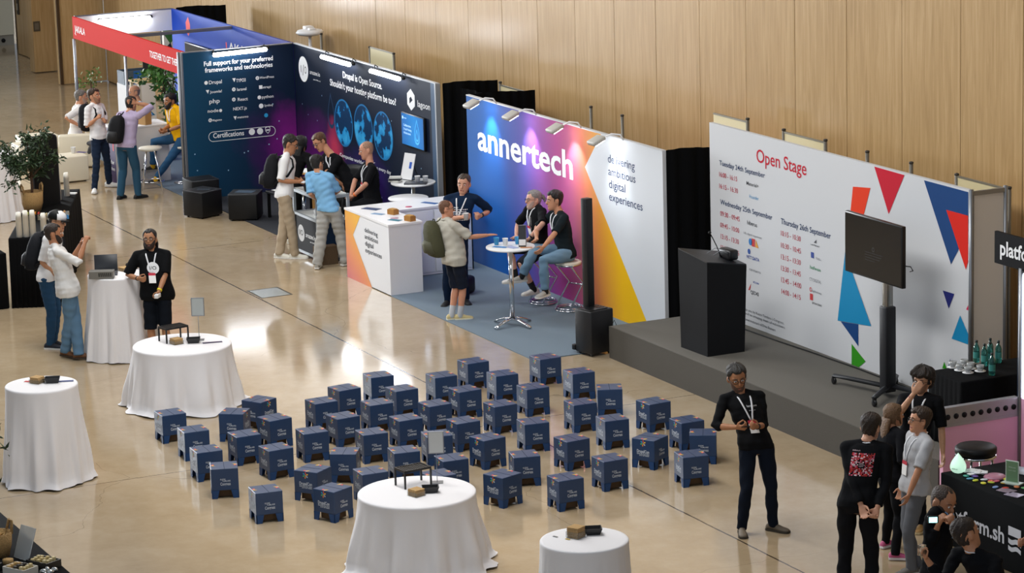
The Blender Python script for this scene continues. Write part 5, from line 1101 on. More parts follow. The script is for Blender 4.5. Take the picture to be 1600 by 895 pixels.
mb = MB(); mb.box(-.36, -.36, .02, .36, .36, .42, 0, .03, None, 3); mb.build('seat', mat('#E6E3DC', .5), r); mb = MB(); mb.box(-.36, -.48, .02, .36, -.34, .68, 0, .04, None, 3); mb.build('backrest', mat('#E6E3DC', .5), r)
cup(-16.05, -2.75, .462, M['white'], 'white paper cup on the nearest cream cube seat', 1.1, 'cup on the lounge'); leaf_card('leaflet', 'violet leaflet on the nearest cream cube seat', 'leaflet', -16.05, -2.6, .4625, .6, .2, .09, mat('#3F3578', .4))

# ---------------------------------------------------------------- coffee bar at the left
BX, BY = -6.12, -6.44; bd = Vector((-.925, .38, 0)).normalized(); bn = Vector((bd.y, -bd.x, 0)) ; brz = math.atan2(bd.y, bd.x)
def barp(s, t): q = Vector((BX, BY, 0)) + bd * s + bn * t; return q.x, q.y
r = thing('bar_table', 'long black draped bar table with cup stacks and an olive tree at the left', 'table', (BX, BY, 0), brz)
mb = MB(); n = 160; rg = []
for s, zz, e in ((.97, 1.0, 0), (1.0, .998, 0), (1.002, .98, 0), (1.006, .5, 1), (1.012, .004, 1)):
    R_ = []
    for j in range(n):
        t = j / n * 4; sd = int(t); f = t - sd; pts = [(0, -.34), (3.85, -.34), (3.85, .34), (0, .34)]; a, b_ = pts[sd], pts[(sd + 1) % 4]
        x_, y_ = a[0] + (b_[0] - a[0]) * f, a[1] + (b_[1] - a[1]) * f
        x_ = 1.92 + (x_ - 1.92) * s; y_ *= (1 - (1 - s) * 2); wv = .012 * e * math.sin(j * 1.7); R_.append((x_ + wv, y_ + wv, zz))
    rg.append(R_)
mb.loft(rg, 0, True, True); mb.build('tablecloth', M['bcloth'], r)
r = thing('draped_box', 'low black draped box at the left edge beside the bar table', 'table', (-6.62, -7.27, 0), 0); mb = MB(); mb.box(-.55, -.7, .004, .38, .47, .80, 0, .015); mb.build('cloth', M['bcloth'], r)
def cup_stack(s, t, n_, l):
    x, y = barp(s, t); me = None
    for k in range(n_):
        if me is None:
            mb = MB(); mb.lathe([(.043, 0), (.031, .095), (.029, .095), (.026, .09)], 14); o = mb.build('paper_cup', mat('#EDE9DD', .6), None, (x, y, 1.001)); me = o
        else: o = me.copy(); COL.objects.link(o); o.location = (x, y, 1.001 + .0165 * k)
        tag(o, 'off white paper cup in the ' + l, 'cup', 'paper cups in the ' + l)
for s, t, n_, l in ((.08, -.19, 17, 'leftmost stack on the near bar end'), (.09, -.095, 18, 'second stack from left on the near bar end'), (.10, .0, 18, 'third stack from left on the near bar end'), (.11, .15, 15, 'rightmost stack on the near bar end'), (2.96, .10, 17, 'left stack behind the dark board'), (3.26, .20, 17, 'right stack behind the dark board')): cup_stack(s, t, n_, l)
x, y = barp(2.08, -.20)
r = thing('olive_tree', 'olive tree in a wicker basket on the black bar table', 'plant', (x, y, 1.001))
mb = MB(); mb.lathe([(.12, 0), (.155, .12), (.165, .30), (.15, .30), (.13, .24), (.01, .24)], 26)
for s in (-1, 1): mb.tube([(s * .07 - .0, s * .14, .28), (s * .06, s * .15, .38), (s * -.0, s * .155, .41), (s * -.06, s * .15, .38), (s * -.07, s * .14, .28)], .014, 8)
mb.build('basket', M['wicker'], r)
br = []; mb = MB(); mb.tube([(0, 0, .2), (.01, .01, .4), (0, 0, .55)], .02, 8)
for k in range(13):
    t = k * 2.4; e = Vector((.30 * math.cos(t) * rnd.uniform(.4, 1.1), .38 * math.sin(t) * rnd.uniform(.4, 1.2) - .08, .78 + rnd.uniform(-.25, .42))); mid = Vector((0, 0, .5)) * .45 + e * .55 + Vector((0, 0, .05)); mb.tube([(0, 0, .48), mid, e], [.011, .007, .003], 6); br += [mid, e, (mid + e) / 2, e * .8 + mid * .2]
mb.tube([(0, 0, .5), (.1, -.25, .5), (.16, -.42, .42)], [.009, .006, .003], 6); br += [Vector((.14, -.36, .45)), Vector((.1, -.28, .5))]
mb.build('trunk', M['bark'], r); leaves_mesh(rnd, br, 1700, .09, .15, .17).build('foliage', mat('#2F4428', .55, var=.4, bscale=25), r)
x, y = barp(2.5, -.04); r = thing('menu_board', 'dark grey rounded board standing on the bar behind the olive tree', 'board', (x, y, 1.001), brz + PI / 2 + .75)
mb = MB(); P_ = [(-.24, 0), (.24, 0), (.24, .98)] + [(.24 - .08 + .08 * math.cos(t), .98 + .08 * math.sin(t)) for t in (.4, .8, 1.2, PI / 2)] + [(-.16 + .08 * math.cos(t), .98 + .08 * math.sin(t)) for t in (PI / 2, 2, 2.4, 2.8)] + [(-.24, .98)]
mb.prism(P_, (0, .04, 0), X, Z3, (0, -1, 0), .08); mb.build('panel', mat('#30343B', .45), r)
mb = MB(); mb.prism([(a * .93, b_ * .985 + .004) for a, b_ in P_], (0, -.0401, 0), X, Z3, (0, -1, 0), .004); mb.prism([(a * .93, b_ * .985 + .004) for a, b_ in P_], (0, .0441, 0), X, Z3, (0, -1, 0), .004); mb.build('black_face', M['black'], r)
def tray(s, t, l, cols, rz=0.4, tr=M['bplastic'], w_=.3, d_=.18):
    x, y = barp(s, t); r = thing('snack_tray', l, 'tray', (x, y, 1.001), brz + rz); mb = MB(); mb.box(-w_ / 2, -d_ / 2, 0, w_ / 2, d_ / 2, .01); mb.box(-w_ / 2, -d_ / 2, .01, w_ / 2, -d_ / 2 + .01, .06); mb.box(-w_ / 2, d_ / 2 - .01, .01, w_ / 2, d_ / 2, .06); mb.box(-w_ / 2, -d_ / 2, .01, -w_ / 2 + .01, d_ / 2, .06); mb.box(w_ / 2 - .01, -d_ / 2, .01, w_ / 2, d_ / 2, .06); mb.build('case', tr, r)
    for k, c in enumerate(cols):
        mb = MB(); q = (k + .5) / len(cols) * (w_ - .03) - (w_ - .03) / 2
        for j in range(5): mb.box(q - .012, -d_ / 2 + .02 + j * (d_ - .04) / 5, .01, q + .012, -d_ / 2 + .02 + (j + .85) * (d_ - .04) / 5, .07 + .006 * ((j + k) % 3), 0, .003, None, 1)
        mb.build('sachets', mat(c, .6), r)
tray(1.55, -.17, 'black tray of red, green and yellow sachets on the bar', ['#B8382A', '#D8962A', '#6FA23A', '#C9CF3A', '#A83A2A'], PI / 2)
tray(1.42, .06, 'pale tray of beige sachets below the wicker basket', ['#D0C39A', '#C9B98A', '#DCCFA6'], PI / 2, mat('#8C806A', .5), .24, .16)
tray(1.6, .26, 'clear tray of wooden stirrers on the bar behind the cap', ['#C99A62', '#D3A874'], PI / 2, M['clearplastic'], .22, .14)
for k in range(9):
    x, y = barp(1.55 + .05 * (k % 3), .15 - .04 * (k // 3)); mb = MB(); mb.ball((0, 0, .02), (.035, .022, .02), seg=8, rings=5); tag(mb.build('foil_pack', mat('#C9CBC8', .25, .85), None, (x, y, 1.001 + .018 * (k % 2)), k), 'crumpled silver pack in the heap on the bar before the dark board', 'pack', 'silver packs on the bar')
x, y = barp(3.4, .27); leaf_card('paper', 'small white folded paper at the far end of the bar', 'paper', x, y, 1.002, .9, .12, .08, M['paper'], .02)

# ---------------------------------------------------------------- second bar at the lower left corner
r = thing('bar_table', 'black draped bar table cut by the lower left corner', 'table', (6.9, -11.75, 0)); mb = MB(); mb.box(0, 0, .004, 3.6, .98, 1.04, 0, .015); mb.build('tablecloth', M['bcloth'], r)
zb = 1.042
r = thing('olive_tree', 'olive tree cut by the left edge above the lower bar', 'plant', (7.74, -11.22, zb)); mb = MB(); mb.lathe([(.11, 0), (.14, .12), (.15, .28), (.135, .28), (.01, .22)], 24)
mb.build('basket', M['wicker'], r); mb = MB(); mb.tube([(0, 0, .2), (0, .02, .5), (0, .05, .7)], .018, 8); mb.build('trunk', M['bark'], r)
leaves_mesh(rnd, [(rnd.gauss(0, .12), rnd.gauss(.03, .13), .72 + rnd.gauss(0, .17)) for _ in range(34)], 620, .085, .15, .15).build('foliage', mat('#2F4428', .55, var=.4, bscale=25), r)
def lowp(px_x, px_y): return px_x, px_y
r = thing('wicker_basket', 'wicker basket with a handle and straw at the lower left edge', 'basket', (8.62, -11.19, zb)); mb = MB(); mb.lathe([(.10, 0), (.125, .1), (.135, .22), (.12, .22), (.1, .15), (.01, .15)], 24); mb.tube([(.05, .12, .2), (.02, .135, .31), (-.05, .13, .31), (-.08, .11, .2)], .014, 8); mb.build('body', M['wicker'], r); mb = MB()
for k in range(60): t = k * 2.4; q = .1 * (k / 60) ** .5; mb.tube([(q * math.cos(t), q * math.sin(t), .16), (q * math.cos(t) + .04 * math.cos(t * 3), q * math.sin(t) + .04 * math.sin(t * 3), .21)], .004, 4)
mb.build('straw', mat('#C9A468', .8), r)
r = thing('price_sign', 'clear leaning sign on the lower left bar', 'sign', (8.83, -11.04, zb), math.radians(20)); mb = MB(); mb.box(-.11, -.006, 0, .11, .006, .3, 0, .003, Matrix.Rotation(-.35, 4, 'X'), 1); mb.build('panel', M['clearplastic'], r)
def low_tray(x, y, l, tr, cols):
    r = thing('snack_tray', l, 'tray', (x, y, zb), .5); mb = MB(); mb.box(-.13, -.09, 0, .13, .09, .01); mb.box(-.13, -.09, .01, .13, -.08, .07); mb.box(-.13, .08, .01, .13, .09, .07); mb.box(-.13, -.08, .01, -.12, .08, .07); mb.box(.12, -.08, .01, .13, .08, .07); mb.build('case', tr, r)
    for k, c in enumerate(cols):
        mb = MB(); q = (k + .5) / len(cols) * .22 - .11
        for j in range(4): mb.box(q - .016, -.075 + j * .038, .01, q + .016, -.045 + j * .038, .08 + .006 * ((j + k) % 3), 0, .003, None, 1)
        mb.build('sachets', mat(c, .6), r)
low_tray(9.16, -10.93, 'black tray of beige sachets on the lower left bar', M['bplastic'], ['#D6C28E', '#C9B47C', '#D8C796'])
low_tray(9.25, -11.17, 'pale tray of stirrers on the lower left bar', mat('#CFC9BC', .5), ['#C9A56A', '#3A332C', '#D6C28E'])
low_tray(9.0, -11.42, 'tray of bright coloured sachets at the lower left corner', M['bplastic'], ['#7A3A8C', '#C63A3A', '#4E9C4A', '#D8962A'])
for k in range(8):
    mb = MB(); mb.ball((0, 0, .022), (.035, .024, .022), seg=8, rings=5); tag(mb.build('foil_pack', mat('#C9CBC8', .25, .85), None, (9.37 + .05 * (k % 3), -11.01 + .05 * (k // 3), zb + .02 * (k % 2)), k), 'crumpled silver pack in the heap on the lower left bar', 'pack', 'silver packs on the lower bar')
mb = MB(); mb.lathe([(.045, 0), (.05, .05), (.02, .055)], 16); tag(mb.build('snack_jar', mat('#B9935A', .7, bump=.5), None, (8.93, -11.19, zb)), 'small round pot of straws on the lower left bar', 'pot')
# ---------------------------------------------------------------- people
PD = {
  'sofa': {"h":1.78,"b":[-17.416,-2.287,0.0],"F":[0.266,0.964,0.0],"HF":[0.349,0.937,0.0],"hup":[-0.059,0.12,0.991],"hc":[-17.508,-2.101,1.213],"nb":[-17.495,-2.159,1.066],"pel":[-17.416,-2.287,0.52],"PF":[0.266,0.964,0.0],"sh":[[-17.675,-2.118,1.025],[-17.304,-2.22,1.025]],"el":[[-17.756,-2.246,0.758],[-17.224,-2.488,0.901]],"wr":[[-17.537,-2.105,0.715],[-17.199,-2.267,0.761]],"hip":[[-17.506,-2.262,0.51],[-17.327,-2.312,0.51]],"kn":[[-17.327,-1.879,0.42],[-16.965,-2.089,0.43]],"an":[[-17.349,-2.132,0.07],[-17.174,-2.235,0.081]],"td":[[0.266,0.964],[0.266,0.964]]},
  'strap': {"h":1.749,"b":[-14.72,-2.683,0.0],"F":[0.823,0.568,0.0],"HF":[0.803,0.596,0.0],"hup":[-0.116,0.006,0.993],"hc":[-14.897,-2.674,1.601],"nb":[-14.874,-2.687,1.453],"pel":[-14.72,-2.683,0.918],"PF":[0.823,0.568,0.0],"sh":[[-14.97,-2.531,1.412],[-14.755,-2.842,1.412]],"el":[[-14.813,-2.526,1.156],[-14.717,-2.884,1.117]],"wr":[[-14.574,-2.606,1.215],[-14.54,-2.771,1.268]],"hip":[[-14.772,-2.608,0.908],[-14.668,-2.757,0.908]],"kn":[[-14.822,-2.532,0.493],[-14.574,-2.802,0.496]],"an":[[-14.917,-2.487,0.081],[-14.523,-2.878,0.081]],"td":[[0.506,0.863],[0.937,-0.349]]},
  'lilac': {"h":1.738,"b":[-13.614,-2.563,0.0],"F":[-0.568,0.823,0.0],"HF":[-0.568,0.823,0.0],"hup":[-0.068,0.104,0.992],"hc":[-13.718,-2.406,1.588],"nb":[-13.685,-2.454,1.45],"pel":[-13.614,-2.563,0.913],"PF":[-0.568,0.823,0.0],"sh":[[-13.834,-2.569,1.409],[-13.525,-2.356,1.409]],"el":[[-13.746,-2.723,1.169],[-13.562,-2.092,1.545]],"wr":[[-13.898,-2.562,1.039],[-13.613,-2.336,1.611]],"hip":[[-13.689,-2.615,0.903],[-13.54,-2.512,0.903]],"kn":[[-13.713,-2.612,0.481],[-13.579,-2.422,0.492]],"an":[[-13.673,-2.702,0.07],[-13.555,-2.424,0.07]],"td":[[-0.702,0.712],[-0.252,0.968]]},
  'bald': {"h":1.75,"b":[-17.128,-1.028,0.0],"F":[0.08,-0.997,0.0],"HF":[0.08,-0.997,0.0],"hup":[-0.147,-0.07,0.987],"hc":[-17.365,-1.14,1.23],"nb":[-17.304,-1.092,1.044],"pel":[-17.128,-1.028,0.52],"PF":[0.08,-0.997,0.0],"sh":[[-17.103,-1.072,1.004],[-17.479,-1.103,1.004]],"el":[[-16.831,-1.043,0.879],[-17.42,-0.98,0.736]],"wr":[[-16.926,-1.279,0.833],[-17.233,-1.146,0.801]],"hip":[[-17.038,-1.02,0.51],[-17.219,-1.035,0.51]],"kn":[[-16.841,-1.359,0.676],[-16.948,-1.345,0.618]],"an":[[-16.813,-1.332,0.253],[-16.826,-1.257,0.22]],"td":[[0.08,-0.997],[0.08,-0.997]]},
  'yellow': {"h":1.8,"b":[-14.574,-1.256,0.0],"F":[0.167,-0.986,0.0],"HF":[0.286,-0.958,0.0],"hup":[-0.145,-0.065,0.987],"hc":[-14.782,-1.349,1.405],"nb":[-14.759,-1.315,1.318],"pel":[-14.574,-1.256,0.78],"PF":[0.167,-0.986,0.0],"sh":[[-14.554,-1.278,1.278],[-14.937,-1.343,1.278]],"el":[[-14.363,-1.301,1.035],[-14.829,-1.346,0.988]],"wr":[[-14.462,-1.535,0.953],[-14.666,-1.552,0.94]],"hip":[[-14.482,-1.24,0.77],[-14.666,-1.272,0.77]],"kn":[[-14.401,-1.546,0.467],[-14.794,-1.688,0.727]],"an":[[-14.367,-1.834,0.14],[-14.841,-1.705,0.292]],"td":[[-0.181,-0.984],[-0.181,-0.984]]},
  'phone_guy': {"h":1.874,"b":[-7.371,-2.153,0.0],"F":[0.506,0.863,0.0],"HF":[0.506,0.863,0.0],"hup":[0.092,0.38,0.921],"hc":[-7.499,-1.979,1.713],"nb":[-7.482,-2.034,1.557],"pel":[-7.371,-2.153,0.984],"PF":[0.506,0.863,0.0],"sh":[[-7.648,-1.94,1.514],[-7.299,-2.145,1.514]],"el":[[-7.644,-1.999,1.197],[-7.248,-2.257,1.216]],"wr":[[-7.386,-1.901,1.173],[-7.196,-1.986,1.185]],"hip":[[-7.455,-2.103,0.974],[-7.287,-2.202,0.974]],"kn":[[-7.442,-2.148,0.521],[-7.27,-2.108,0.529]],"an":[[-7.459,-2.242,0.075],[-7.283,-2.064,0.075]],"td":[[0.712,0.702],[0.506,0.863]]},
  'woman_dark': {"h":1.692,"b":[-8.369,-1.664,0.0],"F":[-0.702,0.712,0.0],"HF":[-0.568,0.823,0.0],"hup":[-0.041,0.152,0.988],"hc":[-8.429,-1.442,1.532],"nb":[-8.406,-1.503,1.4],"pel":[-8.369,-1.664,0.888],"PF":[-0.702,0.712,0.0],"sh":[[-8.533,-1.644,1.362],[-8.273,-1.387,1.362]],"el":[[-8.528,-1.786,1.108],[-8.113,-1.416,1.12]],"wr":[[-8.604,-1.695,0.888],[-8.265,-1.349,0.933]],"hip":[[-8.432,-1.726,0.878],[-8.307,-1.603,0.878]],"kn":[[-8.486,-1.652,0.478],[-8.353,-1.575,0.471]],"an":[[-8.44,-1.679,0.07],[-8.299,-1.65,0.07]],"td":[[-0.702,0.712],[-0.702,0.712]]},
  'staff': {"h":1.8,"b":[-7.62,-0.95,0.0],"F":[0.167,-0.986,0.0],"HF":[0.167,-0.986,0.0],"hup":[-0.143,-0.491,0.859],"hc":[-7.99,-1.295,1.612],"nb":[-7.879,-1.171,1.406],"pel":[-7.62,-0.95,0.945],"PF":[0.167,-0.986,0.0],"sh":[[-7.667,-1.122,1.371],[-8.051,-1.187,1.371]],"el":[[-7.632,-1.329,1.143],[-7.823,-1.266,1.177]],"wr":[[-7.635,-1.11,0.991],[-7.615,-1.354,1.036]],"hip":[[-7.528,-0.934,0.935],[-7.712,-0.966,0.935]],"kn":[[-7.514,-0.998,0.503],[-7.705,-1.03,0.503]],"an":[[-7.521,-0.933,0.07],[-7.719,-0.967,0.07]],"td":[[0.167,-0.986],[0.167,-0.986]]},
  'polo': {"h":1.692,"b":[-6.374,-1.841,0.0],"F":[-0.596,0.803,0.0],"HF":[-0.494,0.869,0.0],"hup":[-0.218,0.105,0.97],"hc":[-6.562,-1.927,1.541],"nb":[-6.513,-1.925,1.401],"pel":[-6.374,-1.841,0.888],"PF":[-0.596,0.803,0.0],"sh":[[-6.649,-2.028,1.362],[-6.355,-1.81,1.362]],"el":[[-6.516,-2.07,1.107],[-6.429,-1.658,1.126]],"wr":[[-6.684,-1.916,1.002],[-6.655,-1.7,1.026]],"hip":[[-6.444,-1.893,0.878],[-6.303,-1.788,0.878]],"kn":[[-6.429,-1.957,0.472],[-6.35,-1.684,0.483]],"an":[[-6.383,-2.062,0.078],[-6.365,-1.62,0.078]],"td":[[-0.863,0.506],[-0.252,0.968]]},
  'stool_bald': {"h":1.8,"b":[-6.911,-0.908,0.0],"F":[-0.181,-0.984,0.0],"HF":[-0.181,-0.984,0.0],"hup":[-0.154,-0.212,0.965],"hc":[-7.11,-0.897,1.566],"nb":[-7.051,-0.881,1.354],"pel":[-6.911,-0.908,0.8],"PF":[-0.181,-0.984,0.0],"sh":[[-6.849,-0.919,1.312],[-7.232,-0.848,1.312]],"el":[[-6.689,-1.108,1.127],[-7.172,-1.081,1.116]],"wr":[[-6.839,-1.243,0.953],[-7.039,-1.21,0.925]],"hip":[[-6.818,-0.924,0.79],[-7.003,-0.891,0.79]],"kn":[[-6.792,-1.36,0.763],[-7.046,-1.318,0.708]],"an":[[-6.898,-1.351,0.339],[-6.961,-1.275,0.281]],"td":[[-0.181,-0.984],[-0.181,-0.984]]},
  'dotted': {"h":1.827,"b":[-3.034,-1.322,0.0],"F":[0.863,-0.506,0.0],"HF":[0.762,-0.648,0.0],"hup":[0.1,-0.01,0.995],"hc":[-3.154,-1.101,1.661],"nb":[-3.141,-1.139,1.499],"pel":[-3.034,-1.322,0.959],"PF":[0.863,-0.506,0.0],"sh":[[-3.033,-0.982,1.459],[-3.233,-1.323,1.459]],"el":[[-3.074,-0.748,1.254],[-3.074,-1.41,1.202]],"wr":[[-2.918,-0.968,1.235],[-2.836,-1.297,1.262]],"hip":[[-2.985,-1.24,0.949],[-3.082,-1.404,0.949]],"kn":[[-2.944,-1.249,0.507],[-3.023,-1.454,0.512]],"an":[[-3.002,-1.199,0.07],[-3.065,-1.445,0.07]],"td":[[0.984,-0.181],[0.702,-0.712]]},
  'beige': {"h":1.65,"b":[-2.119,-1.756,0.0],"F":[-0.08,0.997,0.0],"HF":[0.266,0.964,0.0],"hup":[-0.09,0.079,0.993],"hc":[-2.286,-1.774,1.512],"nb":[-2.255,-1.788,1.372],"pel":[-2.119,-1.756,0.866],"PF":[-0.08,0.997,0.0],"sh":[[-2.422,-1.8,1.334],[-2.067,-1.772,1.334]],"el":[[-2.354,-1.739,1.065],[-1.946,-1.583,1.159]],"wr":[[-2.282,-1.662,0.845],[-1.946,-1.339,1.159]],"hip":[[-2.205,-1.763,0.856],[-2.034,-1.749,0.856]],"kn":[[-2.183,-1.713,0.459],[-2.066,-1.658,0.467]],"an":[[-2.15,-1.804,0.07],[-2.088,-1.708,0.07]],"td":[[0.181,0.984],[0.266,0.964]]},
  'ponytail': {"h":1.78,"b":[-2.422,-0.316,0.0],"F":[-0.007,-1.0,0.0],"HF":[-0.007,-1.0,0.0],"hup":[-0.113,0.007,0.994],"hc":[-2.584,-0.307,1.437],"nb":[-2.561,-0.286,1.348],"pel":[-2.422,-0.316,0.8],"PF":[-0.007,-1.0,0.0],"sh":[[-2.359,-0.29,1.307],[-2.743,-0.287,1.307]],"el":[[-2.103,-0.414,1.192],[-2.826,-0.448,1.06]],"wr":[[-2.214,-0.555,0.999],[-2.613,-0.575,0.971]],"hip":[[-2.33,-0.317,0.79],[-2.515,-0.316,0.79]],"kn":[[-2.222,-0.704,0.63],[-2.487,-0.746,0.818]],"an":[[-2.265,-0.498,0.252],[-2.489,-0.661,0.394]],"td":[[0.08,-0.997],[-0.266,-0.964]]},
  'jeans': {"h":1.78,"b":[-1.822,-0.211,0.0],"F":[-0.059,-0.998,0.0],"HF":[-0.129,-0.992,0.0],"hup":[-0.13,-0.03,0.991],"hc":[-2.028,-0.259,1.508],"nb":[-1.978,-0.229,1.344],"pel":[-1.822,-0.211,0.8],"PF":[-0.059,-0.998,0.0],"sh":[[-1.774,-0.239,1.303],[-2.158,-0.216,1.303]],"el":[[-1.651,-0.46,1.131],[-2.237,-0.444,1.115]],"wr":[[-1.572,-0.667,0.989],[-2.014,-0.557,1.031]],"hip":[[-1.73,-0.217,0.79],[-1.915,-0.206,0.79]],"kn":[[-1.646,-0.641,0.788],[-1.911,-0.623,0.906]],"an":[[-1.633,-0.631,0.356],[-1.94,-0.834,0.53]],"td":[[0.416,-0.909],[-0.266,-0.964]]},
  'whiteshirt': {"h":1.799,"b":[-2.791,-6.966,0.0],"F":[0.181,0.984,0.0],"HF":[0.266,0.964,0.0],"hup":[-0.106,0.089,0.99],"hc":[-3.019,-7.057,1.632],"nb":[-2.974,-7.056,1.479],"pel":[-2.791,-6.966,0.944],"PF":[0.181,0.984,0.0],"sh":[[-3.151,-7.014,1.439],[-2.769,-7.084,1.439]],"el":[[-2.956,-6.85,1.263],[-2.591,-6.871,1.301]],"wr":[[-2.859,-6.743,1.486],[-2.672,-6.75,1.524]],"hip":[[-2.883,-6.949,0.934],[-2.699,-6.983,0.934]],"kn":[[-2.776,-6.903,0.513],[-2.798,-6.974,0.509]],"an":[[-2.677,-6.912,0.087],[-2.906,-7.019,0.087]],"td":[[0.349,0.937],[0.823,0.568]]},
  'cap': {"h":1.832,"b":[-3.549,-7.01,0.0],"F":[0.648,0.762,0.0],"HF":[0.712,0.702,0.0],"hup":[0.002,0.192,0.981],"hc":[-3.654,-6.807,1.666],"nb":[-3.646,-6.864,1.517],"pel":[-3.549,-7.01,0.962],"PF":[0.648,0.762,0.0],"sh":[[-3.79,-6.747,1.476],[-3.488,-7.003,1.476]],"el":[[-3.811,-6.779,1.163],[-3.469,-7.093,1.174]],"wr":[[-3.603,-6.736,0.994],[-3.394,-6.919,0.979]],"hip":[[-3.622,-6.948,0.952],[-3.477,-7.071,0.952]],"kn":[[-3.577,-6.912,0.51],[-3.443,-7.015,0.511]],"an":[[-3.611,-6.969,0.07],[-3.488,-7.051,0.07]],"td":[[0.648,0.762],[0.648,0.762]]},
  'io_man': {"h":1.735,"b":[-1.98,-6.03,0.0],"F":[0.88,-0.476,0.0],"HF":[0.863,-0.506,0.0],"hup":[-0.117,0.0,0.993],"hc":[-2.158,-6.03,1.588],"nb":[-2.136,-6.02,1.44],"pel":[-1.98,-6.03,0.911],"PF":[0.88,-0.476,0.0],"sh":[[-2.035,-5.856,1.4],[-2.213,-6.185,1.4]],"el":[[-1.887,-5.944,1.156],[-2.198,-6.342,1.146]],"wr":[[-1.755,-6.08,0.983],[-1.948,-6.283,1.139]],"hip":[[-1.937,-5.951,0.901],[-2.023,-6.109,0.901]],"kn":[[-1.872,-5.98,0.485],[-1.962,-6.148,0.485]],"an":[[-1.932,-5.942,0.07],[-2.028,-6.118,0.07]],"td":[[0.88,-0.476],[0.88,-0.476]]},
  'sweater': {"h":1.746,"b":[8.547,-3.25,0.0],"F":[0.973,-0.232,0.0],"HF":[0.954,-0.299,0.0],"hup":[0.199,-0.162,0.966],"hc":[8.287,-3.322,1.585],"nb":[8.331,-3.299,1.426],"pel":[8.547,-3.25,0.917],"PF":[0.973,-0.232,0.0],"sh":[[8.391,-3.112,1.387],[8.303,-3.479,1.387]],"el":[[8.492,-3.132,1.105],[8.366,-3.622,1.131]],"wr":[[8.669,-3.313,1.156],[8.6,-3.516,1.16]],"hip":[[8.568,-3.161,0.907],[8.526,-3.338,0.907]],"kn":[[8.632,-3.136,0.488],[8.577,-3.39,0.489]],"an":[[8.581,-3.084,0.07],[8.513,-3.415,0.07]],"td":[[0.869,0.494],[0.918,-0.397]]},
  'handsback': {"h":1.803,"b":[10.918,-3.537,0.0],"F":[-0.738,0.674,0.0],"HF":[-0.568,0.823,0.0],"hup":[-0.058,0.134,0.989],"hc":[10.827,-3.328,1.638],"nb":[10.857,-3.388,1.497],"pel":[10.918,-3.537,0.947],"PF":[-0.738,0.674,0.0],"sh":[[10.73,-3.543,1.455],[10.993,-3.255,1.455]],"el":[[10.893,-3.578,1.193],[11.07,-3.308,1.16]],"wr":[[11.054,-3.585,0.981],[11.146,-3.457,0.951]],"hip":[[10.855,-3.606,0.937],[10.981,-3.468,0.937]],"kn":[[10.79,-3.584,0.504],[10.959,-3.411,0.503]],"an":[[10.811,-3.641,0.07],[11.025,-3.433,0.07]],"td":[[-0.964,0.266],[-0.568,0.823]]},
  'woman_blonde': {"h":1.514,"b":[9.868,-2.493,0.0],"F":[-0.08,0.997,0.0],"HF":[0.094,0.996,0.0],"hup":[-0.065,0.073,0.995],"hc":[9.783,-2.396,1.392],"nb":[9.799,-2.433,1.267],"pel":[9.868,-2.493,0.795],"PF":[-0.08,0.997,0.0],"sh":[[9.641,-2.451,1.232],[9.967,-2.425,1.232]],"el":[[9.695,-2.478,0.978],[10.082,-2.509,1.013]],"wr":[[9.822,-2.357,0.839],[9.95,-2.354,0.92]],"hip":[[9.79,-2.499,0.785],[9.947,-2.486,0.785]],"kn":[[9.728,-2.409,0.433],[10.002,-2.472,0.421]],"an":[[9.673,-2.424,0.07],[10.063,-2.562,0.07]],"td":[[-0.252,0.968],[0.506,0.863]]},
  'greytee': {"h":1.635,"b":[10.515,-2.636,0.0],"F":[-0.094,-0.996,0.0],"HF":[-0.181,-0.984,0.0],"hup":[-0.068,0.089,0.994],"hc":[10.418,-2.508,1.498],"nb":[10.442,-2.518,1.359],"pel":[10.515,-2.636,0.858],"PF":[-0.094,-0.996,0.0],"sh":[[10.624,-2.544,1.322],[10.272,-2.51,1.322]],"el":[[10.68,-2.696,1.092],[10.264,-2.518,1.041]],"wr":[[10.67,-2.794,0.871],[10.305,-2.628,0.829]],"hip":[[10.599,-2.644,0.848],[10.43,-2.628,0.848]],"kn":[[10.565,-2.737,0.464],[10.452,-2.677,0.455]],"an":[[10.543,-2.688,0.07],[10.486,-2.584,0.07]],"td":[[-0.094,-0.996],[-0.094,-0.996]]},
  'curly': {"h":1.675,"b":[9.301,-1.865,0.0],"F":[0.702,-0.712,0.0],"HF":[0.494,-0.869,0.0],"hup":[0.047,-0.071,0.996],"hc":[9.204,-1.677,1.529],"nb":[9.217,-1.704,1.38],"pel":[9.301,-1.865,0.879],"PF":[0.702,-0.712,0.0],"sh":[[9.352,-1.589,1.342],[9.094,-1.843,1.342]],"el":[[9.417,-1.589,1.061],[9.302,-2.021,1.25]],"wr":[[9.484,-1.619,0.825],[9.39,-1.914,1.456]],"hip":[[9.364,-1.804,0.869],[9.239,-1.927,0.869]],"kn":[[9.405,-1.845,0.466],[9.304,-1.993,0.473]],"an":[[9.341,-1.779,0.07],[9.262,-1.952,0.07]],"td":[[0.702,-0.712],[0.702,-0.712]]},
  'bald_phone': {"h":1.74,"b":[12.95,-4.0,0.0],"F":[0.823,0.568,0.0],"HF":[0.942,0.335,0.0],"hup":[0.3,0.241,0.923],"hc":[12.829,-3.856,1.486],"nb":[12.818,-3.876,1.436],"pel":[12.95,-4.0,0.913],"PF":[0.823,0.568,0.0],"sh":[[12.721,-3.731,1.397],[12.935,-4.04,1.397]],"el":[[12.944,-3.798,1.209],[12.948,-4.089,1.102]],"wr":[[13.07,-3.932,1.388],[13.027,-4.038,1.342]],"hip":[[12.899,-3.926,0.903],[13.001,-4.074,0.903]],"kn":[[12.955,-3.881,0.487],[13.063,-4.038,0.487]],"an":[[12.893,-3.918,0.07],[13.007,-4.082,0.07]],"td":[[0.823,0.568],[0.823,0.568]]},
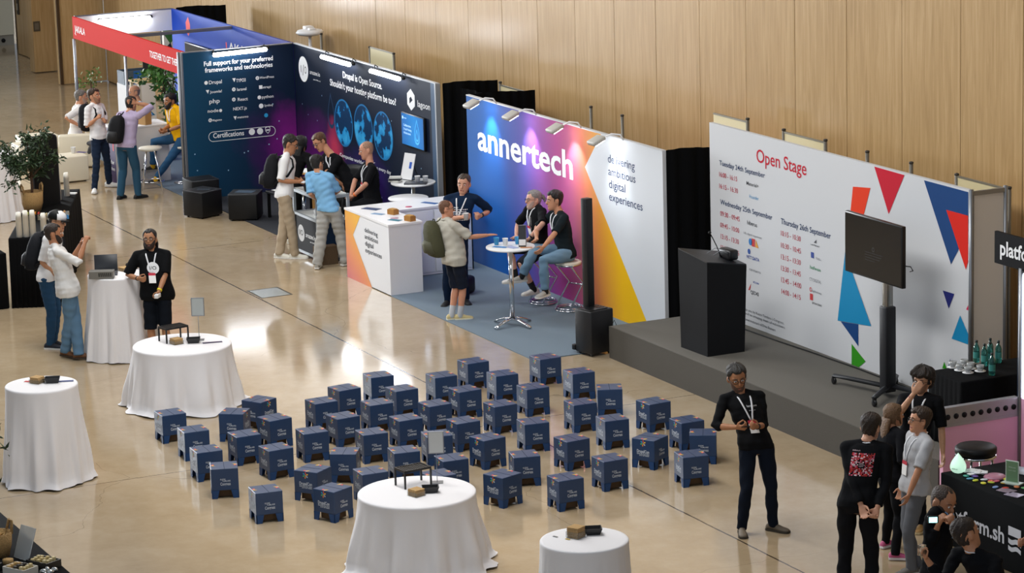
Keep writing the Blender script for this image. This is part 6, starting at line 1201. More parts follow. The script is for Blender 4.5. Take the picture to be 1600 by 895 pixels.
  'bottom_man': {"h":1.72,"b":[14.1,-4.05,0.0],"F":[-0.416,0.909,0.0],"HF":[-0.08,0.997,0.0],"hup":[-0.184,-0.16,0.97],"hc":[13.824,-4.291,1.522],"nb":[13.894,-4.249,1.369],"pel":[14.1,-4.05,0.903],"PF":[-0.416,0.909,0.0],"sh":[[13.74,-4.312,1.333],[14.078,-4.157,1.333]],"el":[[13.821,-4.515,1.135],[14.252,-4.297,1.139]],"wr":[[13.792,-4.654,1.346],[14.046,-4.293,0.989]],"hip":[[14.019,-4.087,0.893],[14.181,-4.013,0.893]],"kn":[[13.983,-4.023,0.482],[14.156,-3.944,0.482]],"an":[[14.009,-4.092,0.07],[14.191,-4.008,0.07]],"td":[[-0.416,0.909],[-0.416,0.909]]},
  'edge_person': {"h":1.7,"b":[14.0,-2.62,0.0],"F":[-0.266,-0.964,0.0],"HF":[-0.349,-0.937,0.0],"hup":[-0.24,-0.325,0.915],"hc":[13.609,-3.149,1.426],"nb":[13.751,-2.95,1.24],"pel":[14.0,-2.62,0.892],"PF":[-0.266,-0.964,0.0],"sh":[[13.946,-2.974,1.214],[13.592,-2.876,1.214]],"el":[[13.849,-3.197,1.053],[13.549,-3.165,1.206]],"wr":[[13.749,-3.399,0.94],[13.499,-3.411,1.227]],"hip":[[14.085,-2.643,0.882],[13.915,-2.597,0.882]],"kn":[[14.071,-2.717,0.476],[13.889,-2.667,0.476]],"an":[[14.096,-2.647,0.07],[13.904,-2.593,0.07]],"td":[[-0.266,-0.964],[-0.266,-0.964]]},
}

def V3(a): return Vector(a)
def remesh(mb, voxel, it=3, noise_amp=0.0, seed=0, nf=9.0):
    me = mb.mesh('scratch'); o = D.objects.new('scratch', me)
    a = o.modifiers.new('r', 'REMESH'); a.mode = 'VOXEL'; a.voxel_size = voxel; a.use_smooth_shade = True
    if it: s = o.modifiers.new('s', 'SMOOTH'); s.factor = .5; s.iterations = it
    out = evaluated(o); D.objects.remove(o); D.meshes.remove(me)
    if noise_amp:
        n = len(out.vertices); co = np.empty(n * 3); no = np.empty(n * 3)
        out.vertices.foreach_get('co', co); out.vertices.foreach_get('normal', no); co = co.reshape(-1, 3); no = no.reshape(-1, 3)
        rs = np.random.RandomState(seed); d = np.zeros(n)
        for k in range(7):
            w_ = rs.normal(size=3); w_ /= np.linalg.norm(w_); w_[2] *= 1.7; wv = rs.normal(size=3) * 4
            f = nf * rs.uniform(.6, 2.6); d += np.sin((co @ w_) * f + 1.6 * np.sin(co @ wv + k) + k * 1.7) / (1 + .25 * k)
        d = np.sign(d) * np.abs(d / 3) ** .8
        co += no * (d * noise_amp)[:, None]; out.vertices.foreach_set('co', co.ravel()); out.update()
    return out
def obj_from(me, name, mats, parent):
    me.name = name; me.materials.clear()
    for m in (mats if isinstance(mats, (list, tuple)) else [mats]): me.materials.append(m)
    o = D.objects.new(name, me); COL.objects.link(o); o.parent = parent; return o

def ellring(c, rt, fw, a, bf, bb, n=20, p=2.3):
    R = []
    for j in range(n):
        t = 2 * PI * j / n; ct, st = math.cos(t), math.sin(t)
        k = (abs(ct) ** p + abs(st) ** p) ** (-1 / p)
        R.append(c + rt * (a * ct * k) + fw * ((bf if st > 0 else bb) * st * k))
    return R
def capsule(mb, pts, rad, seg=12): mb.tube(pts, rad, seg, round_=True)

HEAD = [(-.116, .018, .078, .035), (-.108, .036, .092, .005), (-.090, .049, .098, -.030), (-.062, .060, .096, -.062), (-.03, .067, .094, -.084), (.0, .072, .091, -.096), (.03, .075, .090, -.101), (.06, .074, .086, -.100), (.085, .066, .070, -.088), (.104, .048, .045, -.066), (.115, .024, .012, -.035), (.118, .006, -.008, -.018)]
def head_ring(z, grow=0.0):
    for i in range(len(HEAD) - 1):
        a, b_ = HEAD[i], HEAD[i + 1]
        if a[0] <= z <= b_[0]:
            f = (z - a[0]) / (b_[0] - a[0]); return tuple(a[k] + (b_[k] - a[k]) * f for k in (1, 2, 3))
    return HEAD[0][1:] if z < HEAD[0][0] else HEAD[-1][1:]
def head_pt(z, t, grow):
    """t = 0 front, + towards the right ear; grow pushes the point out of the skull"""
    w_, yf, yb = head_ring(max(-.116, min(.118, z))); yc, yr = (yf + yb) / 2, (yf - yb) / 2
    s, c = math.sin(t), math.cos(t); k = (abs(s) ** 2.2 + abs(c) ** 2.2) ** (-1 / 2.2)
    x, y = w_ * s * k, yc + yr * c * k
    d = Vector((x / (.075 ** 2), (y + .005) / (.098 ** 2), z / (.118 ** 2) * (.9 if z > 0 else .25))).normalized()
    return Vector((x, y, z)) + d * grow

def shell(mask, thick, nz=30, nt=40, z0=-.115, z1=.1185, wob=0.0, seed=0, taper=True):
    rnd = random.Random(seed); rings = []
    ph = [rnd.uniform(0, 6) for _ in range(4)]
    for i in range(nz + 1):
        z = z0 + (z1 - z0) * i / nz; R = []
        for j in range(nt):
            t = 2 * PI * j / nt; m = mask(z, t if t <= PI else t - 2 * PI)
            tk = thick * (.42 + .58 * max(0, min(1, (z - .005) / .075))) if taper else thick
            g = -.014 + m * (tk + .014)
            if wob and m > .5: g += wob * (math.sin(7 * t + 40 * z + ph[0]) * math.sin(60 * z + 3 * t + ph[1]) + .5 * math.sin(13 * t + ph[2] + 90 * z))
            R.append(head_pt(z, t, g))
        rings.append(R)
    mb = MB(); mb.loft(rings, 0, True, True); return mb
def sstep(x, w_=.012): return max(0.0, min(1.0, x / w_ + .5))
def hairline(front=.070, side=.004, back=-.090, burn=.024):
    def mk(z, t):
        a = abs(t) / PI
        if a < .10: h = front
        elif a < .22: h = front + .010 * (a - .10) / .12
        elif a < .34: h = front + .010 - (front + .010 - .034) * (a - .22) / .12
        elif a < .38: h = .034
        elif a < .43: h = side - burn
        elif a < .56: h = side + .014
        else: h = side + .014 + (back - side - .014) * min(1, (a - .56) / .12)
        return sstep(z - h - .004, .026)
    return mk
def balding(z, t):
    a = abs(t) / PI; m = hairline()(z, t)
    return min(m, sstep((.045 if a > .3 else -.2) - z, .02))
def horseshoe_thin(z, t): return hairline(.09)(z, t)
def beard_mask(z, t):
    a = abs(t) / PI
    top = -.052 if a < .10 else (-.052 + .045 * (a - .10) / .2 if a < .3 else -.005)
    mouth = 1.0 if not (a < .075 and -.072 < z < -.050) else 0.0
    return sstep(top - z, .01) * (1 if a < .42 else 0) * mouth
def goatee(z, t): return beard_mask(z, t) * (1 if abs(t) / PI < .13 else 0)
def moustache(z, t): return sstep(-.047 - z, .008) * sstep(z + .062, .008) * (1 if abs(t) / PI < .14 else 0)

def hand(mb, w, d, pn, side, k, pose):
    """w wrist, d pointing direction, pn palm normal (towards what the palm faces); side -1 left +1 right"""
    d = d.normalized(); pn = (pn - d * pn.dot(d)).normalized(); lat = d.cross(pn).normalized() * side   # lat points to the thumb side
    L = .092 * k
    for s in (-.9, -.3, .3, .9):
        mb.tube([w, w + d * L * .45 + lat * s * .018 * k, w + d * L + lat * s * .031 * k], [.021 * k, .017 * k, .0135 * k], 8, round_=True)
    curl = {'relax': (.28, .42, .35), 'grip': (.75, 1.0, .8), 'flat': (.08, .1, .08), 'fist': (1.3, 1.5, 1.0)}[pose]
    for i, (s, ln) in enumerate(((.95, .074), (.33, .083), (-.30, .077), (-.92, .060))):
        p = w + d * L * .98 + lat * s * .031 * k; a = 0; P = [p]
        for ph, c in zip((.45, .31, .24), curl):
            a += c * (1 + .08 * i); dd = d * math.cos(a) + pn * math.sin(a) + lat * s * .06; p = p + dd.normalized() * ln * ph * k * 1.05; P.append(p)
        mb.tube(P, [.0105 * k, .0098 * k, .009 * k, .0078 * k], 8, round_=True)
    tb = w + d * .028 * k + lat * .022 * k
    c = {'relax': .25, 'grip': .75, 'flat': .1, 'fist': .9}[pose]
    d1 = (lat * .75 + d * .62 + pn * (.25 + .35 * c)).normalized(); d2 = (lat * (.35 - .4 * c) + d * .8 + pn * (.3 + .6 * c)).normalized()
    mb.tube([tb, tb + d1 * .040 * k, tb + d1 * .040 * k + d2 * .032 * k, tb + d1 * .040 * k + d2 * .056 * k], [.0145 * k, .0125 * k, .0108 * k, .009 * k], 8, round_=True)

def shoe(name, an, td, k, cols, parent, org, gz, boot=False, tilt=0.0):
    """low shoe; an ankle, td toe direction (2-D)"""
    f = Vector((td[0], td[1], 0)).normalized(); s = Vector((f.y, -f.x, 0)); up = Vector((0, 0, 1))
    if tilt: R = Matrix.Rotation(tilt, 3, s); f = R @ f; up = R @ up
    base = Vector(an) - org - up * (.068 * k)
    prof = [(-.075, .030, .055), (-.055, .037, .075), (0, .036, .085 if not boot else .12), (.05, .040, .070), (.10, .047, .050), (.145, .047, .042), (.175, .036, .034), (.19, .018, .026)]
    mb = MB(); rings = []
    for y, w_, h in prof:
        R = []
        for j in range(16):
            t = 2 * PI * j / 16; c, sn = math.cos(t), math.sin(t)
            R.append(base + f * (y * k) + s * (w_ * k * c * (1 if sn < 0 else .9 - .25 * max(0, sn))) + up * (h * k * (.5 + .5 * (abs(sn) ** .7) * (1 if sn > 0 else -1)) + .008))
        rings.append(R)
    mb.loft(rings, 0, True, True)
    rings = []
    for y, w_, h in prof:
        rings.append([base + f * (y * k * 1.02) + s * (a * w_ * k * 1.07) + up * z for a, z in ((-1, .0), (1, .0), (1, .022), (-1, .022))])
    mb.loft(rings, 1, False, True)
    return mb.build(name, cols, parent)

def build_person(key, label, skin='#C68E6C', shirt='#E6E6E6', sleeve=.55, shirt_hem=-.06, pants='#22314A', pants_len=1.0, hair='short', hcol='#2A1E16', hthick=.012, beard=None, glasses=False, lanyard='#E6E8EC', badge=True,
                 shoes=('#1B1B1D', '#D8D6D0'), fem=False, belly=0.0, pose=('relax', 'relax'), palm=(None, None), wide=1.0, loose=0.0, sock=None, boot=False, pfit=0.0, sleeve_col=None, collar=False, tilt=(0, 0), hs=1.0, bare_leg=False, print_=None, seated=False, shoe_name='shoe'):
    d = PD[key]; org = V3(d['b']); k = d['h'] / 1.75
    Vv = lambda a: V3(a) - org
    pel, nb, hc = Vv(d['pel']), Vv(d['nb']), Vv(d['hc']); sh = [Vv(q) for q in d['sh']]; el = [Vv(q) for q in d['el']]; wr = [Vv(q) for q in d['wr']]
    hp = [Vv(q) for q in d['hip']]; kn = [Vv(q) for q in d['kn']]; an = [Vv(q) for q in d['an']]
    F, HF, PF, hup = V3(d['F']), V3(d['HF']), V3(d['PF']), V3(d['hup']).normalized()
    root = thing('person', label, 'person', org)
    spine = (nb - pel).normalized(); rt = (sh[1] - sh[0]).normalized(); prt = (hp[1] - hp[0]).normalized()
    hf = (HF - hup * HF.dot(hup)).normalized(); hr = hf.cross(hup)
    HM = Matrix(((hr.x, hf.x, hup.x, hc.x), (hr.y, hf.y, hup.y, hc.y), (hr.z, hf.z, hup.z, hc.z), (0, 0, 0, 1))) @ Matrix.Diagonal((k * 1.09 * hs, k * 1.09 * hs, k * 1.08 * hs, 1))
    sm = mat(skin, .5, spec=.35, var=.05, bscale=40)
    # ---- the body, one continuous surface
    L = (nb - pel).length
    def torso(mb, g, s0=-.16, s1=1.0, hemg=0.0):
        prof = [(-.16, .150, .085, .100), (-.06, .168, .105, .120), (.06, .170, .112, .118), (.25, .152 + .02 * belly, .105 + .06 * belly, .100), (.42, .150 + .02 * belly, .108 + .07 * belly, .100), (.62, .163, .116 + .02 * belly, .108), (.78, .172, .112, .108), (.90, .150, .088, .095), (.98, .098, .062, .075), (1.03, .064, .055, .062)]
        if fem: prof = [(a, w_ * (.93 if a > .5 else (1.03 if a < .1 else .88)), bf * (1.12 if .5 < a < .85 else .95), bb * .93) for a, w_, bf, bb in prof]
        rings = []
        for a, w_, bf, bb in prof:
            if a < s0 - 1e-6 or a > s1 + 1e-6: continue
            u = max(0, min(1, a)); r_ = (prt * (1 - u) + rt * u).normalized(); f_ = (PF * (1 - u) + F * u).normalized()
            ax = spine if a > .1 else (spine * .5 + Vector((0, 0, .5))).normalized()
            f_ = (f_ - ax * f_.dot(ax)).normalized()
            gg = g + hemg * max(0, .35 - a)
            rings.append(ellring(pel + (spine if a > 0 else Vector((0, 0, 1))) * (a * L), r_, f_, (w_ * wide + gg) * k, (bf + gg) * k, (bb + gg) * k))
        mb.loft(rings, 0, True, True)
    mb = MB(); torso(mb, -.016)
    mb.tube([nb - spine * .06 * k, nb + spine * .01, hc - hup * .045 * k - hf * .018 * k], [.062 * k, .056 * k, .055 * k], 14, round_=True)
    for i in (0, 1): mb.tube([nb * .8 + hc * .2 - hf * .03 * k, nb * .6 + sh[i] * .4 - spine * .004 * k, sh[i] + spine * .012 * k], [.040 * k, .044 * k, .040 * k], 10, round_=True)
    rings = [[HM @ Vector(head_pt(z, 2 * PI * j / 28, 0)) for j in range(28)] for z in [q[0] for q in HEAD]]
    mb.loft(rings, 0, True, True)
    mb.tube([HM @ Vector(p) for p in ((0, .088, .022), (0, .104, -.005), (0, .110, -.020))], [.008 * k, .012 * k, .0145 * k], 8, round_=True)
    mb.tube([HM @ Vector(p) for p in ((-.05, .075, .030), (0, .086, .032), (.05, .075, .030))], .009 * k, 8, round_=True)
    for s in (-1, 1):
        mb.ball((0, 0, 0), (.011, .020, .032), seg=10, rings=6, M4=HM @ Matrix.Translation((s * .076, -.008, -.012)) @ Matrix.Rotation(s * .35, 4, 'Z'))
        i = 0 if s < 0 else 1
        capsule(mb, [sh[i], sh[i] * .5 + el[i] * .5, el[i], el[i] * .6 + wr[i] * .4, wr[i]], [.046 * k, .043 * k, .037 * k, .038 * k, .0255 * k])
        hd = (wr[i] - el[i]).normalized(); pnv = palm[i]
        if pnv is None: pnv = (-s * .7, .6, 0)
        pw = F.cross(Vector((0, 0, 1))) * pnv[0] + F * pnv[1] + Vector((0, 0, 1)) * pnv[2]
        if abs(pw.normalized().dot(hd)) > .93: pw = rt * -s
        hand(mb, wr[i], hd, pw, s, k, pose[i])
        capsule(mb, [hp[i], hp[i] * .5 + kn[i] * .5, kn[i], kn[i] * .68 + an[i] * .32, an[i]], [.078 * k, .070 * k, .050 * k, .055 * k, .036 * k])
        ft = Vector((d['td'][i][0], d['td'][i][1], 0)); capsule(mb, [an[i], an[i] - Vector((0, 0, .03)) + ft * .06], [.034 * k, .03 * k])
    me = remesh(mb, .0085, 3)
    inv = HM.inverted(); me.materials.clear()
    lip = 0
    body = obj_from(me, 'body', [sm, mat('#8E4A40', .5)], root)
    # lips and eye sockets coloured on the same surface
    cen = np.empty(len(me.polygons) * 3); me.polygons.foreach_get('center', cen); cen = cen.reshape(-1, 3)
    A = np.array(inv); loc = cen @ A[:3, :3].T + A[:3, 3]
    sel = (np.abs(loc[:, 0]) < .025) & (loc[:, 2] < -.056) & (loc[:, 2] > -.070) & (loc[:, 1] > .07)
    mi = np.zeros(len(me.polygons), dtype=np.int32); mi[sel] = 1; me.polygons.foreach_set('material_index', mi)
    for s in (-1, 1):
        mb = MB(); mb.ball((0, 0, 0), (.0125, .008, .008), 0, 10, 6, HM @ Matrix.Translation((s * .031, .0865, .010))); mb.ball((0, 0, 0), (.0055, .004, .0058), 1, 8, 5, HM @ Matrix.Translation((s * .031, .0935, .010)))
        mb.build('eye', [mat('#E2DCD6', .3), mat('#1A120E', .3)], root)
        mb = MB(); mb.tube([HM @ Vector((s * x_, y_, z_)) for x_, y_, z_ in ((.016, .0935, .030), (.033, .091, .036), (.05, .080, .030))], [.0035 * k, .0045 * k, .003 * k], 6, round_=True); mb.build('eyebrow', mat(hcol if hair != 'bald' else '#5A4433', .8), root)
    # ---- hair
    hm = mat(hcol, .55, bump=.8, bscale=75, var=.35)
    msk = dict(short=hairline(), long=hairline(.074, -.06, -.11, .03), pony=hairline(.074, .0, -.07), curly=hairline(.050, -.004, -.09, .02), bun=hairline(.072, .0, -.08), dread=hairline(.078, .0, -.1)).get(hair)
    def hb(mb, name='hair'): mb.v = [tuple(HM @ Vector(p)) for p in mb.v]; return mb.build(name, hm, root)
    if hair in ('short', 'pony', 'bun', 'dread'): hb(shell(msk, hthick, 40, 64, wob=.0032, seed=len(key)))
    elif hair == 'curly': hb(shell(msk, .034, 44, 64, wob=.016, seed=3, taper=False))
    elif hair == 'balding': hb(shell(balding, .006, wob=.001))
    elif hair == 'buzz': hb(shell(horseshoe_thin, .0035))
    elif hair == 'long':
        q = shell(msk, .018, wob=.003, seed=2, taper=False)
        rings = []
        for i in range(10):
            z = -.02 - i * hthick / 9; y0 = -.085 - .02 * math.sin(i * .3); ww = .082 + .012 * math.sin(i * .35) - .004 * i
            rings.append([(ww * math.cos(2 * PI * j / 20), y0 + (.045 if math.sin(2 * PI * j / 20) > 0 else .03) * math.sin(2 * PI * j / 20) + .004 * math.sin(9 * j + i), z) for j in range(20)])
        q.loft(rings, 0, True, True); hb(q)
    if hair == 'pony':
        mb = MB(); mb.ball((0, -.125, .03), (.028, .03, .03)); mb.tube([(0, -.12, .03), (0, -.15, .0), (0, -.15, -.03)], [.02, .022, .012], 10, round_=True); hb(mb, 'ponytail')
    if hair == 'dread':
        mb = MB()
        for j in range(9): a = (j - 4) * .33; mb.tube([(.07 * math.sin(a), -.085 * math.cos(a), .02), (.085 * math.sin(a), -.10 * math.cos(a), -.06), (.08 * math.sin(a), -.095 * math.cos(a), -.13)], [.014, .012, .008], 6, round_=True)
        hb(mb, 'locks')
    if beard:
        mb = shell(goatee if len(beard) > 2 else beard_mask, beard[1], 44, 48, wob=.0015, taper=False); mb.v = [tuple(HM @ Vector(p)) for p in mb.v]; mb.build('beard', mat(beard[0], .8, bump=.4, bscale=140), root)
        mb = shell(moustache, beard[1] * .8, 50, 48, -.08, -.03, taper=False); mb.v = [tuple(HM @ Vector(p)) for p in mb.v]; mb.build('moustache', mat(beard[0], .8), root)
    if glasses:
        mb = MB()
        for s in (-1, 1):
            mb.tube([HM @ Vector((s * (.032 + .024 * math.cos(2 * PI * j / 18)), .101 - .004 * abs(math.cos(2 * PI * j / 18)), .008 + .018 * math.sin(2 * PI * j / 18))) for j in range(18)], .0028 * k, 6, closed=True)
            mb.tube([HM @ Vector(p) for p in ((s * .056, .098, .012), (s * .079, .06, .012), (s * .082, -.01, .006))], .0024 * k, 6)
        mb.tube([HM @ Vector(p) for p in ((-.009, .102, .01), (0, .104, .013), (.009, .102, .01))], .0026 * k, 6); mb.build('glasses', mat('#15161A', .3), root)
    # ---- clothes
    cm = lambda c: mat(c, .88, spec=.12, bump=.12, bscale=140)
    mb = MB(); torso(mb, .011 + loose, shirt_hem, .985, .06 * (1 if loose else .3))
    for i in (0, 1):
        capsule(mb, [nb * .93 + hc * .07 - F * .015 * k, nb * .55 + sh[i] * .45 + spine * .001 * k, sh[i]], [.050 * k, .055 * k, .060 * k])
        if sleeve <= .62:
            e = sh[i] + (el[i] - sh[i]) * min(1, sleeve / .58); mb.tube([sh[i], sh[i] * .5 + e * .5, e], [(.060 + loose * .5) * k, (.062 + loose) * k, (.061 + loose) * k], 14)
        elif sleeve < 1.5:
            f = min(.97, (sleeve - .58) / .42); e = el[i] + (wr[i] - el[i]) * f
            mb.tube([sh[i], sh[i] * .5 + el[i] * .5, el[i], el[i] * .5 + e * .5, e], [.060 * k, .058 * k, .052 * k, .049 * k, .041 * k], 14)
    seedv = sum(ord(c) for c in key)
    me = remesh(mb, .0105, 2, .0068 + .10 * loose, seedv, 24); shirt_o = obj_from(me, 'shirt', cm(shirt), root)
    if collar:
        mb = MB(); mb.tube([nb + (rt * math.cos(2 * PI * j / 20) * .066 + F * math.sin(2 * PI * j / 20) * .064) * k + spine * (.012 + .008 * math.cos(4 * PI * j / 20)) for j in range(20)], .016 * k, 8, closed=True); mb.build('collar', cm(shirt), root)
    mb = MB(); torso(mb, .0, -.16, .07)
    for i in (0, 1):
        e = kn[i] + (an[i] - kn[i]) * max(0, (pants_len - .5) / .5) if pants_len > .5 else hp[i] + (kn[i] - hp[i]) * pants_len / .5
        a = .0 + pfit
        if pants_len > .55: e = e + (an[i] - kn[i]).normalized() * .02; mb.tube([hp[i] + Vector((0, 0, .02)), hp[i] * .5 + kn[i] * .5, kn[i], kn[i] * .55 + e * .45, e], [(.094 + a * .5) * k, (.083 + a) * k, (.066 + a) * k, (.062 + a * 1.2) * k, (.052 + a * 1.3) * k], 16, round_=False)
        else: mb.tube([hp[i] + Vector((0, 0, .02)), hp[i] * .5 + e * .5, e + (e - hp[i]).normalized() * .015], [(.096 + a * .5) * k, (.092 + a) * k, (.084 + a) * k], 16)
        mb.ball(tuple(hp[i]), .088 * k)
    me = remesh(mb, .0105, 2, .0068 + .1 * pfit, seedv + 3, 22); obj_from(me, 'shorts' if pants_len <= .6 else 'trousers', cm(pants), root)
    # ---- shoes
    for i in (0, 1):
        shoe(shoe_name, d['an'][i], d['td'][i], k, [mat(shoes[0], .6), mat(shoes[1], .6)], root, org, 0, boot, tilt[i])
        if sock:
            mb = MB(); mb.tube([an[i] + (kn[i] - an[i]).normalized() * .13, an[i] + (kn[i] - an[i]).normalized() * .05, an[i] - Vector((0, 0, .01))], [.046 * k, .043 * k, .045 * k], 12, round_=True); mb.build('sock', mat(sock, .85), root)
    from mathutils.bvhtree import BVHTree
    bvh = BVHTree.FromPolygons([v.co.copy() for v in shirt_o.data.vertices], [list(q.vertices) for q in shirt_o.data.polygons])
    # ---- lanyard and badge
    if lanyard:
        lm = mat(lanyard, .7)
        def on_chest(f, u, lift=.009):
            q = pel + spine * (L * f) + rt * u
            h = bvh.ray_cast(q + F * .6, -F)
            return (h[0] if h[0] else q + F * .14 * k) + F * lift
        mb = MB()
        for s in (-1, 1):
            pts = [nb - F * .078 * k + spine * .022 * k, nb + rt * s * .064 * k + spine * .020 * k - F * .03 * k, nb + rt * s * .070 * k + spine * .012 * k + F * .02 * k]
            pts += [on_chest(.955 - .405 * i / 7, s * (.062 - .052 * i / 7) * k) for i in range(8)]
            mb.tube(pts, .0095 * k, 6, sq=.5)
        mb.build('lanyard', lm, root)
        ch = on_chest(.55, 0, .012); lo = on_chest(.44, 0, .012)
        if badge:
            mb = MB(); up_ = (ch - lo).normalized(); fo = (F - up_ * F.dot(up_)).normalized(); M4 = Matrix(((rt.x, fo.x, up_.x, ch.x), (rt.y, fo.y, up_.y, ch.y), (rt.z, fo.z, up_.z, ch.z), (0, 0, 0, 1)))
            mb.box(-.045, -.003, -.135, .045, .003, 0, 0, 0, M4); mb.box(-.045, -.0035, -.035, .045, .0035, 0, 1, 0, M4); mb.build('badge', [M['paper'], mat('#C2283E', .6)], root)
    return root, dict(pel=pel + org, nb=nb + org, spine=spine, rt=rt, F=F, k=k, L=L, wr=[q + org for q in wr], el=[q + org for q in el], sh=[q + org for q in sh], hc=hc + org, HM=Matrix.Translation(org) @ HM, root=root, org=org, bvh=bvh)

def backpack(P, label, col='#15161A', shift=0.0, low=0.0, straps=(0, 1), size=1.0):
    k = P['k']; sp, rt, F = P['spine'], P['rt'], P['F']; c = P['pel'] + sp * P['L'] * (.60 - low) - F * (.20 * k) + rt * shift
    r = thing('backpack', label, 'backpack', c); M4 = Matrix(((rt.x, F.x, sp.x, 0), (rt.y, F.y, sp.y, 0), (rt.z, F.z, sp.z, 0), (0, 0, 0, 1)))
    m = mat(col, .8, spec=.2, bump=.3, bscale=60)
    mb = MB(); s = size
    rings = []
    for z, w_, bf, bb in ((-.235, .10, .06, .07), (-.215, .135, .075, .105), (-.08, .148, .078, .125), (.08, .142, .075, .11), (.18, .118, .07, .085), (.225, .07, .05, .05), (.235, .02, .02, .02)):
        rings.append([M4 @ q for q in ellring(Vector((0, 0, z * s)), Vector((1, 0, 0)), Vector((0, 1, 0)), w_ * s, bf * s, bb * s, 20, 3)])
    mb.loft(rings, 0, True, True); mb.build('body', m, r)
    mb = MB(); rings = []
    for z, w_, bb in ((-.19, .09, .10), (-.17, .11, .145), (-.06, .11, .15), (-.02, .10, .12)): rings.append([M4 @ q for q in ellring(Vector((0, -.03, z * s)), Vector((1, 0, 0)), Vector((0, 1, 0)), w_ * s, .02, bb * s, 16, 3)])
    mb.loft(rings, 0, True, True); mb.build('front_pocket', mat(col, .7), r)
    o = Vector(c)
    for i in straps:
        s_ = -1 if i == 0 else 1; mb = MB(); a = P['nb'] + rt * s_ * .095 * k
        pts = [M4 @ Vector((s_ * .07, .05, .19)) , a - F * .085 * k - sp * .02 - o, a + sp * .028 * k - o - F * .01, a + F * .085 * k - sp * .05 * k - o, a + F * .115 * k - sp * .15 * k + rt * s_ * .03 - o, a + F * .05 * k - sp * .27 * k + rt * s_ * .075 - o, M4 @ Vector((s_ * .12, .05, -.19))]
        mb.tube(pts, [.02] * 7, 8, sq=.45); mb.build('strap', m, r)
    mb = MB(); mb.tube([M4 @ Vector(p) for p in ((-.03, .04, .22), (-.02, .05, .26), (.02, .05, .26), (.03, .04, .22))], .008, 6); mb.build('grab_handle', m, r)
    return r
def wristband(P, i, col, w_=.03, name='wristband', watch=False):
    d = (P['wr'][i] - P['el'][i]).normalized(); c = P['wr'][i] - d * .02 - P['org']; mb = MB()
    mb.tube([c - d * w_ / 2, c + d * w_ / 2], .033 * P['k'], 14)
    if watch: mb.ball(tuple(c + Vector((0, 0, .03))), (.02, .02, .01))
    mb.build(name, mat(col, .4), P['root'])
def held(name, label, cat, P, i, off, size, m, rz=0.0, tiltx=0.0, bev=.004, emis=None):
    d = (P['wr'][i] - P['el'][i]).normalized(); c = P['wr'][i] + d * .085 * P['k'] + Vector(off)
    mb = MB(); mb.box(-size[0] / 2, -size[1] / 2, -size[2] / 2, size[0] / 2, size[1] / 2, size[2] / 2, 0, bev)
    if emis: mb.box(-size[0] / 2 + .008, -size[1] / 2 + .008, size[2] / 2, size[0] / 2 - .008, size[1] / 2 - .008, size[2] / 2 + .001, 1)
    return tag(mb.build(name, [m] + ([emis] if emis else []), None, c, (tiltx, 0, rz)), label, cat)
def chest_mat(P, f, u, lift, back=False, g=0.0):
    """frame lying on the chest or back at spine fraction f, sideways u"""
    n = P['F'] * (-1 if back else 1); rt = P['rt'] * (1 if back else -1)
    c = P['pel'] - P['org'] + P['spine'] * P['L'] * f + n * lift * P['k'] + rt * u
    return c, rt, P['spine'], n
def drape_on(P, mb, n, lift=.003):
    """lay every vertex of a print on the shirt under it"""
    out = []
    for v in mb.v:
        h = P['bvh'].ray_cast(Vector(v) + n * .5, -n)
        out.append(tuple(h[0] + n * lift) if h[0] else v)
    mb.v = out
def badge_print(P, name, rows, f, lift, m, back=False, bold=.01, u=0.0):
    c, rt, sp, n = chest_mat(P, f, u, lift, back); mb = MB(); letters(mb, rows, c, rt, sp, n, bold, lift=.002); drape_on(P, mb, n); mb.build(name, m, P['root'])

build_person('sofa', 'grey haired person in white polo and grey trousers sitting on the cream armchair', shirt='#E9E8E4', pants='#55565A', hcol='#6B6660', lanyard=None, beard=('#A88C7A', .002), collar=True, seated=True)
_, P = build_person('strap', 'standing person in white t-shirt and navy jeans gripping a black backpack strap', shirt='#ECEBEA', pants='#1F2B3F', hcol='#3A2616', shoes=('#E9E8E4', '#DDDAD2'), beard=('#9A7258', .002), lanyard='#E2E4E8', badge=False, pose=('fist', 'fist'), hthick=.018, collar=True)
backpack(P, 'black backpack worn by the person in the white t-shirt near the cream seats')
_, P = build_person('lilac', 'person in lilac shirt and blue trousers seen from behind, hand on head', shirt='#B9AAC6', pants='#2D5068', sleeve=.62, hcol='#211913', lanyard=None, shoes=('#17181A', '#111113'), pose=('relax', 'flat'), palm=(None, (-.3, -1, .2)), collar=True, pfit=.006)
backpack(P, 'black backpack hanging on the left shoulder of the person in lilac', '#17171A', -.09, .06, (0,))
build_person('bald', 'bald person in light blue shirt sitting on a white armchair by plants', shirt='#A9CBE6', pants='#1C2A40', hair='balding', hcol='#8A7A6A', lanyard=None, sleeve=.7, collar=True)
_, P = build_person('yellow', 'bearded person in yellow polo and blue jeans sitting on a bar stool', skin='#A8724E', shirt='#E3A90E', pants='#2F5578', hcol='#17120F', beard=('#1A1411', .010), shoes=('#1A1A1C', '#8E8A84'), sock='#D8A818', pose=('grip', 'grip'), hthick=.02, collar=True, lanyard='#E8E8EA', badge=False, pants_len=.93)
wristband(P, 0, '#1A1B1E', .035, 'watch')
_, P = build_person('phone_guy', 'person in white t-shirt and beige chinos holding a phone, black backpack on', skin='#B57F5C', shirt='#EDEDEC', pants='#B3A28A', hcol='#1E1813', glasses=True, shoes=('#E2DFD2', '#EDEBE4'), pose=('grip', 'grip'), hthick=.014, lanyard=None, pfit=.008)
backpack(P, 'black backpack worn by the person in beige chinos', size=1.08)
held('phone', 'white phone held by the person in beige chinos', 'phone', P, 1, (.02, .01, .03), (.075, .15, .01), mat('#E6E6E8', .3), .4, .5)
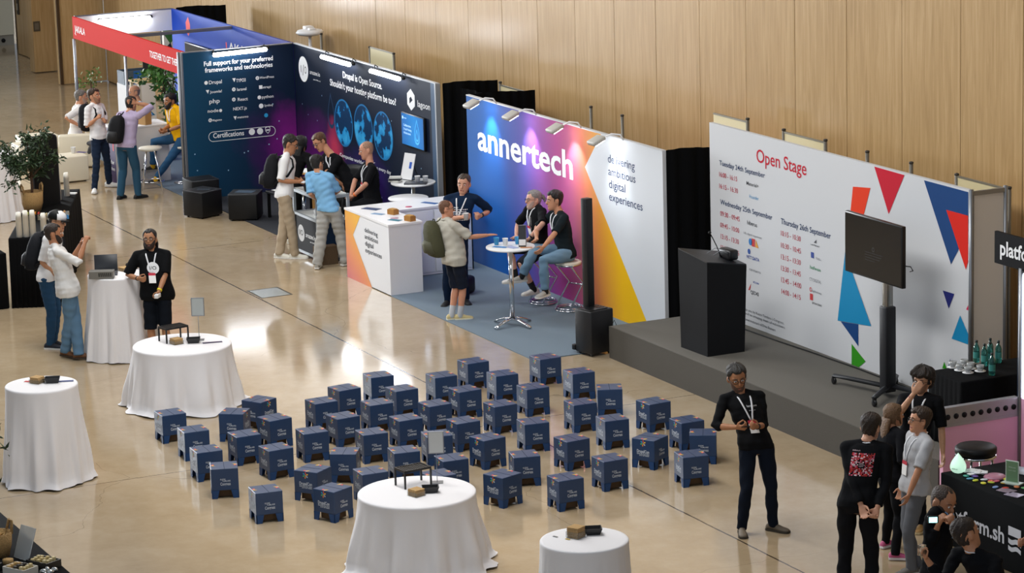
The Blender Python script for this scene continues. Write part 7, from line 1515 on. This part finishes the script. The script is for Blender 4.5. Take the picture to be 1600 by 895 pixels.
build_person('woman_dark', 'person with long black hair in black clothes behind the display counter', shirt='#141416', pants='#121214', hair='long', hcol='#100D0C', hthick=.36, fem=True, lanyard=None, shoes=('#E4DDC8', '#EDE9DC'), sleeve=.9)
_, P = build_person('staff', 'person in black t-shirt and glasses leaning behind the display counter', shirt='#131417', pants='#15161A', hcol='#5A3B22', glasses=True, hthick=.016, badge=True)
_, P = build_person('polo', 'person in pale blue polo and baggy grey trousers seen from behind', shirt='#7FB4DC', pants='#A8A7A2', hcol='#15110F', shoes=('#9A9890', '#E2E0DA'), lanyard=None, hthick=.02, collar=True, pfit=.020)
c = P['HM']; mb = MB(); mb.tube([c @ Vector((.085 * math.sin(a), -.012 - .02 * math.cos(a), .122 * math.cos(a) + .01)) - P['org'] for a in [(-1.3 + 2.6 * j / 10) for j in range(11)]], .006, 6); mb.build('headband', M['bplastic'], P['root'])
_, P = build_person('stool_bald', 'bald person in black t-shirt with white lanyard sitting sideways on a bar stool', skin='#CB9276', shirt='#101114', pants='#17181C', hair='buzz', hcol='#A9826A', pose=('grip', 'grip'), shoes=('#1B1B1D', '#E2E0DA'), belly=.3)
wristband(P, 0, '#F0711E', .02)
_, P = build_person('dotted', 'person in navy dotted t-shirt with hand on hip holding a paper cup', skin='#CF9A80', shirt='#14263F', pants='#14233A', hcol='#43372E', pose=('fist', 'grip'), palm=(None, (-1, .2, 0)), hthick=.007, belly=.15, badge=False, shoes=('#141518', '#3A3A3C'))
wristband(P, 0, '#1E1F24', .035, 'watch')
rn = random.Random(5); c, rt, sp, n = chest_mat(P, .60, 0, .150); mb = MB()
for k in range(58):
    a, b_ = (k % 9 - 4) * .024 + (.012 if (k // 9) % 2 else 0), (k // 9 - 3) * .030; disc(mb, rn.uniform(.006, .010), (a, b_), c - n * (abs(a) * .32), rt, sp, n, .006, 8)
drape_on(P, mb, n); mb.build('dot_print', M['letter'], P['root'])
q = P['wr'][1] + (P['wr'][1] - P['el'][1]).normalized() * .085 + P['F'] * .03; cup(q.x, q.y, q.z - .045, M['white'], 'white paper cup held by the person in the navy dotted t-shirt', 1.0, 'held cup')
_, P = build_person('beige', 'person in beige short sleeved shirt and navy shorts reaching to the high table', skin='#C98F72', shirt='#B8B4A8', pants='#1C2230', pants_len=.5, hair='buzz', hcol='#6E4A34', glasses=True, lanyard=None, shoes=('#C9B884', '#E4DFC8'), sock='#B9BCC0', belly=.7, wide=1.08, loose=.012, pose=('relax', 'flat'), palm=(None, (0, .2, -1)), collar=True, shirt_hem=-.16)
backpack(P, 'olive green backpack hanging from the shoulder of the person in beige', '#4A4A36', -.10, .08, (0,), 1.05)
_, P = build_person('ponytail', 'grey ponytailed person in black t-shirt sitting on the farther bar stool', skin='#D2A08A', shirt='#121316', pants='#23262E', pants_len=.5, hair='pony', hcol='#85837F', glasses=True, beard=('#B79C90', .002), shoes=('#E2E0DC', '#D2CFC8'), sock='#16171A')
wristband(P, 0, '#22242A', .02)
c, rt, sp, n = chest_mat(P, .62, 0, .145); mb = MB()
for q in ([(-.06, .09), (.06, .09), (.05, -.08), (-.05, -.08)],):
    k4 = 4; A = [c + rt * p[0] * f + sp * p[1] * f + n * .006 for f in (1, .9) for p in q]; mb.add(A, [(i, (i + 1) % 4, (i + 1) % 4 + 4, i + 4) for i in range(4)])
drape_on(P, mb, n); mb.build('chest_print', mat('#B9BABC', .7), P['root'])
_, P = build_person('jeans', 'dark haired person in dark t-shirt and pale jeans sitting on the nearer bar stool', skin='#C08A6A', shirt='#172024', pants='#6F8EA6', hcol='#15110F', shoes=('#B9B6B0', '#E6E3DC'), sock='#16171A', pose=('relax', 'relax'), hthick=.022, pants_len=.94, pfit=.008, badge=False)
_, P = build_person('whiteshirt', 'person in untucked white shirt and washed jeans raising both hands', skin='#B07A58', shirt='#DCDBD8', pants='#5F7E98', hcol='#2A1E17', beard=('#2A1E17', .006), lanyard=None, sleeve=.66, shirt_hem=-.16, loose=.010, shoes=('#6E4526', '#3A2A1C'), pose=('grip', 'grip'), collar=True, pfit=.012)
_, P = build_person('cap', 'person in black and white cap and white t-shirt partly hidden behind another', skin='#BC8A68', shirt='#E4E4E4', pants='#2B4A68', hcol='#2A2019', glasses=True, lanyard='#26282C', shoes=('#1F2330', '#E6E3DE'))
backpack(P, 'dark backpack worn by the person in the cap', '#15171C', size=1.05)
mb = MB(); HMc = P['HM']; rg = []
for z, g in ((.03, .016), (.06, .022), (.09, .026), (.112, .026), (.125, .02)): rg.append([HMc @ head_pt(min(z, .117), 2 * PI * j / 28, g) + P['HM'].to_3x3() @ Vector((0, 0, max(0, z - .117))) - P['org'] for j in range(28)])
mb.loft(rg, 0, True, True); fr_ = [j for j in range(28)]
for fi in range(len(mb.f)):
    cc = sum((Vector(mb.v[i]) for i in mb.f[fi]), Vector()) / len(mb.f[fi]); l = HMc.inverted() @ (cc + P['org'])
    if l.y > .03: mb.mi[fi] = 1
br = [[HMc @ Vector((.072 * math.sin(a) * s_, .075 + .085 * math.cos(a) * s_ * 1.0, .035 + dz - .01 * abs(math.sin(a)))) - P['org'] for a in [(-1.5 + 3.0 * j / 12) for j in range(13)]] for s_, dz in ((1, 0), (.5, .006), (.5, .0), (1, -.005))]
mb.loft([list(x_) for x_ in br], 0, True, False); mb.build('cap', [M['black'], M['white']], P['root'])
mb = MB(); c = HMc @ Vector((0, .128, .075)) - P['org']; u_ = HMc.to_3x3() @ Vector((1, 0, 0)); v_ = HMc.to_3x3() @ Vector((0, -.3, .95)); n_ = HMc.to_3x3() @ Vector((0, .95, .3)); flat(mb, [(-.025, -.02), (.025, -.02), (.025, .03), (-.025, .03)], c, u_, v_, n_, .004); mb.build('cap_patch', mat('#2F86C8', .6), P['root'])
_, P = build_person('io_man', 'person in black t-shirt and shorts wearing a round white badge and glasses', skin='#AE7C5A', shirt='#0E0F11', pants='#11161E', pants_len=.52, hair='dread', hcol='#17110E', beard=('#2E2019', .004), glasses=True, belly=.8, wide=1.1, loose=.008, pose=('grip', 'grip'), palm=((1, .1, .5), (-1, .2, .2)), shoes=('#2A2B2E', '#D8D6D0'), sock='#1A1B1E', shirt_hem=-.16)
wristband(P, 0, '#E8D21E', .022); wristband(P, 1, '#1B1712', .012, 'bracelet')
c, rt, sp, n = chest_mat(P, .66, .02, .185); h_ = P['bvh'].ray_cast(c + n * .4, -n); c = (h_[0] if h_[0] else c) + n * .018; mb = MB(); disc(mb, .078, (0, 0), c, rt, sp, n, .0, 28); disc(mb, .078, (0, 0), c, rt, sp, n, .006, 28); mb.build('round_badge', M['letter'], P['root'])
mb = MB(); letters(mb, [['I/O', -.045, -.02, .09, .045]], c, rt, sp, n, .004, lift=.009); mb.build('badge_lettering', M['black'], P['root'])
held('card_stack', 'small white box held by the person with the round badge', 'box', P, 0, (.02, 0, .015), (.05, .12, .05), M['white'], .9)
_, P = build_person('sweater', 'grey haired person in black sweater looking down at a phone, standing alone', skin='#A87452', shirt='#111214', pants='#141B28', hcol='#2E2C2A', hs=1.08, beard=('#5E4436', .002), glasses=True, sleeve=.72, shoes=('#6E6252', '#3A342C'), boot=True, pose=('grip', 'grip'), palm=((.8, .2, .5), (-.8, .2, .5)), hthick=.016)
wristband(P, 0, '#15161A', .03, 'watch')
q = (P['wr'][0] + P['wr'][1]) / 2 + P['F'] * .05; mb = MB(); mb.box(-.075, -.035, -.005, .075, .035, .005, 0, .003); tag(mb.build('phone', mat('#0D0E10', .2), None, q + Vector((0, 0, .01)), (.5, 0, math.atan2(P['rt'].y, P['rt'].x))), 'black phone held by the person in the black sweater', 'phone')
badge_print(P, 'chest_print', [['barcelona', -.01, 0, .11, .022], ['drupalcon', .0, -.04, .07, .01]], .80, .125, mat('#C9CBCE', .7))
_, P = build_person('handsback', 'person in black sweatshirt with a red patterned back print, hands clasped behind', skin='#C79478', shirt='#131417', pants='#141519', hcol='#2A1D15', sleeve=.97, pose=('relax', 'grip'), palm=((0, -1, .1), (0, -1, .1)), badge=False, hthick=.016, shirt_hem=-.10, pfit=.004)
rn = random.Random(9); c, rt, sp, n = chest_mat(P, .70, .0, .122, True); mb = MB(); PCOL = ['#D8342E', '#E86A8A', '#F2D7DC', '#8E1F24', '#15161A', '#C9485A']
for i in range(17):
    for j in range(17):
        if 6 <= i <= 10 and 6 <= j <= 9: continue
        if rn.random() < .88:
            a, b_ = (i - 8) * .0128, (j - 8) * .0128; w_ = rn.uniform(.0045, .0064); v4 = rn.uniform(.003, .0064)
            flat(mb, [(a - w_, b_ - v4), (a + w_, b_ - v4), (a + w_, b_ + v4), (a - w_, b_ + v4)], c - n * (abs(a) ** 2 * 1.2), rt, sp, n, .012, rn.choice((0, 0, 1, 2, 2, 3, 5)))
letters(mb, [['make', -.025, .01, .04, .01], ['everything', -.025, -.004, .055, .01], ['together', -.025, -.018, .045, .01], ['platform.sh', -.11, .125, .075, .012]], c, rt, sp, n, .006, mi=2, lift=.013)
drape_on(P, mb, n, .004); mb.build('back_print', [mat(x_, .8) for x_ in PCOL], P['root'])
build_person('woman_blonde', 'person with long blonde hair in black clothes and pink trainers', shirt='#15161A', pants='#121316', hair='long', hcol='#6E5238', hthick=.27, fem=True, shoes=('#C65A86', '#E9E4E6'), lanyard='#DADDE2', badge=False, sleeve=.9)
_, P = build_person('greytee', 'person in light grey t-shirt and grey jeans with glasses facing the group', skin='#C9906E', shirt='#B4B5B8', pants='#6A6D73', hcol='#37271B', glasses=True, shoes=('#6E6A64', '#D8D5CE'), hthick=.026, loose=.006, shirt_hem=-.12)
_, P = build_person('curly', 'curly haired person in black t-shirt with a hand raised to the face', skin='#C99878', shirt='#111215', pants='#1D2028', hair='curly', hcol='#231912', glasses=True, beard=('#8E6A54', .002), shoes=('#A07A44', '#C9B68A'), pose=('relax', 'relax'), palm=(None, (0, -1, 0)), badge=False)
_, P = build_person('bald_phone', 'bearded bald person in black holding up a lit phone in the lower right corner', skin='#B07C5C', shirt='#0F1013', pants='#15161A', hair='buzz', hcol='#3F3029', beard=('#2A1F19', .008), sleeve=.95, pose=('grip', 'grip'), lanyard='#8FB4DC', badge=False, hs=1.12)
q = P['wr'][1] + (P['wr'][1] - P['el'][1]).normalized() * .07
mb = MB(); mb.box(-.05, -.012, -.035, .05, .012, .035, 0, .01); mb.box(-.036, -.0145, -.024, .036, -.012, .024, 1, .0)
tag(mb.build('phone', [M['bplastic'], mat('#9FF2F2', .3, emit=3.0)], None, q + Vector((.02, -.09, .02)), (0, 0, math.radians(64))), 'small lit phone held up beside the bald bearded person', 'phone')
_, P = build_person('bottom_man', 'person in black with thinning hair cut by the bottom edge, seen from behind', skin='#B98464', shirt='#121316', pants='#15161A', hair='short', hcol='#2A1E17', hthick=.006, sleeve=.9, pose=('grip', 'relax'), badge=False, hs=1.14)
held('drinking_glass', 'small glass held by the person cut by the bottom edge', 'glass', P, 0, (0, 0, .02), (.055, .055, .09), M['glass'], .4)
_, P = build_person('edge_person', 'person at the right edge with only a raised hand and forearm in view', skin='#C08A6C', shirt='#3A3F4A', pants='#1D2028', hcol='#2A1E17', pose=('grip', 'grip'), lanyard=None, sleeve=.5)
wristband(P, 1, '#17130F', .012, 'bracelet')
D.scenes.remove(TMP)
for o in list(D.objects):
    if o.users_scene == () and o.type in ('MESH', 'FONT'): D.objects.remove(o)
